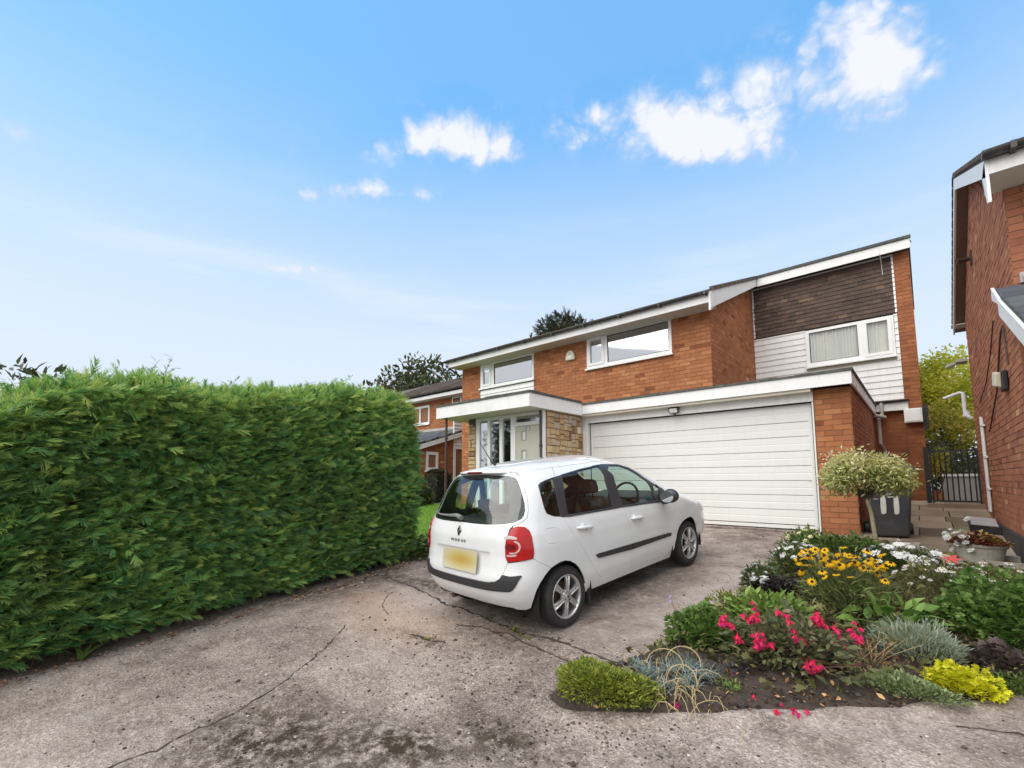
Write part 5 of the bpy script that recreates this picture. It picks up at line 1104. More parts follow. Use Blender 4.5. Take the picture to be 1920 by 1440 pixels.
def low_hedge(name, label, x0, x1, y0, y1, h, n, mat, seed, sz=(.5, 1), tint=.5, cat='shrub'):
    g = np.random.default_rng(seed); zb_ = float(gz(0, (y0+y1)/2)); t = empty(name, ((x0+x1)/2, (y0+y1)/2, zb_), label, cat)
    x = g.uniform(x0, x1, n); y = g.uniform(y0, y1, n); u = np.abs(2*(x-x0)/(x1-x0)-1); v = np.abs(2*(y-y0)/(y1-y0)-1)
    zt = h*np.clip(1-np.maximum(u, v)**5, .15, 1)**.5; s = g.random(n) < .6; z = np.where(s, zt, zt*g.random(n))+g.normal(0, .02, n)
    d = np.c_[g.normal(0, .6, n), g.normal(-.1, .6, n), g.uniform(.1, 1, n)]
    scatter('foliage', [leaf_t(.06, .035, 2, .2, .2)], np.c_[x, y, zb_+z], frames(d, g.uniform(-1, 1, n)), g.uniform(*sz, n), np.clip(tint+g.normal(0, .18, n), 0, 1), [mat], t)
    q = MB(); q.box(x0+.08, x1-.08, y0+.08, y1-.08, zb_-.02, zb_+h*.86); q.build('inner_twigs', M['hedge_core'], t); return t
low_hedge('clipped_bush', 'low clipped green bush below the small window of the far house', -13.4, -11.6, 8.55, 9.25, .62, 4200, M['box'], 41, (.8, 1.5))
low_hedge('dark_bush', 'dark purple-green bush against the far brick lean-to wall', -12.9, -12.1, 9.7, 10.5, 1.02, 2200, leafmat('dark_bush_leaves', [(0, (.02,.02,.012)), (.6, (.06,.055,.03)), (1, (.10,.075,.05))], .2), 42, (.8, 1.5))
def spiky(name, label, c, h, n, stops, seed, w=.012, spread=.55, cat='plant', droop=.5):
    g = np.random.default_rng(seed); t = empty(name, c, label, cat); d = np.c_[g.normal(0, spread, n), g.normal(0, spread, n), g.uniform(.5, 1, n)]
    m = leafmat(name+'_leaf', stops, .3, .5); p = np.array(c)+np.c_[g.normal(0, .04, n), g.normal(0, .04, n), np.zeros(n)]
    scatter('leaves', [blade_t(h, w, 4, droop)], p, frames(d, g.uniform(-.4, .4, n)), g.uniform(.55, 1.15, n), np.clip(g.normal(.5, .25, n), 0, 1), [m], t); return t
spiky('spiky_plant', 'pale yellow spiky plant at the end of the lawn behind the car', (-9.5, 8.35, float(gz(0, 8.35))), .62, 110, [(0, (.15,.16,.05)), (.6, (.38,.34,.13)), (1, (.55,.46,.22))], 51, .03)
# ivy and low growth where the hedge meets the drive, behind the car
for i, (xx, yy_, rr, nn) in enumerate(((-6.25, 4.75, .38, 900), (-6.05, 5.15, .3, 500))):
    c = (xx, yy_, float(gz(0, yy_))); t = empty('ground_ivy', c, ['leafy green ivy at the foot of the far hedge end', 'small patch of ivy beyond the hedge beside the car'][i], 'ivy')
    g = np.random.default_rng(60+i); a = g.uniform(0, 6.28, nn); r_ = rr*g.random(nn)**.5; p = np.c_[xx+r_*np.cos(a), yy_+r_*np.sin(a), c[2]+g.random(nn)*.34*(1-(r_/rr)**2)+.02]
    scatter('leaves', [leaf_t(.06, .05, 2, .2, .3)], p, frames(np.c_[g.normal(0, .7, nn), g.normal(0, .7, nn), g.uniform(.1, .8, nn)], g.uniform(-.5, .5, nn)), g.uniform(.6, 1.3, nn), np.clip(g.normal(.45, .2, nn), 0, 1), [M['box']], t)
spiky('dock_weed', 'broad-leaved green weed growing from the foot of the near hedge', (-6.05, .62, float(gz(0, .62))), .26, 9, [(0, (.05,.10,.02)), (1, (.14,.20,.05))], 52, .06, .7)

# ================================================================== FLOWER BED
BED = [(-2.02,2.60),(-1.80,2.52),(-1.30,2.84),(-.77,3.19),(-.16,3.66),(.33,4.10),(.95,4.72),(1.75,5.6),(1.75,6.7),(.62,6.92),(.13,7.32),(-.30,7.72),(-.72,8.05),(-1.38,8.28),(-1.46,7.4),(-1.50,6.46),(-1.47,5.4),(-1.54,4.6),(-1.62,4.0),(-1.70,3.6),(-1.86,3.15)]
BP = np.array(BED)
def in_poly(X, Y, poly=BP):
    X = np.asarray(X, float); Y = np.asarray(Y, float); r = np.zeros(X.shape, bool); n = len(poly); j = n-1
    for i in range(n):
        xi, yi = poly[i]; xj, yj = poly[j]
        c = ((yi > Y) != (yj > Y)) & (X < (xj-xi)*(Y-yi)/(yj-yi+1e-12)+xi); r ^= c; j = i
    return r
def edge_d(X, Y, poly=BP):
    m = np.full(np.shape(X), 1e9)
    for a, b in zip(poly, np.roll(poly, -1, 0)):
        d = b-a; t = np.clip(((X-a[0])*d[0]+(Y-a[1])*d[1])/(d@d), 0, 1); m = np.minimum(m, np.hypot(X-a[0]-t*d[0], Y-a[1]-t*d[1]))
    return m
def bedz(X, Y):
    d = np.where(in_poly(X, Y), edge_d(X, Y), 0); return gz(X, Y)+.012+.065*(1-np.exp(-d/.28))
X, Y = np.meshgrid(np.arange(-2.1, 1.8, .035), np.arange(2.45, 8.35, .035), indexing='ij'); ins = in_poly(X, Y)
Z = bedz(X, Y)+np.where(ins, .012*sinoise(X, Y, 22, 5)+.012*sinoise(X, Y, 55, 6), 0)-np.where(ins, 0, .05)
i_ = np.arange(X.size).reshape(X.shape); F = np.stack([i_[:-1,:-1], i_[1:,:-1], i_[1:,1:], i_[:-1,1:]], -1).reshape(-1, 4); keep = ins.reshape(-1)[F].any(1)
bed = ob('flower_bed', np_mesh('flower_bed', np.stack([X, Y, Z], -1).reshape(-1, 3), F[keep], [M['soil']], smooth=True)); tag(bed, kind='structure')
# low concrete lip along the front of the bed
kb = MB(); kp = [(-2.10,2.62),(-2.02,2.50),(-1.80,2.42),(-1.30,2.76),(-.77,3.11),(-.16,3.58),(.33,4.02),(.97,4.64),(1.8,5.53)]
KQ = []
for a, b in zip(kp[:-1], kp[1:]): KQ += [np.array(a)+(np.array(b)-np.array(a))*k/12 for k in range(12)]
KQ = np.array(KQ+[np.array(kp[-1])]); KS = np.array([KQ[max(0, i-5):i+6].mean(0) for i in range(len(KQ))]); KT = np.gradient(KS, axis=0); KT /= np.linalg.norm(KT, axis=1)[:, None]; KN = np.stack([-KT[:,1], KT[:,0]], 1)
kv = []; prof_ = [(-.06,-.02),(-.04,.004),(0,.014),(.03,.022),(.06,.026),(.085,.018),(.10,-.03)]
for p, nn in zip(KS, KN):
    for d_, h_ in prof_: q_ = p+nn*d_; kv.append((q_[0], q_[1], float(drivez(q_[0], q_[1]))+h_+.006*math.sin(p[0]*17+d_*30)*(h_ > .01)))
m_ = len(prof_); kb.add(kv, [(i*m_+k, i*m_+k+1, (i+1)*m_+k+1, (i+1)*m_+k) for i in range(len(KS)-1) for k in range(m_-1)])
kerb = kb.build('bed_edging', M['concrete'], None, smooth=True); tag(kerb, kind='structure')
# litter: dead leaves, petals, clods
M['litter'] = tinted('dead_leaf', [(0, (.075,.035,.02)), (.4, (.20,.095,.045)), (.75, (.40,.23,.11)), (1, (.55,.36,.17))], .8, 12, .3, 0)
n = 2300; lx = rng.uniform(-1.9, 1.2, n); ly = rng.uniform(2.6, 7.6, n); k_ = in_poly(lx, ly) & ((edge_d(lx, ly) < .5) | (rng.random(n) < .4)); lx, ly = lx[k_], ly[k_]; n = len(lx)
ld = np.c_[rng.normal(0, 1, n), rng.normal(0, 1, n), rng.normal(.1, .25, n)]
q = scatter('fallen_leaves', [leaf_t(.05, .028, 2, .5, -.3), leaf_t(.035, .028, 2, .4, .5)], np.c_[lx, ly, bedz(lx, ly)+.012], frames(ld, rng.normal(0, .5, n)), rng.uniform(.35, .95, n), rng.uniform(0, 1, n), [M['litter']]); tag(q, 'brown fallen leaves lying on the soil of the flower bed', 'leaves', kind='stuff')
n = 9000; lx = rng.uniform(-2, 1.4, n); ly = rng.uniform(2.6, 8.2, n); k_ = in_poly(lx, ly); lx, ly = lx[k_], ly[k_]; gs = np.minimum(rng.gamma(2, .0032, len(lx))+.003, .016)
M['clod'] = tinted('soil_clods', [(0, (.018,.012,.009)), (.6, (.06,.042,.032)), (1, (.13,.10,.08))], .95, 20, .2, 0)
q = scatter('soil_clods', [OCT], np.c_[lx, ly, bedz(lx, ly)+.004], rotz(rng.uniform(0, 6.28, len(lx))), np.c_[gs*1.2, gs, gs], rng.uniform(0, 1, len(lx)), [M['clod']]); tag(q, 'dark crumbs of soil on the flower bed', 'soil', kind='stuff')
n = 260; ly = rng.uniform(-.2, 4.4, n); lx = -5.98+rng.normal(0, .07, n)
q = scatter('hedge_litter', [leaf_t(.05, .03, 2, .5, -.2)], np.c_[lx, ly, drivez(lx, ly)+.012], frames(np.c_[rng.normal(0, 1, n), rng.normal(0, 1, n), rng.normal(.1, .2, n)], rng.normal(0, .5, n)), rng.uniform(.4, 1.0, n), rng.uniform(0, .8, n), [M['litter']]); tag(q, 'dry brown hedge litter along the edge of the drive', 'leaves', kind='stuff')

FL = {}
def petals_t(n, l, w, droop, lift=0.0, tilt=0.0, tdt=.2): return join_t([xf(leaf_t(l, w, 2, .15, droop, [.4, 1.0, .35], tdt), Rz(2*math.pi*i/n)@Ry(-lift), (0,0,0)) for i in range(n)])
def cone_t(r, h, n=8, z0=0.0):
    V = [(r*math.cos(2*math.pi*i/n), r*math.sin(2*math.pi*i/n), z0) for i in range(n)]+[(r*.75*math.cos(2*math.pi*i/n), r*.75*math.sin(2*math.pi*i/n), z0+h*.7) for i in range(n)]+[(r*.2*math.cos(2*math.pi*i/n), r*.2*math.sin(2*math.pi*i/n), z0+h) for i in range(n)]
    F = [(k*n+i, k*n+(i+1)%n, (k+1)*n+(i+1)%n, (k+1)*n+i) for k in range(2) for i in range(n)]
    return np.array(V), np.array(F)
def flower_mesh(name, t, mats): return np_mesh(name, t[0], t[1], mats, t[3], np.clip(t[2]+.5, 0, 1))
def place_flowers(parent, name, meshes, P, D, S, seed=0):
    g = np.random.default_rng(seed); R = frames(np.asarray(D, float), np.zeros(len(P)))
    for i, p in enumerate(P):
        # flower meshes face +z: map z to D
        z = np.asarray(D[i], float); z /= np.linalg.norm(z); a = np.cross([0,0,1.0] if abs(z[2]) < .9 else [1.0,0,0], z); a /= np.linalg.norm(a); b = np.cross(z, a); th = g.uniform(0, 6.28)
        x = a*math.cos(th)+b*math.sin(th); y = np.cross(z, x); m = np.eye(4); s = S[i]; m[:3,0] = x*s; m[:3,1] = y*s; m[:3,2] = z*s; m[:3,3] = p
        o = ob(name, meshes[int(g.integers(0, len(meshes)))], parent); o.matrix_basis = Matrix(m.tolist())
def stems_mesh(parent, A, B_, r, mat, name='stems', bow=.1, seed=0):
    g = np.random.default_rng(seed); mb = MB()
    for a, b in zip(A, B_):
        a = np.array(a); b = np.array(b); mid = (a+b)/2+g.normal(0, bow*np.linalg.norm(b-a)*.5, 3)*np.array([1,1,.2]); mb.tube([tuple(a), tuple(mid), tuple(b)], [r, r*.85, r*.65], 4, caps=False)
    return tag(mb.build(name, mat, parent, recalc=False), kind='stuff')
def bush(name, label, x, y, rx, ry, h, n, tpl, mat, seed, size=(.7, 1.3), up=.6, tint=.5, cat='plant', shell=.55, hb=0.0, group=None, tvar=.16):
    """leafy mound; returns the root and a function giving points on its surface"""
    z0 = float(bedz(np.array(x), np.array(y))) if in_poly(np.array(x), np.array(y)) else float(gz(x, y)); g = np.random.default_rng(seed); t = empty(name, (x, y, z0), label, cat, group)
    a = g.uniform(0, 6.28, n); ph = np.arccos(1-g.random(n)*.98); s = np.where(g.random(n) < shell, g.uniform(.86, 1.05, n), g.uniform(.3, .9, n))
    lump = 1+.14*np.sin(3*a+seed)+.10*np.sin(5*a+2*seed)*np.sin(4*ph)
    d = np.c_[np.sin(ph)*np.cos(a), np.sin(ph)*np.sin(a), np.cos(ph)]; P = d*np.c_[np.full(n, rx), np.full(n, ry), np.full(n, h)]*(s*lump)[:, None]+np.array([x, y, z0+hb])
    gx_, gy_ = P[:,0], P[:,1]; P[:,2] = np.maximum(P[:,2], np.where(in_poly(gx_, gy_), bedz(gx_, gy_), gz(gx_, gy_))+.012)
    dd = d*np.array([1,1,.6])+g.normal(0, .45, (n, 3))+np.array([0,0,up]); scatter('leaves', tpl, P, frames(dd, g.uniform(-.9, .9, n)), g.uniform(*size, n), np.clip(tint+g.normal(0, tvar, n)+.10*(s-.8), 0, 1), [mat], t, seed=seed)
    def surf(k, lift=.0, topbias=.5):
        a = g.uniform(0, 6.28, k); ph = np.arccos(1-g.random(k)*topbias); d = np.c_[np.sin(ph)*np.cos(a), np.sin(ph)*np.sin(a), np.cos(ph)]
        return d*np.array([rx, ry, h])*(1+lift)+np.array([x, y, z0+hb]), d
    return t, surf, np.array([x, y, z0]), g
LM = lambda name, stops, tr=.3: leafmat(name, stops, tr, .5)
G_dark = LM('leaf_dark_green', [(0, (.03,.05,.018)), (.5, (.08,.12,.035)), (1, (.19,.23,.08))], .4)
G_mid = LM('leaf_mid_green', [(0, (.045,.08,.02)), (.5, (.115,.18,.045)), (1, (.25,.32,.11))], .4)
G_fresh = LM('leaf_fresh_green', [(0, (.05,.105,.022)), (.5, (.13,.235,.05)), (1, (.29,.40,.12))], .4)
G_yel = LM('leaf_yellow_green', [(0, (.075,.11,.015)), (.5, (.20,.25,.03)), (.85, (.36,.36,.05)), (1, (.42,.30,.08))])
G_lime = LM('leaf_lime', [(0, (.30,.34,.012)), (.5, (.60,.60,.02)), (1, (.78,.72,.06))])
G_blue = LM('leaf_blue_grey', [(0, (.085,.12,.11)), (.5, (.22,.29,.27)), (1, (.42,.50,.47))], .2)
G_sage = LM('leaf_sage', [(0, (.13,.16,.11)), (.5, (.32,.37,.26)), (1, (.54,.58,.46))], .35)
G_black = LM('leaf_purple_black', [(0, (.012,.010,.012)), (.6, (.035,.028,.032)), (1, (.085,.07,.075))], .15)
G_brown = LM('leaf_bronze', [(0, (.03,.022,.02)), (.5, (.085,.06,.055)), (1, (.19,.14,.125))], .2)
G_olive = LM('leaf_olive', [(0, (.06,.06,.022)), (.5, (.16,.16,.055)), (1, (.33,.29,.13))], .4)
M['stem_g'] = plain('green_stem', (.09,.13,.04), .7, .2, 20); M['stem_r'] = plain('red_brown_stem', (.14,.055,.04), .7, .2, 20); M['straw'] = plain('straw_stem', (.42,.33,.18), .8, .2, 20)
def flat(name, stops, rough=.6): return leafmat(name, stops, .3, rough, .2)
F_yel = flat('yellow_petal', [(0, (.62,.30,.004)), (.5, (.80,.45,.006)), (1, (.88,.60,.03))]); F_cone = plain('dark_cone', (.025,.012,.008), .9, .3, 60)
F_white = flat('white_petal', [(0, (.62,.62,.58)), (1, (.86,.86,.84))]); F_cream = flat('cream_petal', [(0, (.66,.60,.30)), (1, (.86,.82,.55))])
F_pink = flat('fuchsia_petal', [(0, (.50,.012,.045)), (.5, (.72,.028,.09)), (1, (.84,.16,.22))]); F_mag = flat('magenta_petal', [(0, (.55,.02,.25)), (1, (.80,.14,.50))])
F_red = flat('coral_petal', [(0, (.62,.05,.06)), (1, (.80,.16,.15))]); F_lil = flat('lilac_petal', [(0, (.30,.26,.55)), (1, (.48,.42,.72))]); F_gold = plain('gold_centre', (.45,.28,.05), .8)

# -- green mound at the tip
t, surf, c, g = bush('mossy_mound', 'low yellow-green mossy mound at the pointed front tip of the flower bed', -1.70, 2.80, .36, .25, .12, 5200, [leaf_t(.028, .010, 2, .2, .3), leaf_t(.022, .008, 2, .3, .1)], G_yel, 101, (.7, 1.5), .7, .45, tvar=.2)
# -- dianthus tufts
for i, (x, y, s) in enumerate(((-1.62,3.17,.85),(-1.50,3.08,1.0),(-1.40,3.20,1.0),(-1.30,3.30,1.15),(-1.18,3.28,1.1),(-1.36,3.02,.75),(-1.25,3.14,.8))):
    z = float(bedz(np.array(x), np.array(y))); t = empty('blue_grass_tuft', (x, y, z), None, 'plant', 'blue-grey spiky tufts at the front of the bed')
    t['label'] = 'blue-grey spiky grass tuft '+['touching the back of the mossy mound, leftmost of the cluster','between the mossy mound and the dry stems','at the drive edge, third of the tufts from the mound','behind the tallest loop of dry straw','rightmost of the tufts, nearest the geranium','lowest tuft at the front beside the mound','under the dry straw loops at the front right'][i]
    n = 130; d = np.c_[g.normal(0, .65, n), g.normal(0, .65, n), g.uniform(.15, 1, n)]; p = np.array([x, y, z+.02])+g.normal(0, .035, (n, 3))*np.array([1,1,.4])
    scatter('leaves', [blade_t(.105*s, .006, 3, .35)], p, frames(d, g.uniform(-.5, .5, n)), g.uniform(.55, 1.25, n), np.clip(g.normal(.5, .2, n), 0, 1), [G_blue], t)
dst = empty('dead_stems', (-1.22, 3.0, .3), 'tangle of dry straw-coloured stems looping over the grey tufts', 'plant'); mb = MB()
for k in range(46):
    a = np.array([-1.30+g.normal(0, .14), 3.02+g.normal(0, .10), 0]); a[2] = float(bedz(a[0], a[1])); hh = g.uniform(.03, .11); e = a+np.array([g.normal(.04, .12), g.normal(-.02, .10), 0]); e[2] = float(bedz(e[0], e[1]))+.01
    m1 = (a+e)/2+np.array([0,0,hh]); mb.tube([tuple(a), tuple((a+m1)/2+np.array([0,0,hh*.35])), tuple(m1), tuple((m1+e)/2+np.array([0,0,hh*.3])), tuple(e)], .0022, 4, caps=False)
for cx_, cy_, r_ in ((-1.42,3.16,.13),(-1.26,3.05,.10),(-1.33,3.26,.12)):
    mb.tube([(cx_+r_*math.cos(t_), cy_+.5*r_*math.sin(t_), float(bedz(cx_, cy_))+.07+.09*math.sin(t_)) for t_ in np.linspace(0, math.pi*1.05, 12)], .0032, 5, caps=False)
tag(mb.build('stems', M['straw'], dst, recalc=False), kind='stuff')
# -- hardy geranium, leafy
GER = [join_t([xf(leaf_t(.045, .024, 2, .15, .2), Rz(a)) for a in (-1.5,-.8,0,.8,1.5)])]
t, surf, c, g = bush('geranium_plant', 'fresh green lobed-leaf plant left of the pink flowers beside the drive', -1.38, 3.86, .27, .24, .24, 620, GER, G_fresh, 103, (.7, 1.3), .8, .5)
a_ = np.c_[g.normal(c[0]-.12, .06, 7), g.normal(c[1]+.05, .06, 7), np.full(7, c[2])]; b_ = a_+np.c_[g.normal(-.14, .06, 7), g.normal(.02, .06, 7), g.uniform(.16, .3, 7)]
stems_mesh(t, a_, b_, .002, M['stem_r']); FL['lil'] = [flower_mesh('flower', join_t([xf(petals_t(5, .02, .014, .1, .3), None)]), [F_lil])]; place_flowers(t, 'flower', FL['lil'], b_, np.c_[g.normal(-.4, .4, 7), g.normal(-.5, .4, 7), np.full(7, .8)], g.uniform(.7, 1.1, 7))
# -- fuchsia
FU = [leaf_t(.055, .032, 2, .15, .35), leaf_t(.042, .024, 2, .2, .3)]
t, surf, c, g = bush('fuchsia_bush', 'bush with hanging pink fuchsia flowers and bronze stems at the front of the bed', -.80, 3.80, .42, .30, .30, 1150, FU, LM('fuchsia_leaf', [(0, (.055,.06,.03)), (.45, (.14,.16,.07)), (.8, (.26,.24,.13)), (1, (.36,.20,.13))], .4), 104, (.7, 1.4), .3, .45, shell=.5)
A = np.c_[g.normal(c[0], .08, 34), g.normal(c[1], .06, 34), np.full(34, c[2])]; Bp, bd_ = surf(34, .05, .9); stems_mesh(t, A, Bp, .0032, M['stem_r'], bow=.15)
bell = join_t([xf(leaf_t(.034, .016, 2, .2, .25, [.5,1.0,.1]), Rz(2*math.pi*i/4)@Ry(.45), (0,0,0), 1, 0, 0) for i in range(4)]+[xf(leaf_t(.024, .017, 2, .3, 0, [.6,1.0,.7]), Rz(2*math.pi*i/5+.3)@Ry(1.2), (0,0,0), 1, 0, 1) for i in range(5)]+[xf(blade_t(.03, .006, 1, 0), Ry(-1.57), (0,0,0), 1, 0, 0)]+[xf(blade_t(.045, .0025, 1, 0), Rz(i*2.1)@Ry(1.45), (0,0,0), 1, 0, 0) for i in range(3)])
FL['fu'] = [flower_mesh('flower', bell, [F_pink, F_mag])]
fc = [(-1.12,3.55,.36,16),(-.98,3.66,.42,11),(-.62,3.92,.40,20),(-.92,3.55,.25,14),(-.50,3.92,.30,6),(-.76,3.68,.45,5),(-1.05,3.50,.24,4),(-.70,3.62,.30,4),(-.40,4.0,.28,5),(-.62,3.58,.12,12),(-.98,3.72,.5,4),(-.42,4.05,.36,3)]
Pf = []; Df = []
for (x, y, h_, k) in fc:
    for _ in range(k): Pf.append((x+g.normal(0, .028), y+g.normal(0, .022), c[2]+h_*.70+g.normal(0, .024))); Df.append((g.normal(0, .35), g.normal(-.15, .3), 1.0))
place_flowers(t, 'flower', FL['fu'], Pf, Df, g.uniform(.85, 1.3, len(Pf)), 1)
pf = [(-.88,3.22),(-.72,3.26),(-.66,3.22),(-.64,3.18),(-.74,3.16),(-.60,3.26),(-1.05,3.42),(-1.24,2.92)]
for i, (x, y) in enumerate(pf):
    o = ob('fallen_flower', FL['fu'][0]); z = float(bedz(np.array(x), np.array(y))) if in_poly(np.array(x), np.array(y)) else float(drivez(np.array(x), np.array(y)))+.03
    o.location = (x, y, z+.014); o.rotation_euler = (1.3+i*.4, .6*i, i*1.9); o.scale = (.9,)*3; tag(o, 'fallen pink fuchsia flower '+['on the soil just inside the edge, left of the group','on the soil at the middle of the fallen group','on the concrete lip, right of the group','lowest on the concrete lip','on the lip at the left of the fallen group','on the soil, rightmost of the fallen group','alone on the dark soil below the fuchsia','alone near the dry stems'][i], 'flower', 'fallen fuchsia flowers')
# -- light green leafy clump behind the fuchsia
t, surf, c, g = bush('light_green_plant', 'bright light green leafy clump behind the fuchsia towards the drive', -1.02, 4.42, .34, .26, .20, 700, [leaf_t(.085, .034, 3, .2, .35)], LM('light_leaf', [(0, (.06,.12,.02)), (.5, (.16,.26,.045)), (1, (.36,.44,.14))]), 105, (.6, 1.2), .7, .5)
t, surf, c, g = bush('small_leaf_clump', 'low yellow-green clump at the drive edge left of the light green plant', -1.42, 4.62, .22, .2, .16, 620, [leaf_t(.035, .014, 2, .2, .2)], G_yel, 106, (.7, 1.3), .8, .35)
# -- black mondo-like tuft
t, surf, c, g = bush('black_leaved_plant', 'dark purple-black leaved plant beside the white flowers at the drive edge', -1.14, 5.25, .24, .2, .14, 700, [leaf_t(.05, .022, 2, .2, .3)], G_black, 107, (.7, 1.3), .5, .5)
# -- white phlox
clus = join_t([xf(petals_t(5, .016, .012, .05, .15), Ry(.55*((i > 0)))@Rz(i*1.05), (.022*math.cos(i*1.05)*(i > 0), .022*math.sin(i*1.05)*(i > 0), .012 if i == 0 else .004), 1, 0, 0) for i in range(7)])
FL['wh'] = [flower_mesh('flower', clus, [F_white])]
ast = join_t([xf(petals_t(9, .022, .008, .1, .05), None, (0,0,0), 1, 0, 0), xf(cone_t(.007, .006, 6), None, (0,0,.002), 1, 0, 1)]); FL['as'] = [flower_mesh('flower', ast, [F_white, F_gold])]
t, surf, c, g = bush('white_phlox', 'bushy plant with round white flower heads beside the drive', -1.33, 5.36, .19, .20, .25, 900, [leaf_t(.05, .018, 2, .2, .3)], G_dark, 108, (.7, 1.3), .6, .5)
p_, d_ = surf(22, .05, .55); stems_mesh(t, np.tile(c, (22,1)), p_, .0028, M['stem_g']); place_flowers(t, 'flower', FL['wh'], p_, d_+np.array([0,0,.5]), g.uniform(.8, 1.4, 22), 2)
t, surf, c, g = bush('white_daisy_bush', 'bushy plant dotted with white flowers left of the yellow daisies', -1.10, 6.05, .30, .30, .33, 1300, [leaf_t(.05, .018, 2, .2, .3)], G_dark, 109, (.7, 1.3), .6, .5)
p_, d_ = surf(46, .05, .6); stems_mesh(t, np.tile(c, (46,1))+g.normal(0, .05, (46,3))*np.array([1,1,0]), p_, .0028, M['stem_g']); place_flowers(t, 'flower', FL['wh'], p_, d_+np.array([0,0,.5]), g.uniform(.7, 1.2, 46), 3)
# -- cream flowers by the garage
cr = join_t([xf(petals_t(6, .028, .022, .1, .35), None, (0,0,0), 1, 0, 0), xf(petals_t(5, .02, .016, .0, .8), Rz(.4), (0,0,.004), 1, .1, 0)]); FL['cr'] = [flower_mesh('flower', cr, [F_cream])]
t, surf, c, g = bush('cream_flower_bush', 'cream-flowered bush nearest the garage door at the back of the bed', -1.20, 7.05, .26, .34, .27, 1000, [leaf_t(.06, .03, 2, .2, .3)], G_mid, 110, (.7, 1.3), .6, .55)
p_, d_ = surf(58, .06, .8); place_flowers(t, 'flower', FL['cr'], p_, d_+np.array([-.3,-.4,.4]), g.uniform(.7, 1.25, 58), 4)
t, surf, c, g = bush('leafy_filler', 'mixed green foliage with a few large leaves behind the yellow daisies', -.72, 6.85, .42, .36, .24, 1300, [leaf_t(.07, .03, 2, .2, .3)], G_mid, 111, (.6, 1.4), .6, .4)
# -- rudbeckia
t, surf, c, g = bush('yellow_daisy_plant', 'tall clump of golden yellow daisies with black centres in mid bed', -.56, 5.05, .34, .34, .40, 2300, [leaf_t(.075, .012, 2, .2, .4), leaf_t(.06, .010, 2, .2, .2)], LM('rud_leaf', [(0, (.06,.075,.025)), (.5, (.17,.20,.065)), (1, (.34,.35,.16))]), 112, (.7, 1.4), .8, .5)
rud = join_t([xf(petals_t(11, .034, .013, .25, .0), None, (0,0,0), 1, 0, 0), xf(cone_t(.011, .013, 8), None, (0,0,0), 1, 0, 1)]); rud2 = join_t([xf(petals_t(12, .03, .012, .75, -.2), None, (0,0,0), 1, -.1, 0), xf(cone_t(.012, .016, 8), None, (0,0,0), 1, 0, 1)])
FL['ru'] = [flower_mesh('flower', rud, [F_yel, F_cone]), flower_mesh('flower', rud2, [F_yel, F_cone])]
nf = 92; a = g.uniform(0, 6.28, nf); r_ = .36*g.random(nf)**.55; p_ = np.c_[c[0]+r_*np.cos(a)*1.0-.02, c[1]+r_*np.sin(a)*.9, c[2]+.45+.035*g.normal(0, 1, nf)-.16*(r_/.36)**2*(g.random(nf) < .6)]
stems_mesh(t, np.c_[g.normal(c[0], .09, nf), g.normal(c[1], .09, nf), np.full(nf, c[2])], p_, .003, M['stem_g'], bow=.08)
place_flowers(t, 'flower', FL['ru'], p_, np.c_[g.normal(.05, .35, nf), g.normal(-.35, .35, nf), np.full(nf, 1.0)], g.uniform(.8, 1.25, nf), 5)
# -- asters, white, back right
for i, (x, y, rx, ry, h_, nl, nf, lab) in enumerate(((-.20,6.55,.36,.30,.22,1200,62,'white daisies spreading under the standard tree'),(.05,5.85,.34,.30,.26,1000,46,'white daisies in front of the stone trough'),(.46,6.10,.42,.28,.20,1000,50,'white daisies along the right edge above the green clump'))):
    t, surf, c, g = bush('white_aster', lab, x, y, rx, ry, h_, nl, [leaf_t(.06, .010, 2, .2, .4), leaf_t(.045, .02, 2, .2, .2)], [G_dark, G_olive, G_olive][i], 113+i, (.7, 1.5), .8, .5)
    p_, d_ = surf(nf, .10, .62); p_[:,2] += g.normal(.02, .03, nf); stems_mesh(t, np.c_[g.normal(x, .1, nf), g.normal(y, .1, nf), np.full(nf, c[2])], p_, .002, M['stem_g']); place_flowers(t, 'flower', FL['as'] if i else FL['wh'], p_, d_*.5+np.array([0,-.25,.8]), g.uniform(.9, 1.6, nf), 6+i)
# brown stems and grassy stuff in the middle
gm = empty('grassy_clump', (-.12, 5.35, float(bedz(-.12, 5.35))), 'straggly olive grass and brown stems between the yellow daisies and asters', 'plant'); n = 420
p = np.c_[g.normal(-.10, .17, n), g.normal(5.35, .22, n), np.zeros(n)]; p[:,2] = bedz(p[:,0], p[:,1]); scatter('leaves', [blade_t(.34, .008, 4, .7)], p, frames(np.c_[g.normal(0, .45, n), g.normal(0, .45, n), g.uniform(.5, 1, n)], g.uniform(-.5, .5, n)), g.uniform(.4, 1.15, n), np.clip(g.normal(.5, .25, n), 0, 1), [LM('olive_blade', [(0, (.05,.045,.02)), (.5, (.14,.14,.05)), (1, (.34,.27,.13))])], gm)
# large-leaved plant
t, surf, c, g = bush('large_leaf_plant', 'plant with big smooth green leaves beside the grey lavender', -.24, 4.78, .24, .2, .18, 46, [leaf_t(.16, .085, 3, .25, .45)], LM('big_leaf', [(0, (.06,.12,.025)), (.5, (.14,.25,.05)), (1, (.28,.40,.11))]), 117, (.7, 1.25), .5, .5)
# -- lavender / grey artemisia
t, surf, c, g = bush('lavender_bush', 'feathery grey-green bush in front of the big green leaves', -.10, 4.34, .25, .20, .20, 2300, [leaf_t(.05, .006, 2, .2, .2), leaf_t(.04, .006, 2, .1, .0)], G_sage, 118, (.7, 1.5), .9, .5)
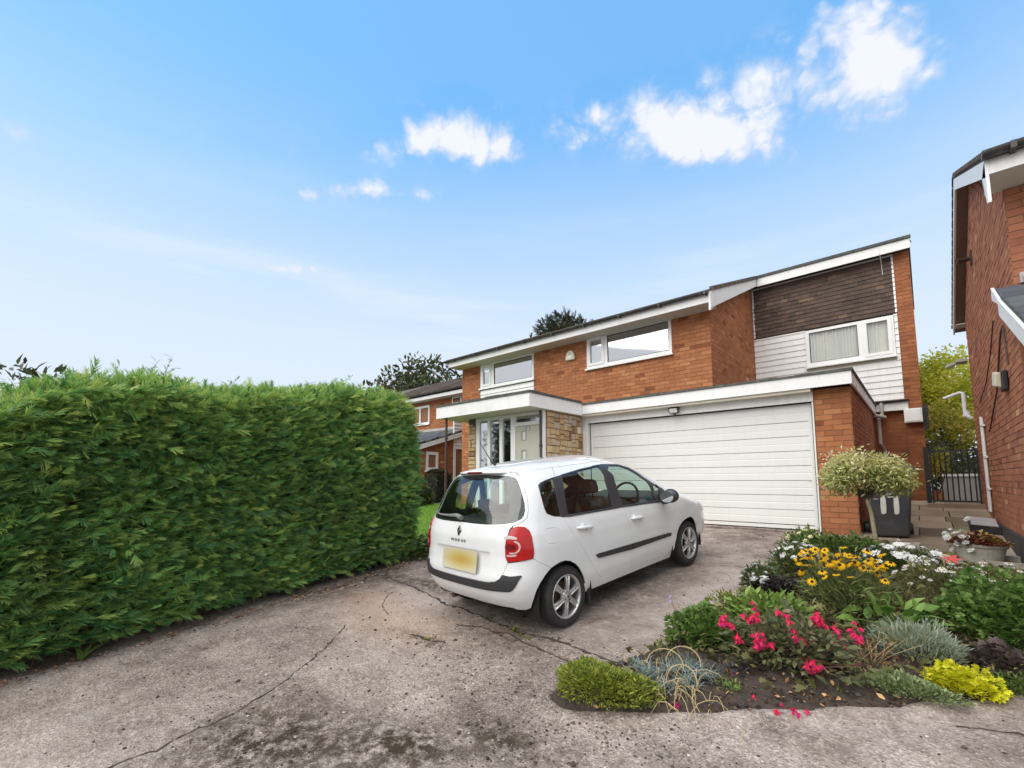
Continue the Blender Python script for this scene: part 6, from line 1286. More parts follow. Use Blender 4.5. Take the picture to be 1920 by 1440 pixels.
# -- right big green clump
t, surf, c, g = bush('large_green_clump', 'big fresh green clump of cut leaves at the right edge of the bed', .52, 5.02, .50, .44, .42, 4200, GER, G_fresh, 119, (.4, 1.0), .7, .45, tvar=.22)
# -- lime heuchera
LOB = [join_t([xf(leaf_t(.032, .022, 2, .12, .25), Rz(a)) for a in (-1.2,-.4,.4,1.2)])]
t, surf, c, g = bush('lime_heuchera', 'vivid lime-yellow leafy mound near the front right of the bed', .10, 4.02, .18, .13, .13, 420, LOB, G_lime, 120, (.7, 1.2), .8, .55)
t, surf, c, g = bush('bronze_heuchera', 'dark bronze-leaved mound between the lime plant and the green clump', .34, 4.42, .24, .2, .13, 420, LOB, G_brown, 121, (.8, 1.4), .7, .5)
# -- grey-green mats
t, surf, c, g = bush('saxifrage_mat', 'low grey-green mat by the edging left of the lime plant', -.16, 3.82, .24, .14, .07, 2000, [leaf_t(.022, .010, 2, .2, .1)], LM('mat_leaf', [(0, (.08,.11,.045)), (.5, (.22,.28,.12)), (1, (.42,.47,.24))]), 122, (.7, 1.5), .8, .5)
t, surf, c, g = bush('edging_mat', 'small green mat at the edging right of the lime plant', .36, 4.20, .2, .14, .08, 1300, [leaf_t(.022, .010, 2, .2, .1)], G_mid, 123, (.7, 1.5), .8, .55)
t, surf, c, g = bush('seedling_clump', 'tiny pale green seedling alone on the dark soil', -1.02, 3.24, .07, .05, .05, 60, [leaf_t(.03, .014, 2, .2, .2)], G_fresh, 124, (.6, 1.2), .7, .7)
t, surf, c, g = bush('dark_seedling', 'small purple-leaved seedling on the soil left of the fuchsia', -1.02, 3.46, .07, .06, .08, 30, [leaf_t(.045, .03, 2, .2, .2)], G_black, 125, (.7, 1.2), .6, .7)
t, surf, c, g = bush('brown_dry_plant', 'withered brown plant with thin stalks between fuchsia and lavender', -.36, 4.05, .14, .12, .16, 90, [leaf_t(.05, .014, 2, .3, .4)], LM('dry_leaf', [(0, (.12,.06,.03)), (1, (.42,.24,.12))]), 126, (.6, 1.2), .6, .5)
stems_mesh(t, np.tile(c, (14,1))+g.normal(0, .03, (14,3))*np.array([1,1,0]), c+np.c_[g.normal(0, .12, 14), g.normal(0, .1, 14), g.uniform(.1, .26, 14)], .002, M['straw'])
# -- low weedy growth knitting the bed together
n = 8000; lx = rng.uniform(-2, 1.5, n*3); ly = rng.uniform(2.9, 8.2, n*3); k_ = in_poly(lx, ly) & ((rng.random(n*3) < np.clip((ly-.62*lx-3.75)/1.0, .06, 1))) & (edge_d(lx, ly) > .04); lx, ly = lx[k_][:n], ly[k_][:n]; n = len(lx)
cl_ = .5+.5*np.sin(lx*7+ly*5)*np.sin(ly*6-lx*3)
q = scatter('ground_cover', [leaf_t(.045, .02, 2, .2, .3), leaf_t(.06, .014, 2, .2, .4), GER[0][:2]], np.c_[lx, ly, bedz(lx, ly)+.01+.15*cl_*rng.random(n)], frames(np.c_[rng.normal(0, .6, n), rng.normal(0, .6, n), rng.uniform(.15, 1, n)], rng.normal(0, .5, n)), rng.uniform(.5, 1.2, n), np.clip(.2+.5*cl_+rng.normal(0, .2, n), 0, 1), [G_olive]); tag(q, 'low mixed green growth covering the soil between the bed plants', 'ground cover', kind='stuff')
# -- coral lily
ly_ = empty('coral_lily', (.16, 6.42, float(bedz(.16, 6.42))), 'single coral-red star-shaped flower on a tall stem by the trough', 'flower'); z = float(bedz(.16, 6.42))
lb = flower_mesh('flower', join_t([xf(leaf_t(.085, .034, 3, .15, .35), Rz(2*math.pi*i/6)@Ry(-.45)) for i in range(6)]), [F_red]); o = ob('flower', lb, ly_); o.matrix_basis = Matrix.Translation((.15, 6.36, z+.20)) @ Matrix.Rotation(.5, 4, 'X')
q = MB(); q.tube([(.16,6.42,z),(.165,6.41,z+.10),(.15,6.37,z+.195)], .004, 5); q.build('stem', M['stem_g'], ly_)
scatter('leaves', [blade_t(.2, .014, 4, .9)], np.tile([.16,6.42,z], (9,1)), frames(np.c_[g.normal(0, .5, 9), g.normal(0, .5, 9), g.uniform(.5, 1, 9)], g.uniform(-.4, .4, 9)), g.uniform(.6, 1.1, 9), np.full(9, .6), [G_mid], ly_)
tulip = spiky('dry_grass_tuft', 'dry straw-coloured tuft at the foot of the garage pier', (-.85, 7.75, float(bedz(-.85, 7.75))), .30, 16, [(0, (.20,.12,.07)), (1, (.45,.33,.20))], 54, .012, .35)
# -- planter contents
pz = tz+.19
bg_ = np.random.default_rng(130); n = 420; a = bg_.uniform(0, 6.28, n); r_ = bg_.random(n)**.5
beg = empty('begonia_plants', (.42, 7.52, pz), 'red-bronze and yellow-green begonias filling the oval planter', 'plant')
p = np.c_[.42+.24*r_*np.cos(a), 7.52+.15*r_*np.sin(a), pz+.02+.13*(1-r_**2)*bg_.random(n)]; d = np.c_[np.cos(a)*r_+bg_.normal(0,.4,n), np.sin(a)*r_+bg_.normal(0,.4,n), bg_.uniform(.2,1,n)]
scatter('leaves', [leaf_t(.055, .045, 2, .25, .3)], p, frames(d, bg_.uniform(-.6, .6, n)), bg_.uniform(.6, 1.2, n), np.clip(.45+.28*np.sin(a*1.0+.6)+bg_.normal(0, .16, n)+.15*(p[:,2]-pz)/.1, 0, 1), [LM('begonia_leaf', [(0, (.15,.03,.02)), (.4, (.28,.07,.04)), (.6, (.34,.20,.07)), (1, (.40,.40,.12))])], beg)
wf = empty('small_white_flowers', (.26, 7.40, pz), 'trailing white flowers over the left rim of the oval planter', 'flower')
p_ = np.c_[bg_.normal(.24, .055, 15), bg_.normal(7.42, .06, 15), pz+bg_.uniform(-.06, .17, 15)]; p_[0] = (.34, 7.5, pz+.30); place_flowers(wf, 'flower', FL['wh'], p_, np.c_[bg_.normal(-.3,.4,15), bg_.normal(-.6,.3,15), np.full(15, .6)], bg_.uniform(.8, 1.3, 15), 12)
stems_mesh(wf, np.tile([.30, 7.48, pz], (15,1)), p_, .002, M['stem_g']); scatter('leaves', [leaf_t(.04, .018, 2, .2, .2)], np.repeat(p_, 6, 0)+bg_.normal(0, .025, (90,3)), frames(bg_.normal(0, 1, (90,3)), np.zeros(90)), bg_.uniform(.6, 1.2, 90), np.full(90, .5), [G_mid], wf)
# -- standard willow
st = empty('standard_willow', (-.50, 7.30, float(gz(0, 7.3))), 'small standard tree with a mop of cream and green variegated leaves', 'tree'); g = np.random.default_rng(140)
zt = 1.42; q = MB(); q.tube([(-.50,7.30,.66),(-.495,7.30,.95),(-.52,7.31,1.25),(-.555,7.33,zt)], [.026,.024,.022,.020], 8); q.build('trunk', plain('pale_bark', (.30,.27,.17), .85, .2, 12, bmp=.3), st)
n = 9000; ca = g.integers(0, 46, n); cd = g.normal(0, 1, (46, 3)); cd /= np.linalg.norm(cd, axis=1)[:, None]; cd[:,2] = np.abs(cd[:,2])*1.0-.35; cc = cd*np.array([.47,.40,.34])*g.uniform(.45, 1.0, (46,1))+np.array([-.56,7.33,1.72])
lv = g.normal(0, .075, (n, 3)); P = cc[ca]+lv; d = (P-np.array([-.56,7.33,1.66]))*.6+g.normal(0, .36, (n, 3))+np.array([0,0,.03])
ct = g.normal(0, .12, 46); scatter('crown', [leaf_t(.055, .022, 2, .2, .35), leaf_t(.045, .02, 2, .2, .2)], P, frames(d, g.uniform(-1, 1, n)), g.uniform(.7, 1.35, n), np.clip(.50+ct[ca]+g.normal(0, .18, n)+.35*(P[:,2]-1.72), 0, 1), [LM('variegated_leaf', [(0, (.10,.16,.04)), (.3, (.27,.33,.09)), (.55, (.55,.54,.22)), (.8, (.78,.73,.40)), (1, (.86,.82,.58))], .45)], st)
q = MB()
for k in range(26): e = cc[k]; q.tube([(-.555,7.33,zt-.02), tuple((np.array([-.555,7.33,zt])+e)/2+g.normal(0, .03, 3)), tuple(e)], [.008,.005,.003], 5)
q.build('twigs', M['twig'], st)
# weeds in the joint behind the wheel
for (x, y, s), wlab in zip(((-2.93,3.28,1.0),(-2.80,3.24,.6),(-3.52,2.74,.7),(-2.70,3.22,.5)), ('largest yellow-green weed in the joint behind the rear wheel','small weed next to the largest one behind the rear wheel','small weed alone in the short crack left of the car','tiniest weed in the joint right behind the tyre')):
    wz = float(drivez(np.array(x), np.array(y))); n = 40; t = empty('joint_weed', (x, y, wz), wlab, 'weed', 'weeds in the concrete joints')
    scatter('leaves', [leaf_t(.03, .014, 2, .2, .3)], np.array([x, y, wz+.012])+g.normal(0, .022*s, (n,3))*np.array([1.3,1,.4]), frames(g.normal(0, .7, (n,3))+np.array([0,0,.6]), np.zeros(n)), g.uniform(.5, 1.1, n)*s, g.uniform(.2, .8, n), [G_yel], t)

tree('roadside_conifer', 'dark conifer across the road, mirrored in the porch glass', (-25.5, -15.5, -.2), (-25.5, -15.5, 3.6), (2.6, 2.6, 3.2), 3000, 60, .8, SPR, M['tree_conif'], .2, 71, (2.0, 3.4), .45)
tree('roadside_tree', 'dark tree across the road, mirrored in the car window', (-23, -11.5, -.2), (-23, -11.5, 4.6), (2.2, 2.2, 4.0), 3000, 60, .7, SPR, M['tree_conif'], .2, 72, (2.0, 3.4), .4)

CP={'qglass':[(0.9901,1.4155),(1.0196,1.431),(1.1069,1.4468),(1.1946,1.4601),(1.2207,1.3845),(1.2477,1.3092),(1.2737,1.2344),(1.2997,1.1601),(1.3303,1.0863),(1.2252,1.1003),(1.1342,1.1305),(1.1009,1.1561),(1.0666,1.2235),(1.031,1.2908)],'rwin':[(1.4235,1.4647),(2.0566,1.479),(2.8223,1.4938),(3.6642,1.501),(4.2688,1.5084),(3.7221,1.4301),(3.3346,1.3509),(3.102,1.2718),(2.9223,1.1932),(2.8026,1.1146),(2.6697,1.0373),(2.4715,1.045),(2.2744,1.0526),(2.0787,1.0599),(1.8846,1.0669),(1.6923,1.0737),(1.5022,1.0803),(1.498,1.1558),(1.4885,1.232),(1.4736,1.309),(1.4482,1.3866)],'fwin':[(4.3432,1.4889),(4.4472,1.4801),(4.4832,1.4221),(4.4501,1.3247),(4.3755,1.2191),(4.2333,1.1112),(3.8724,1.0034),(3.6375,1.0121),(3.404,1.0205),(3.1724,1.0284),(2.943,1.036),(3.1284,1.1255),(3.316,1.2164),(3.6092,1.3073),(4.0221,1.3983)],'tri':[(4.4517,1.2298),(4.4503,1.2039),(4.4219,1.137),(4.0393,0.9906),(3.927,1.0008),(4.28,1.1162)],'daylight':[(0.9807,1.4094),(1.0091,1.4321),(1.0954,1.4508),(1.2146,1.4656),(1.4094,1.4774),(2.101,1.4916),(2.949,1.5062),(3.9077,1.5135),(4.3263,1.5216),(4.4051,1.509),(4.5156,1.488),(4.5532,1.4324),(4.5035,1.3282),(4.4443,1.2182),(4.4379,1.1584),(4.4357,1.0969),(4.3213,1.0179),(4.1598,0.9652),(3.7924,0.9646),(3.6069,0.9766),(3.4217,0.9879),(3.2359,0.9987),(3.0489,1.009),(2.8603,1.019),(2.6585,1.026),(2.4587,1.0328),(2.2609,1.0394),(2.0654,1.0456),(1.8724,1.0517),(1.6818,1.0576),(1.4939,1.0632),(1.3652,1.0716),(1.2136,1.0979),(1.1121,1.1379),(1.0788,1.1871),(1.0468,1.2609),(1.0144,1.3351)],'rdoor':[(1.3826,1.067),(1.444,0.9957),(1.4913,0.922),(1.5369,0.847),(1.5944,0.7686),(1.6664,0.6727),(1.7521,0.5735),(1.8147,0.4869),(1.8687,0.3954),(1.9047,0.3547),(1.9611,0.3426),(2.0919,0.3345),(2.2284,0.3261),(2.3714,0.3173),(2.5213,0.3081),(2.5283,0.4545),(2.5271,0.5728),(2.5294,0.6871),(2.5659,0.8357),(2.6753,0.9261),(2.8642,1.0136),(2.687,1.02),(2.5111,1.0261),(2.3368,1.0321),(2.1641,1.0378),(1.9931,1.0434),(1.824,1.0487),(1.6568,1.054),(1.4916,1.059)],'fdoor':[(2.8762,1.0119),(2.685,0.9244),(2.5742,0.8341),(2.5389,0.6853),(2.5367,0.5709),(2.538,0.4523),(2.535,0.3087),(2.747,0.2953),(2.9758,0.2808),(3.2215,0.2659),(3.4882,0.2501),(3.5347,0.307),(3.5059,0.406),(3.5141,0.4988),(3.5197,0.6048),(3.5569,0.7087),(3.6902,0.8114),(4.0175,0.9371),(3.7667,0.9593),(3.5882,0.9708),(3.4108,0.9818),(3.2337,0.9923),(3.0554,1.0023)],'trimr':[(1.8449,0.6162),(1.8857,0.5753),(2.0353,0.5644),(2.1917,0.553),(2.3555,0.541),(2.5272,0.5283),(2.528,0.5904),(2.3649,0.5976),(2.2084,0.6045),(2.0578,0.6111),(1.913,0.6175)],'trimf':[(2.5377,0.5901),(2.537,0.528),(2.7005,0.5249),(2.8712,0.5215),(3.0495,0.5181),(3.236,0.5145),(3.4311,0.5108),(3.4363,0.5436),(3.3676,0.5546),(3.1874,0.5623),(3.0148,0.5697),(2.8493,0.5768),(2.6904,0.5836)],'flap':[(1.063,0.9977),(1.1134,1.0098),(1.2342,0.9969),(1.2911,0.9599),(1.2803,0.8733),(1.2073,0.8553),(1.0998,0.8691),(1.0595,0.9152)],'lamp':[(0.6864,0.9977),(0.7074,1.0401),(0.7393,1.0603),(0.7854,1.0697),(0.8538,1.0571),(0.8953,1.023),(0.9176,0.9666),(0.9213,0.8693),(0.9155,0.8005),(0.8994,0.7727),(0.8024,0.7625),(0.7369,0.7611),(0.6678,0.756),(0.6427,0.8034),(0.646,0.8876),(0.6642,0.9575)],'arch_r':[(0.842,0.3025),(0.898,0.3853),(0.9428,0.4586),(1.0081,0.5376),(1.0681,0.5925),(1.1221,0.6286),(1.1864,0.6556),(1.2633,0.6696),(1.3452,0.6674),(1.4333,0.6428),(1.5244,0.5947),(1.5796,0.5428),(1.6183,0.4841),(1.6378,0.4234),(1.6436,0.3506),(1.6169,0.2557)],'arch_f':[(3.7696,0.2),(3.6217,0.3195),(3.5941,0.4038),(3.6101,0.5007),(3.6564,0.5733),(3.7213,0.6132),(3.7982,0.6419),(3.9007,0.6565),(4.0072,0.6601),(4.0759,0.6264),(4.1274,0.5742),(4.2331,0.4078),(4.4807,0.2469)]}

# ================================================================== CAR
def smooth_tab(tab, sig=.02, z0=.1, z1=1.7, dz=.002):
    zs = np.arange(z0, z1, dz); t = np.array(tab)
    lo = t[0]-(t[1]-t[0])/(t[1][0]-t[0][0])*.4; hi = t[-1]+(t[-1]-t[-2])/(t[-1][0]-t[-2][0])*.4
    t = np.vstack([lo, t, hi]); v = np.interp(zs, t[:,0], t[:,1]); k = int(3*sig/dz); g = np.exp(-.5*(np.arange(-k, k+1)*dz/sig)**2); g /= g.sum()
    vp = np.concatenate([v[0]+np.arange(-k, 0)*(v[1]-v[0]), v, v[-1]+np.arange(1, k+1)*(v[-1]-v[-2])]); return zs, np.convolve(vp, g, 'valid')
TW = smooth_tab([(.20,.755),(.30,.795),(.42,.828),(.55,.845),(.7,.85),(.85,.846),(.97,.828),(1.03,.808),(1.08,.79),(1.2,.757),(1.35,.708),(1.46,.66),(1.52,.615),(1.56,.54)])
TR = smooth_tab([(.2,-.50),(.30,-.60),(.40,-.665),(.5,-.70),(.6,-.70),(.68,-.675),(.8,-.655),(.95,-.645),(1.05,-.615),(1.2,-.55),(1.35,-.47),(1.46,-.395),(1.52,-.35),(1.56,-.30)])
TF = smooth_tab([(.2,3.2),(.3,3.3),(.45,3.36),(.6,3.36),(.7,3.33),(.78,3.26),(.84,3.14),(.9,2.98),(.95,2.86),(1.0,2.74),(1.1,2.55),(1.2,2.36),(1.3,2.14),(1.4,1.95),(1.48,1.75),(1.52,1.65),(1.56,1.52)])
TL = smooth_tab([(.2,.6),(.8,.55),(.95,.6),(1.05,.8),(1.56,.8)], .04)
LR = .6; NRX = 4.2; NF = 3.0; PR = 1.30; PM = 2.9; PF = 1.2; PT = PR+PM+PF
def _tab(L, w, n, P):
    th = np.linspace(0, np.pi/2, 2001); x = -L*np.cos(th)**(2/n); y = w*np.sin(th)**(2/n); s = np.concatenate([[0], np.cumsum(np.hypot(np.diff(x), np.diff(y)))]); return th, s/s[-1]*P
RT = _tab(LR, .845, NRX, PR); FT = _tab(.6, .845, NF, PF)
def CS(p, z):
    p, z = np.broadcast_arrays(np.asarray(p, float), np.asarray(z, float)); sg = np.where(p < 0, -1, 1); p = abs(p)
    w = np.interp(z, *TW); xr = np.interp(z, *TR); xf_ = np.interp(z, *TF); lf = np.interp(z, *TL); xcr = xr+LR; xcf = xf_-lf
    th = np.interp(np.clip(p, 0, PR), RT[1], RT[0]); c = np.clip(np.cos(th), 0, 1); s = np.clip(np.sin(th), 0, 1); xa = xcr-LR*c**(2/NRX); ya = w*s**(2/NRX)
    xb = xcr+(p-PR)/PM*(xcf-xcr)
    th = np.interp(np.clip(PT-p, 0, PF), FT[1], FT[0]); c = np.clip(np.cos(th), 0, 1); s = np.clip(np.sin(th), 0, 1); xd = xcf+lf*c**(2/NF); yd = w*s**(2/NF)
    x = np.where(p < PR, xa, np.where(p < PR+PM, xb, xd)); y = np.where(p < PR, ya, np.where(p < PR+PM, w, yd)); return np.stack([x, -y*sg, z], -1)
def CN(p, z):
    e = .006; a = CS(p+e, z)-CS(p-e, z); b = CS(p, z+e)-CS(p, z-e); n = np.cross(b, a); n /= np.linalg.norm(n, axis=-1, keepdims=True)+1e-12
    c = np.array([1.2, 0, .8]); s = np.sign(((CS(p, z)-c)*n).sum(-1, keepdims=True)); s[s == 0] = 1; return n*s
CO = Vector((-3.288172, 3.690936, .310680)); Ch = Vector((.0931432, .9897065, .1086522)); Cl = Vector((-.9956007, .0936979, 0)); Cu = Vector((-.0101805, -.1081742, .9940798)); CSC = .9449120
car = bpy.data.objects.new('car', None); COL.objects.link(car); car['local_frame'] = 1
car.matrix_world = Matrix(((Ch.x*CSC, Cl.x*CSC, Cu.x*CSC, CO.x), (Ch.y*CSC, Cl.y*CSC, Cu.y*CSC, CO.y), (Ch.z*CSC, Cl.z*CSC, Cu.z*CSC, CO.z), (0, 0, 0, 1)))
tag(car, 'small white people carrier parked on the concrete drive facing the garage', 'car')
def paint(name, col, rough=.22, coat=1.0):
    m, nt, bs = material(name); bs.inputs['Base Color'].default_value = (*col, 1); bs.inputs['Roughness'].default_value = rough; bs.inputs['Coat Weight'].default_value = coat; bs.inputs['Coat Roughness'].default_value = .04
    n = noise(nt, 2.5, 4, .6); d = ramp(nt, n, [(.35, col), (.8, tuple(x*.93 for x in col))]); nt.links.new(d, bs.inputs['Base Color']); return m
M['carwhite'] = paint('white_car_paint', (.77,.79,.81)); M['trimblk'] = plain('black_car_trim', (.030,.031,.036), .48, .15, 12); M['pillar'] = plain('gloss_black_pillar', (.042,.043,.05), .33, .1, 5)
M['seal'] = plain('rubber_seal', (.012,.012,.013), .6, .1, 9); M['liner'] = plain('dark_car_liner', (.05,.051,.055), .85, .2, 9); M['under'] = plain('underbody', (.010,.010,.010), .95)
M['tyre'] = plain('tyre_rubber', (.026,.026,.028), .85, .25, 9, bmp=.25, bscale=60, dirt=((.075,.068,.06), 6, .6)); M['alloy'] = plain('silver_alloy', (.56,.56,.57), .33, .06, 8, metal=.75, dirt=((.20,.17,.14), 9, .45)); M['chrome'] = plain('dark_chrome', (.12,.12,.13), .2, .05, 5, metal=.9)
M['seat'] = plain('seat_fabric', (.12,.082,.068), .95, .25, 14); M['disc'] = plain('rusty_disc', (.10,.065,.045), .6, .3, 12, metal=.4)
M['lampred'] = paint('red_lamp', (.40,.003,.004), .18, .08); M['lampdark'] = paint('dark_red_lamp', (.15,.002,.004), .12, .25); M['lampclear'] = plain('clear_lamp', (.50,.43,.42), .15, .25, 40)
def poly_in(P, poly): return in_poly(P[:,0], P[:,1], np.asarray(poly))
def inset_poly(poly, d):
    P = np.asarray(poly, float); a = np.roll(P, 1, 0); b = np.roll(P, -1, 0); area = .5*np.sum(P[:,0]*b[:,1]-b[:,0]*P[:,1]); s = 1 if area > 0 else -1
    def nrm(u): n = np.stack([-u[:,1], u[:,0]], 1)*s; return n/(np.linalg.norm(n, axis=1)[:, None]+1e-12)
    n1, n2 = nrm(P-a), nrm(b-P); n = n1+n2; L = np.linalg.norm(n, axis=1)[:, None]; n = n/np.maximum(L, .3); k = np.clip(1/np.maximum((n*n1).sum(1), .4), 1, 1.8); return P+n*d*k[:, None]
def dens(poly, s=.022):
    P = np.asarray(poly, float); out = []
    for a, b in zip(P, np.roll(P, -1, 0)):
        n = max(1, int(np.ceil(np.hypot(*(b-a))/s))); out += [a+(b-a)*k/n for k in range(n)]
    return np.array(out)
def panel_mesh(name, poly, mats, holes=(), inset=.0028, flange=.012, off=0.0, sp=.036, mirror=False, spz=None, offn=None, hole_inset=0.0):
    outer = dens(inset_poly(poly, inset) if inset else poly); hs = [dens(inset_poly(h, -hole_inset) if hole_inset else h) for h in holes]
    spz = spz or sp; x0, y0 = outer.min(0); x1, y1 = outer.max(0)
    gx, gy = np.meshgrid(np.arange(x0+sp*.5, x1, sp), np.arange(y0+spz*.5, y1, spz), indexing='ij'); G = np.c_[gx.ravel(), gy.ravel()]
    G = G[poly_in(G, outer)]
    for h in hs:
        if len(G): G = G[~poly_in(G, h)]
    if len(G):
        m = np.full(len(G), 1e9)
        for h in [outer]+hs: m = np.minimum(m, edge_d(G[:,0], G[:,1], h))
        G = G[m > sp*.35]
    loops = [outer]+hs; V = []; E = []
    for l in loops: b = len(V); V += [tuple(p) for p in l]; E += [(b+i, b+(i+1)%len(l)) for i in range(len(l))]
    V += [tuple(p) for p in G]
    vo, eo, fo, ov, oe, of = delaunay_2d_cdt([Vector(v) for v in V], E, [], 0, 1e-6)
    vo = np.array([v[:] for v in vo]); fo = np.array([f for f in fo if len(f) == 3]); c = vo[fo].mean(1); k = poly_in(c, outer)
    for h in hs: k &= ~poly_in(c, h)
    fo = fo[k]; used = np.unique(fo); rem = -np.ones(len(vo), int); rem[used] = np.arange(len(used)); vo = vo[used]; fo = rem[fo]
    p, z = vo[:,0], vo[:,1]; Nv = CN(p, z); X = CS(p, z)+Nv*(off if offn is None else offn(p, z)[:, None])
    # winding outward
    fn = np.cross(X[fo[:,1]]-X[fo[:,0]], X[fo[:,2]]-X[fo[:,0]]); flip = (fn*Nv[fo[:,0]]).sum(1) < 0; fo[flip] = fo[flip][:, ::-1]
    F = [list(f) for f in fo]; NV = [*Nv]; XX = [*X]
    if flange:
        ed = {}
        for f in fo:
            for i in range(3): ed[(f[i], f[(i+1)%3])] = 1
        bd = [(a, b) for a, b in ed if (b, a) not in ed]; bv = sorted({v for e in bd for v in e}); mp1 = {}; mp2 = {}
        for v in bv:
            mp1[v] = len(XX); XX.append(X[v]); NV.append(Nv[v]); 
        for v in bv: mp2[v] = len(XX); XX.append(X[v]-Nv[v]*flange); NV.append(Nv[v])
        for a, b in bd: F.append([mp1[b], mp1[a], mp2[a], mp2[b]])
        acc = {v: np.zeros(3) for v in bv}
        for a, b in bd:
            t = X[b]-X[a]; n = np.cross(t, Nv[a]); acc[a] += n; acc[b] += n
        for v in bv:
            n = acc[v]; L = np.linalg.norm(n); n = n/L if L > 0 else Nv[v]; NV[mp1[v]] = n*.7+Nv[v]*.3; NV[mp2[v]] = n
    X = np.array(XX); NV = np.array(NV)
    if mirror: X = X*np.array([1,-1,1]); NV = NV*np.array([1,-1,1]); F = [f[::-1] for f in F]
    me = np_mesh(name, X, F, mats, None, None, True); me.normals_split_custom_set_from_vertices([tuple(n) for n in NV/(np.linalg.norm(NV, axis=1)[:, None]+1e-12)]); return me
def cpart(name, me, parent=None, label=None):
    o = ob(name, me, parent or car)
    if label: o['label'] = label
    return o
def both(name, poly, mats, parents=(None, None), **k): return [cpart(name, panel_mesh(name, poly, mats, mirror=m, **k), parents[i]) for i, m in enumerate((False, True))]
LAMP = CP['lamp']; DAY = CP['daylight']; RD = CP['rdoor']; FD = CP['fdoor']; FLAP = CP['flap']
def _ch(P):
    P = np.asarray(P, float); Q = np.roll(P, -1, 0); return np.stack([P*.75+Q*.25, P*.25+Q*.75], 1).reshape(-1, 2)
FLAP = _ch(_ch(FLAP))
RGH = [(0,1.082),(.17,1.079),(.42,1.081),(.645,1.091),(.76,1.106),(.815,1.128),(.840,1.155),(.852,1.20),(.842,1.26),(.81,1.34),(.772,1.415),(.735,1.475),(.705,1.505),(.62,1.522),(.45,1.534),(.2,1.541),(0,1.543)]
RG = RGH+[(-p, z) for p, z in RGH[-2:0:-1]]
HH = [(0,.556),(.30,.560),(.47,.565),(.548,.58),(.595,.605),(.62,.644),(.645,.70),(.668,.75),(.645,.80),(.643,.85),(.655,.92),(.682,1.0),(.70,1.045),(.735,1.075),(.80,1.09),(.875,1.13),(.885,1.20),(.872,1.28),(.842,1.36),(.805,1.43),(.765,1.50),(.725,1.545),(.60,1.556),(.3,1.557),(0,1.557)]
HATCH = HH+[(-p, z) for p, z in HH[-2:0:-1]]
AR = CP['arch_r']; AF = CP['arch_f']
BH = [(0,.556),(.30,.560),(.47,.565),(.548,.58),(.595,.605),(.62,.644),(.645,.70),(.668,.75),(.74,.757),(.82,.765),(.905,.772),(.917,.770),(1.0,.722),(1.146,.644)]+[q for q in AR[::-1] if q[1] < .645 and q[0] < 1.14]+[(.78,.285),(.62,.302),(.42,.305),(.2,.302),(0,.302)]
BUMP = BH+[(-p, z) for p, z in BH[-2:0:-1]]
SHF = [(.62,.645),(.70,.633),(.802,.640),(.815,.632),(.785,.59),(.759,.546),(.735,.515),(.716,.501),(.69,.495),(.645,.493),(.5,.487),(.297,.480),(0,.477)]
SH = [(0,.553),(.30,.557),(.47,.562),(.548,.577),(.592,.603)]+SHF; STRIP = SH+[(-p, z) for p, z in SH[-2:0:-1]]
WS = [(4.86,1.50),(4.84,1.42),(4.79,1.32),(4.75,1.2),(4.72,1.1),(4.70,1.0),(5.0,.985),(PT,.98),(2*PT-4.86,.0)]; 
WSH = [(4.70,1.0),(4.72,1.1),(4.75,1.2),(4.79,1.32),(4.84,1.42),(4.88,1.50),(5.1,1.515),(PT,1.52),(PT,.99),(5.05,.99)]
# ---- shell: the painted body that is left once doors, glass, hatch and bumper are cut out
SILL = [(1.50,.258),(1.62,.256),(2.26,.242),(3.026,.222),(3.52,.208),(3.60,.206)]
archr = [q for q in AR if q[0] > 1.0]; 
fa = [(3.62,.206)]+[q for q in AF if q[1] > .24]+[(4.28,.42),(4.32,.30)]
shell_poly = [(.60,1.56)]+[(.74,1.55)]+[(.768,1.50),(.808,1.43),(.845,1.36),(.875,1.28),(.888,1.20),(.878,1.13),(.803,1.088),(.74,1.072),(.735,1.055)]+[(.76,1.068),(.83,1.063),(.88,1.035),(.912,.985),(.926,.90),(.926,.80),(.915,.772)]+[(1.0,.722),(1.146,.644)]+[q for q in AR if q[0] > 1.147 and q[1] > .26]+SILL+fa+[(4.6,.30),(PT,.30),(PT,.975),(5.05,.985),(4.695,.995),(4.715,1.1),(4.745,1.2),(4.785,1.32),(4.835,1.42),(4.875,1.50),(5.1,1.52),(PT,1.53),(PT,1.56)]
shell = [panel_mesh('body', shell_poly, [M['carwhite']], holes=[DAY, RD, FD, FLAP], inset=0, flange=.014, mirror=m, hole_inset=.0008) for m in (False, True)]
body = cpart('body', shell[0]); cpart('body_side', shell[1], body)
# roof: crowned cap over the shell edge
pp = np.linspace(-PT, PT, 221); tt = np.concatenate([np.linspace(0, .3, 9)[:-1], np.linspace(.3, 1, 12)]); E0 = CS(pp, 1.56); Nn0 = CN(pp, np.full(len(pp), 1.56))
V = []; NV = []
cxs = np.clip(E0[:,0], .55, .95)
for t in tt:
    q = np.c_[E0[:,0]*(1-t)+cxs*t, E0[:,1]*(1-t), np.full(len(pp), 1.56+.092*(1-(1-t)**2.2))]; V.append(q)
V = np.array(V); du = np.gradient(V, axis=1); dv = np.gradient(V, axis=0); nn = np.cross(du, dv); nn /= np.linalg.norm(nn, axis=-1, keepdims=True)+1e-9; nn *= np.sign(nn[..., 2:3])+(nn[..., 2:3] == 0)
b = np.clip(tt/.22, 0, 1)[:, None, None]; nn = nn*b+Nn0[None]*(1-b); nn[-1] = (0,0,1); nn /= np.linalg.norm(nn, axis=-1, keepdims=True)+1e-9
i_ = np.arange(len(tt)*len(pp)).reshape(len(tt), len(pp)); F = np.stack([i_[:-1,:-1], i_[:-1,1:], i_[1:,1:], i_[1:,:-1]], -1).reshape(-1, 4)
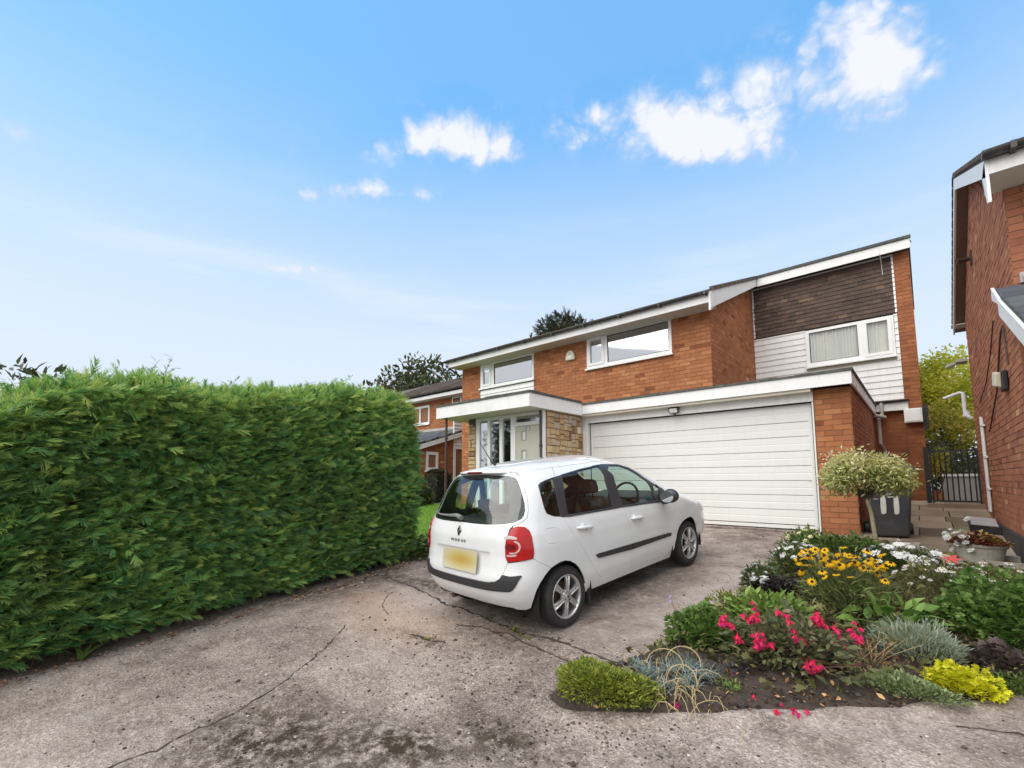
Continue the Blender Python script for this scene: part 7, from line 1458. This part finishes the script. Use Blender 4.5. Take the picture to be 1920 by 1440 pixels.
me = np_mesh('roof', V.reshape(-1, 3), F, [M['carwhite']], None, None, True); me.normals_split_custom_set_from_vertices([tuple(n) for n in nn.reshape(-1, 3)]); cpart('roof', me)
me2 = np_mesh('roof_lining', V.reshape(-1, 3)*np.array([1,.96,1])-np.array([0,0,.03]), F, [plain('pale_headlining', (.16,.155,.15), .95)], None, None, True); cpart('roof_lining', me2)
# seams where the roof skin meets the sides
for s_ in (-1, 1):
    q = MB(); P_ = np.linspace(.78, 4.75, 60); X = CS(P_, np.full(60, 1.556)); X[:,1] *= s_; X[:,2] += .002; q.tube([tuple(x) for x in X], .004, 4, False); q.build('roof_seam', M['carwhite'], car)
    q = MB(); Z_ = np.linspace(1.474, 1.556, 8); X = CS(np.full(8, 1.214), Z_); X[:,1] *= s_; n_ = CN(np.full(8, 1.214), Z_); n_[:,1] *= s_; q.tube([tuple(x) for x in X+n_*.0004], .002, 4, False); q.build('panel_seam', M['seal'], car)
# small roof spoiler with the high brake lamp
P_ = np.linspace(-.66, .66, 41); top = CS(P_*1.0, np.full(41, 1.56)); lip = top.copy(); k_ = np.clip(1-np.abs(P_/.68)**4, 0, 1); lip[:,0] -= .085*k_+.01; lip[:,2] += .018*k_
vs = [tuple(x) for x in top+np.c_[np.full(41,.10),np.zeros(41),np.full(41,.030)*k_]]+[tuple(x) for x in lip]+[tuple(x) for x in lip-np.c_[np.zeros(41),np.zeros(41),np.full(41,.022)]]+[tuple(x) for x in CS(P_, np.full(41, 1.548))]
q = MB(); q.add(vs, [(r_*41+i, r_*41+i+1, (r_+1)*41+i+1, (r_+1)*41+i) for r_ in range(3) for i in range(40)]); q.build('spoiler', M['carwhite'], car, smooth=True)
q = MB(); X = lip[14:27]; q.add([tuple(x+np.array([-.004,0,-.002])) for x in X]+[tuple(x+np.array([-.004,0,-.021])) for x in X]+[tuple(x+np.array([.05,0,-.024])) for x in X], [(r_*13+i, r_*13+i+1, (r_+1)*13+i+1, (r_+1)*13+i) for r_ in range(2) for i in range(12)]); q.build('high_brake_light', M['lampdark'], car)
# dark inner liner keeps gaps and cavities dark
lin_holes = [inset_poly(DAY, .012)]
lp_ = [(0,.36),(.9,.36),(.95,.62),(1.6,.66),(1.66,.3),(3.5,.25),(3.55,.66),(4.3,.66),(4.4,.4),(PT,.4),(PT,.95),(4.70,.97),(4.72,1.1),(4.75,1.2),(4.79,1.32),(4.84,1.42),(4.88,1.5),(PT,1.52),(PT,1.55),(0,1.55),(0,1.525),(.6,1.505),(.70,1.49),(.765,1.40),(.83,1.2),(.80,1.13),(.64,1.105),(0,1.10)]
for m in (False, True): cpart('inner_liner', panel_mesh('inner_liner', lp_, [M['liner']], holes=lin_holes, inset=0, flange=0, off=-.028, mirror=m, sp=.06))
# ---- hatch with crease, rear glass
def hoff(p, z):
    a = np.clip((.836-z)/.012, 0, 1)*np.clip((z-.60)/.03, 0, 1)*np.clip((.47-np.abs(p))/.05, 0, 1); lip = np.exp(-((z-.842)/.010)**2)*np.clip((.62-np.abs(p))/.03, 0, 1)
    return -.022*a+.006*lip
hm = panel_mesh('tailgate', HATCH, [M['carwhite']], holes=[RG], offn=hoff, sp=.02, spz=.012, flange=.012); 
bm = bmesh.new(); bm.from_mesh(hm); bm.to_mesh(hm); bm.free()
for pl_ in hm.polygons: pl_.use_smooth = True
hatch = cpart('tailgate', hm)
cpart('rear_window', panel_mesh('rear_window', RG, [M['rearglass']], inset=.003, flange=0, off=-.003, sp=.028))
# black printed border of the rear glass
RGI = [(p*.80 if abs(p) > .3 else p*.86, 1.315+(z-1.315)*(.86 if z > 1.3 else .90)) for p, z in RG]
cpart('glass_border', panel_mesh('glass_border', RG, [M['seal']], holes=[dens(RGI)], inset=.006, flange=0, off=-.0085, sp=.03))
# wiper
q = MB(); P_ = np.array([0,-.10,-.26,-.45,-.60]); X = CS(P_, np.array([1.115,1.135,1.128,1.130,1.145]))+CN(P_, np.full(5, 1.13))*.028; q.tube([tuple(x) for x in X], [.026,.022,.014,.010,.007], 8); q.build('rear_wiper', plain('grey_wiper', (.16,.17,.17), .5), hatch)
# emblem: hollow diamond; model name in spaced letters
def on_rear(p, z, d=.004): return tuple((CS(p, z)+CN(np.array(p), np.array(z))*d))
q = MB(); dm = [(0,.052),(.033,0),(0,-.052),(-.033,0)]; di = [(0.004,.030),(.016,.002),(-.004,-.030),(-.016,-.002)]
def rearpt(a, b, d): return on_rear(-.03+a, 1.0+b, d)
q.add([rearpt(a, b, .004) for a, b in dm]+[rearpt(a, b, .014) for a, b in [(x*.8, y*.86) for x, y in dm]]+[rearpt(a, b, .012) for a, b in di]+[rearpt(a, b, .003) for a, b in di], [(i, (i+1)%4, 4+(i+1)%4, 4+i) for i in range(4)]+[(4+i, 4+(i+1)%4, 8+(i+1)%4, 8+i) for i in range(4)]+[(8+i, 8+(i+1)%4, 12+(i+1)%4, 12+i) for i in range(4)]); q.build('emblem', M['chrome'], hatch)
def text_mesh(name, s, size, ext):
    cu_ = bpy.data.curves.new(name, 'FONT'); cu_.body = s; cu_.size = size; cu_.extrude = ext; cu_.space_character = 1.55; cu_.align_x = 'CENTER'; cu_.align_y = 'CENTER'
    to = bpy.data.objects.new(name, cu_); COL.objects.link(to); dg = bpy.context.evaluated_depsgraph_get(); me = bpy.data.meshes.new_from_object(to.evaluated_get(dg)); bpy.data.objects.remove(to); bpy.data.curves.remove(cu_); me.name = name; return me
tm = text_mesh('model_name', 'MODUS', .046, .003); 
for v in tm.vertices:
    a, b, c = v.co.x*1.18, v.co.y*.80, v.co.z; p_ = a-.035
    v.co = on_rear(p_, .905+b, .003+c)
tm.materials.clear(); tm.materials.append(M['chrome']); cpart('model_name', tm, hatch)
# number plate: its characters are blurred out, only the yellow field remains
def platemat():
    m, nt, bs = material('number_plate'); c = N(nt, 'ShaderNodeTexCoord'); s = N(nt, 'ShaderNodeSeparateXYZ'); nt.links.new(c.outputs['Object'], s.inputs[0])
    u = mth(nt, 'MULTIPLY', mth(nt, 'SUBTRACT', s.outputs[1], -.03), 1/.24); w = mth(nt, 'MULTIPLY', mth(nt, 'SUBTRACT', s.outputs[2], .725), 1/.078)
    d = mth(nt, 'EXPONENT', mth(nt, 'MULTIPLY', mth(nt, 'ADD', mth(nt, 'MULTIPLY', u, u), mth(nt, 'MULTIPLY', w, w)), -.9))
    nt.links.new(ramp(nt, d, [(0, (.54,.53,.46)), (.45, (.50,.43,.21)), (1, (.44,.31,.065))]), bs.inputs['Base Color']); bs.inputs['Roughness'].default_value = .35; return m
q = MB(); W_ = 12; 
for r_ in range(6):
    for i in range(W_):
        a0, a1 = -.29+.58*i/W_, -.29+.58*(i+1)/W_; b0, b1 = .622+.205*r_/6, .622+.205*(r_+1)/6
        q.quad(*[tuple(np.array(CS(a, b))+np.array([-.006-.012,0,0])) for a, b in ((a0,b0),(a1,b0),(a1,b1),(a0,b1))])
q.build('number_plate', platemat(), hatch, recalc=False, smooth=True)
# ---- bumper, black strip
def boff(p, z): return .012*np.exp(-((z-.40)/.10)**2)*0+(-.010)*np.clip((.345-z)/.01, 0, 1)*np.clip((.70-np.abs(p))/.04, 0, 1)
bump_ = cpart('rear_bumper', panel_mesh('rear_bumper', BUMP, [M['carwhite']], holes=[STRIP], offn=boff, sp=.028, spz=.02))
cpart('bumper_strip', panel_mesh('bumper_strip', STRIP, [M['trimblk']], inset=.002, off=.010, flange=.02, sp=.03), bump_)
q = MB(); P_ = np.linspace(-.72, .72, 41); X = CS(P_, np.full(41, .515))+CN(P_, np.full(41, .515))*.011; q.tube([tuple(x) for x in X], .0022, 4, False); q.build('strip_groove', M['seal'], bump_)
# ---- tail lamps
def chaikin(poly, n=2):
    P = np.asarray(poly, float)
    for _ in range(n): Q = np.roll(P, -1, 0); P = np.stack([P*.75+Q*.25, P*.25+Q*.75], 1).reshape(-1, 2)
    return P
def lmirror(name, poly, mat, par, **k):
    return [cpart(name, panel_mesh(name, chaikin(poly), [mat], mirror=m, **k), par[i]) for i, m in enumerate((False, True))]
def loff(p, z): return .010+.008*np.clip(edge_d(p, z, np.array(LAMP))/.05, 0, 1)
lamps = [cpart('tail_light', panel_mesh('tail_light', LAMP, [M['lampred']], mirror=m, offn=loff, sp=.018, spz=.014, flange=.03), None) for m in (False, True)]
lo2 = dict(inset=0, flange=.004, off=.0195, sp=.02)
lmirror('reversing_lens', [(.650,.985),(.70,.990),(.775,.975),(.775,.952),(.70,.962),(.650,.955)], M['lampclear'], lamps, **lo2)
cres = [(p_, z_+.028) for p_, z_ in [(.69,.805),(.735,.80),(.775,.815),(.800,.85),(.800,.885),(.78,.91),(.745,.92),(.745,.906),(.768,.897),(.784,.875),(.782,.85),(.765,.826),(.735,.814),(.69,.818)]]
lmirror('clear_crescent', cres, M['lampclear'], lamps, **lo2)
lmirror('dark_lens', [(.655,.865),(.70,.86),(.745,.865),(.762,.888),(.748,.912),(.70,.920),(.655,.915)], M['lampdark'], lamps, **lo2)
lmirror('grey_lens', [(.662,.81),(.70,.805),(.76,.812),(.76,.826),(.70,.820),(.662,.826)], M['lampclear'], lamps, **lo2)
# ---- doors, handles, trim strips
rdo = both('rear_door', RD, [M['carwhite']], flange=.02); fdo = both('front_door', FD, [M['carwhite']], flange=.02)
both('trim_strip', CP['trimr'], [M['trimblk']], rdo, inset=0, off=.014, flange=.018); both('trim_strip', CP['trimf'], [M['trimblk']], fdo, inset=0, off=.014, flange=.018)
for (p0, z0), (p1, z1), par in (((1.604,.936),(1.894,.909),rdo),((2.689,.869),(2.936,.857),fdo)):
    for i, s_ in enumerate((1, -1)):
        P_ = np.linspace(p0, p1, 9); Z_ = np.linspace(z0, z1, 9); X = CS(P_, Z_)+CN(P_, Z_)*np.array([.006,.02,.028,.032,.033,.032,.028,.02,.006])[:, None]; X[:,1] *= s_
        q = MB(); q.tube([tuple(x) for x in X], [.010,.016,.018,.018,.018,.018,.018,.016,.010], 10); q.build('handle', M['carwhite'], par[i], smooth=True)
        a = np.linspace(0, 2*np.pi, 20, endpoint=False); pc, zc = p0*.52+p1*.48, z0*.5+z1*.5+.004; k = (p1-p0)*.26
        dish = panel_mesh('handle_recess', [(pc+k*math.cos(t), zc+.042*math.sin(t)) for t in a], [M['carwhite']], inset=0, flange=0, offn=lambda p, z, pc=pc, zc=zc, k=k: .0012-.0*p, mirror=s_ < 0, sp=.015)
        nv = np.array([v.co[:] for v in dish.vertices]); cen = nv.mean(0); nrm_ = np.array([0,-1.0*s_,0]); loc_n = []
        for v in nv:
            r_ = (v-cen)/.06; loc_n.append(tuple(nrm_+np.array([r_[0],0,r_[2]])*.9*(1)))
        ln = np.array(loc_n); ln /= np.linalg.norm(ln, axis=1)[:, None]; dish.normals_split_custom_set_from_vertices([tuple(x) for x in ln]); cpart('handle_recess', dish, par[i])
both('fuel_flap', FLAP, [M['carwhite']], (body, body), inset=.002, off=.0005)
# ---- side glass in its black surround
GL = [CP['qglass'], CP['rwin'], CP['fwin'], CP['tri']]
fr_ = both('window_frame', DAY, [M['pillar']], holes=GL, inset=.001, off=.0015, flange=.012, sp=.03)
for gname, poly in zip(('quarter_window','rear_side_window','front_side_window','corner_window'), GL): both(gname, poly, [M['carglass']], inset=.0005, off=-.004, flange=0, sp=.06)
for s_, par in ((1, fr_[0]), (-1, fr_[1])):
    q = MB(); bp = [q_ for q_ in DAY if q_[1] < 1.065 and q_[0] < 4.2]; bp = sorted(bp); P_ = np.array([b[0] for b in bp]); Z_ = np.array([b[1] for b in bp])+.008; X = CS(P_, Z_)+CN(P_, Z_)*.004; X[:,1] *= s_; q.tube([tuple(x) for x in X], .010, 6); q.build('belt_strip', M['trimblk'], par, smooth=True)
# ---- front: windscreen, bonnet seam, lamps, grille
wm = [panel_mesh('windscreen', WSH, [M['carglass']], inset=.002, flange=0, off=-.003, mirror=m) for m in (False, True)]
ws = cpart('windscreen', wm[0]); cpart('windscreen_half', wm[1], ws)
hl = both('headlight', [(4.36,.70),(4.40,.80),(4.60,.83),(4.80,.78),(4.92,.68),(4.7,.64)], [M['lampclear']], inset=0, off=.006, flange=.02)
gm_ = MB()
for m in (False, True): cpart('grille', panel_mesh('grille', [(4.9,.40),(5.0,.52),(PT,.54),(PT,.36),(5.0,.35)], [M['trimblk']], inset=0, off=.006, flange=.01, mirror=m))
# ---- mirrors
for s_ in (1, -1):
    mr_ = empty('door_mirror', (0,0,0)); mr_.parent = car
    q = MB(); rings = []
    for k in range(9):
        t = k/8; rr = math.sin(math.pi*min(max(t, .04), .96))**.55; rings.append([(1.80+.15*(t-.5)*2*.62+.05, -s_*(.985+.105*rr*math.cos(a)*(1 if math.cos(a) > 0 else .85)), 1.045+.088*rr*math.sin(a)) for a in np.linspace(0, 2*math.pi, 18, endpoint=False)])
    vs = [p for r_ in rings for p in r_]; q.add(vs, [(i*18+k, i*18+(k+1)%18, (i+1)*18+(k+1)%18, (i+1)*18+k) for i in range(8) for k in range(18)]+[tuple(range(18)), tuple(range(8*18, 9*18))]); q.build('mirror_housing', M['pillar'], mr_, smooth=True)
    q = MB(); q.add([(1.746, -s_*(.985+.088*math.cos(a)), 1.045+.068*math.sin(a)) for a in np.linspace(0, 2*math.pi, 18, endpoint=False)], [tuple(range(18))]); mgl = q.build('mirror_glass', plain('mirror_silver', (.75,.78,.8), .02, 0, 5, metal=1), mr_)
    q = MB(); q.tube([(1.95,-s_*.80,.955),(1.90,-s_*.90,.965),(1.86,-s_*.96,.99)], [.035,.03,.035], 8); q.build('mirror_arm', M['trimblk'], mr_, smooth=True)
# ---- aerial
q = MB(); q.tube([(-.10,0,1.632),(-.145,0,1.655)], [.022,.010], 8); q.tube([(-.14,0,1.652),(-.20,0,1.74),(-.29,.0,1.875)], [.006,.005,.003], 6); q.build('aerial', M['trimblk'], car)
# ---- wheels
def wheel(x, s_):
    w = empty('wheel', (0,0,0)); w.parent = car; yo = .805
    q = MB(); q.lathe([(.210,-.185),(.262,-.19),(.288,-.175),(.298,-.14),(.300,-.10),(.300,-.05),(.296,-.022),(.284,-.004),(.262,.004),(.235,.002),(.212,-.004)], (x, 0, .30), 56, 'y')
    q.v = [(a, -s_*(yo+b), c) for a, b, c in q.v]; q.build('tyre', M['tyre'], w, smooth=True)
    q = MB(); q.lathe([(.212,-.004),(.214,.001),(.206,.003),(.198,-.003),(.190,-.018),(.186,-.06),(.183,-.16)], (x, 0, .30), 56, 'y'); q.v = [(a, -s_*(yo+b), c) for a, b, c in q.v]; q.build('rim', M['alloy'], w, smooth=True)
    rot = math.radians(18)
    for k in range(6):
        a = rot+k*math.pi/3; ca, sa = math.cos(a), math.sin(a); q = MB()
        def P(r, t, d): return (x+r*ca-t*sa, -s_*(yo+d), .30+r*sa+t*ca)
        sec = [(.052,.026,.0,.013),(.11,.024,.003,.013),(.155,.028,.0,.014),(.192,.036,-.008,.015)]; vs = []
        for r_, h, d, e in sec: vs += [P(r_,-h,d-.022),P(r_,-h,d-.002),P(r_,-h*.62,d+.003),P(r_,-h*.34,d-.007),P(r_,h*.34,d-.007),P(r_,h*.62,d+.003),P(r_,h,d-.002),P(r_,h,d-.022)]
        q.add(vs, [(i*8+j, i*8+j+1, (i+1)*8+j+1, (i+1)*8+j) for i in range(3) for j in range(7)]); q.build('spoke', M['alloy'], w)
    q = MB(); q.lathe([(0,.012),(.026,.011),(.032,.006),(.052,.002),(.066,-.004),(.07,-.03)], (x, 0, .30), 30, 'y'); q.v = [(a, -s_*(yo+b), c) for a, b, c in q.v]; q.build('hub', M['alloy'], w, smooth=True)
    q = MB(); q.add([(x+dx_*.014, -s_*(yo+.0135), .30+dz_*.02) for dx_, dz_ in ((0,1),(1,0),(0,-1),(-1,0))], [(0,1,2,3)]); q.build('hub_emblem', M['chrome'], w)
    q = MB()
    for k in range(4): a = k*math.pi/2+.5; q.lathe([(0,.0),(.007,.0),(.008,-.01)], (x+.042*math.cos(a), .004, .30+.042*math.sin(a)), 8, 'y')
    q.v = [(a, -s_*(yo+b+.002), c) for a, b, c in q.v]; q.build('wheel_bolts', M['trimblk'], w)
    q = MB(); q.lathe([(0,-.075),(.13,-.075),(.135,-.085),(.135,-.10),(0,-.10)], (x, 0, .30), 30, 'y'); q.v = [(a, -s_*(yo+b), c) for a, b, c in q.v]; q.build('brake_disc', M['disc'], w)
    q = MB(); q.lathe([(0,-.14),(.195,-.14),(.2,-.185),(0,-.185)], (x, 0, .30), 30, 'y'); q.v = [(a, -s_*(yo+b), c) for a, b, c in q.v]; q.build('wheel_back', M['under'], w)
    return w
for x in (0.0, 2.575):
    for s_ in (1, -1): wheel(x, s_)
# wheel housings and floor
for x, r_ in ((-.02, .395), (2.50, .40)):
    for s_ in (1, -1):
        q = MB(); a = np.linspace(-.25, math.pi+.25, 22); vs = [(x+r_*math.cos(t), -s_*.815, .30+r_*math.sin(t)*.94) for t in a]+[(x+r_*math.cos(t), -s_*.45, .30+r_*math.sin(t)*.94) for t in a]
        q.add(vs, [(i, i+1, 23+i, 22+i) for i in range(21)]+[tuple(range(22, 44))]); q.build('wheel_housing', M['under'], car)
q = MB(); q.box(-.46, .02-.42, -.60, .60, .36, .44); q.box(.40, 2.12, -.74, .74, .205, .36); q.box(-.30, 3.1, -.44, .44, .25, .40); q.box(2.95, 3.2, -.6, .6, .22, .4); q.build('floor', M['under'], car)
q = MB(); q.tube([(-.55,.35,.26),(.1,.35,.25)], .03, 8); q.build('exhaust', M['disc'], car)
q = MB(); q.box(.335, .36, -.80, -.70, .12, .28); q.build('mud_flap', M['trimblk'], car)
# ---- cabin
def seat(x, y, name='front_seat'):
    s = empty(name, (0,0,0)); s.parent = car
    q = MB(); q.hexa([(x,y-.25,.48),(x+.52,y-.25,.50),(x+.52,y+.25,.50),(x,y+.25,.48),(x+.02,y-.24,.64),(x+.52,y-.23,.68),(x+.52,y+.23,.68),(x+.02,y+.24,.64)]); q.build('cushion', M['seat'], s, bevel=.05)
    q = MB(); q.hexa([(x-.06,y-.25,.60),(x+.10,y-.24,.62),(x+.10,y+.24,.62),(x-.06,y+.25,.60),(x-.30,y-.20,1.13),(x-.20,y-.20,1.15),(x-.20,y+.20,1.15),(x-.30,y+.20,1.13)]); q.build('backrest', M['seat'], s, bevel=.05)
    q = MB(); q.hexa([(x-.34,y-.14,1.18),(x-.22,y-.14,1.18),(x-.22,y+.14,1.18),(x-.34,y+.14,1.18),(x-.36,y-.13,1.34),(x-.24,y-.12,1.345),(x-.24,y+.12,1.345),(x-.36,y+.13,1.34)]); q.build('headrest', M['seat'], s, bevel=.04)
    q = MB(); 
    for d in (-.06, .06): q.tube([(x-.26,y+d,1.08),(x-.29,y+d,1.22)], .007, 6)
    q.build('headrest_post', M['chrome'], s); return s
seat(1.30, -.37); seat(1.30, .37)
s = empty('rear_seat', (0,0,0)); s.parent = car
q = MB(); q.hexa([(.28,-.62,.5),(.76,-.62,.52),(.76,.62,.52),(.28,.62,.5),(.30,-.60,.66),(.76,-.60,.70),(.76,.60,.70),(.30,.60,.66)]); q.build('cushion', M['seat'], s, bevel=.04)
q = MB(); q.hexa([(.20,-.62,.62),(.34,-.62,.64),(.34,.62,.64),(.20,.62,.62),(.02,-.58,1.05),(.10,-.58,1.07),(.10,.58,1.07),(.02,.58,1.05)]); q.build('backrest', M['seat'], s, bevel=.04)
for y in (-.36, .36): q = MB(); q.hexa([(-.02,y-.12,1.10),(.08,y-.12,1.10),(.08,y+.12,1.10),(-.02,y+.12,1.10),(-.05,y-.10,1.22),(.05,y-.10,1.225),(.05,y+.10,1.225),(-.05,y+.10,1.22)]); q.build('headrest', M['seat'], s, bevel=.03)
q = MB(); q.hexa([(1.98,-.72,.60),(2.45,-.70,.60),(2.45,.70,.60),(1.98,.72,.60),(2.08,-.70,.98),(2.70,-.62,1.0),(2.70,.62,1.0),(2.08,.70,.98)]); q.build('dashboard', M['liner'], car, bevel=.04)
q = MB(); tor = []
for i in range(28):
    a = 2*math.pi*i/28; tor.append((1.80+.06*math.sin(a), -.37+.185*math.cos(a), 1.03+.175*math.sin(a)))
q.tube(tor+[tor[0]], .016, 7, False); q.tube([(1.80,-.55,1.02),(1.83,-.37,1.0),(1.80,-.19,1.02)], .018, 6); q.tube([(1.82,-.37,1.0),(1.98,-.37,.92)], .03, 8); q.build('steering_wheel', M['trimblk'], car, smooth=True)
for s_ in (1, -1):
    q = MB(); q.tube([(1.08,-s_*.66,1.40),(1.0,-s_*.69,.95)], .03, 6); q.tube([(.18,-s_*.62,1.45),(.24,-s_*.66,1.05)], .04, 6); q.build('pillar_trim', M['liner'], car)
q = MB(); q.box(-.45, .05, -.6, .6, .55, .60); q.build('boot_floor', M['liner'], car)
q = MB(); q.hexa([(-.50,-.62,1.00),(.02,-.62,1.02),(.02,.62,1.02),(-.50,.62,1.00),(-.50,-.62,1.02),(.02,-.62,1.04),(.02,.62,1.04),(-.50,.62,1.02)]); q.build('parcel_shelf', M['liner'], car)
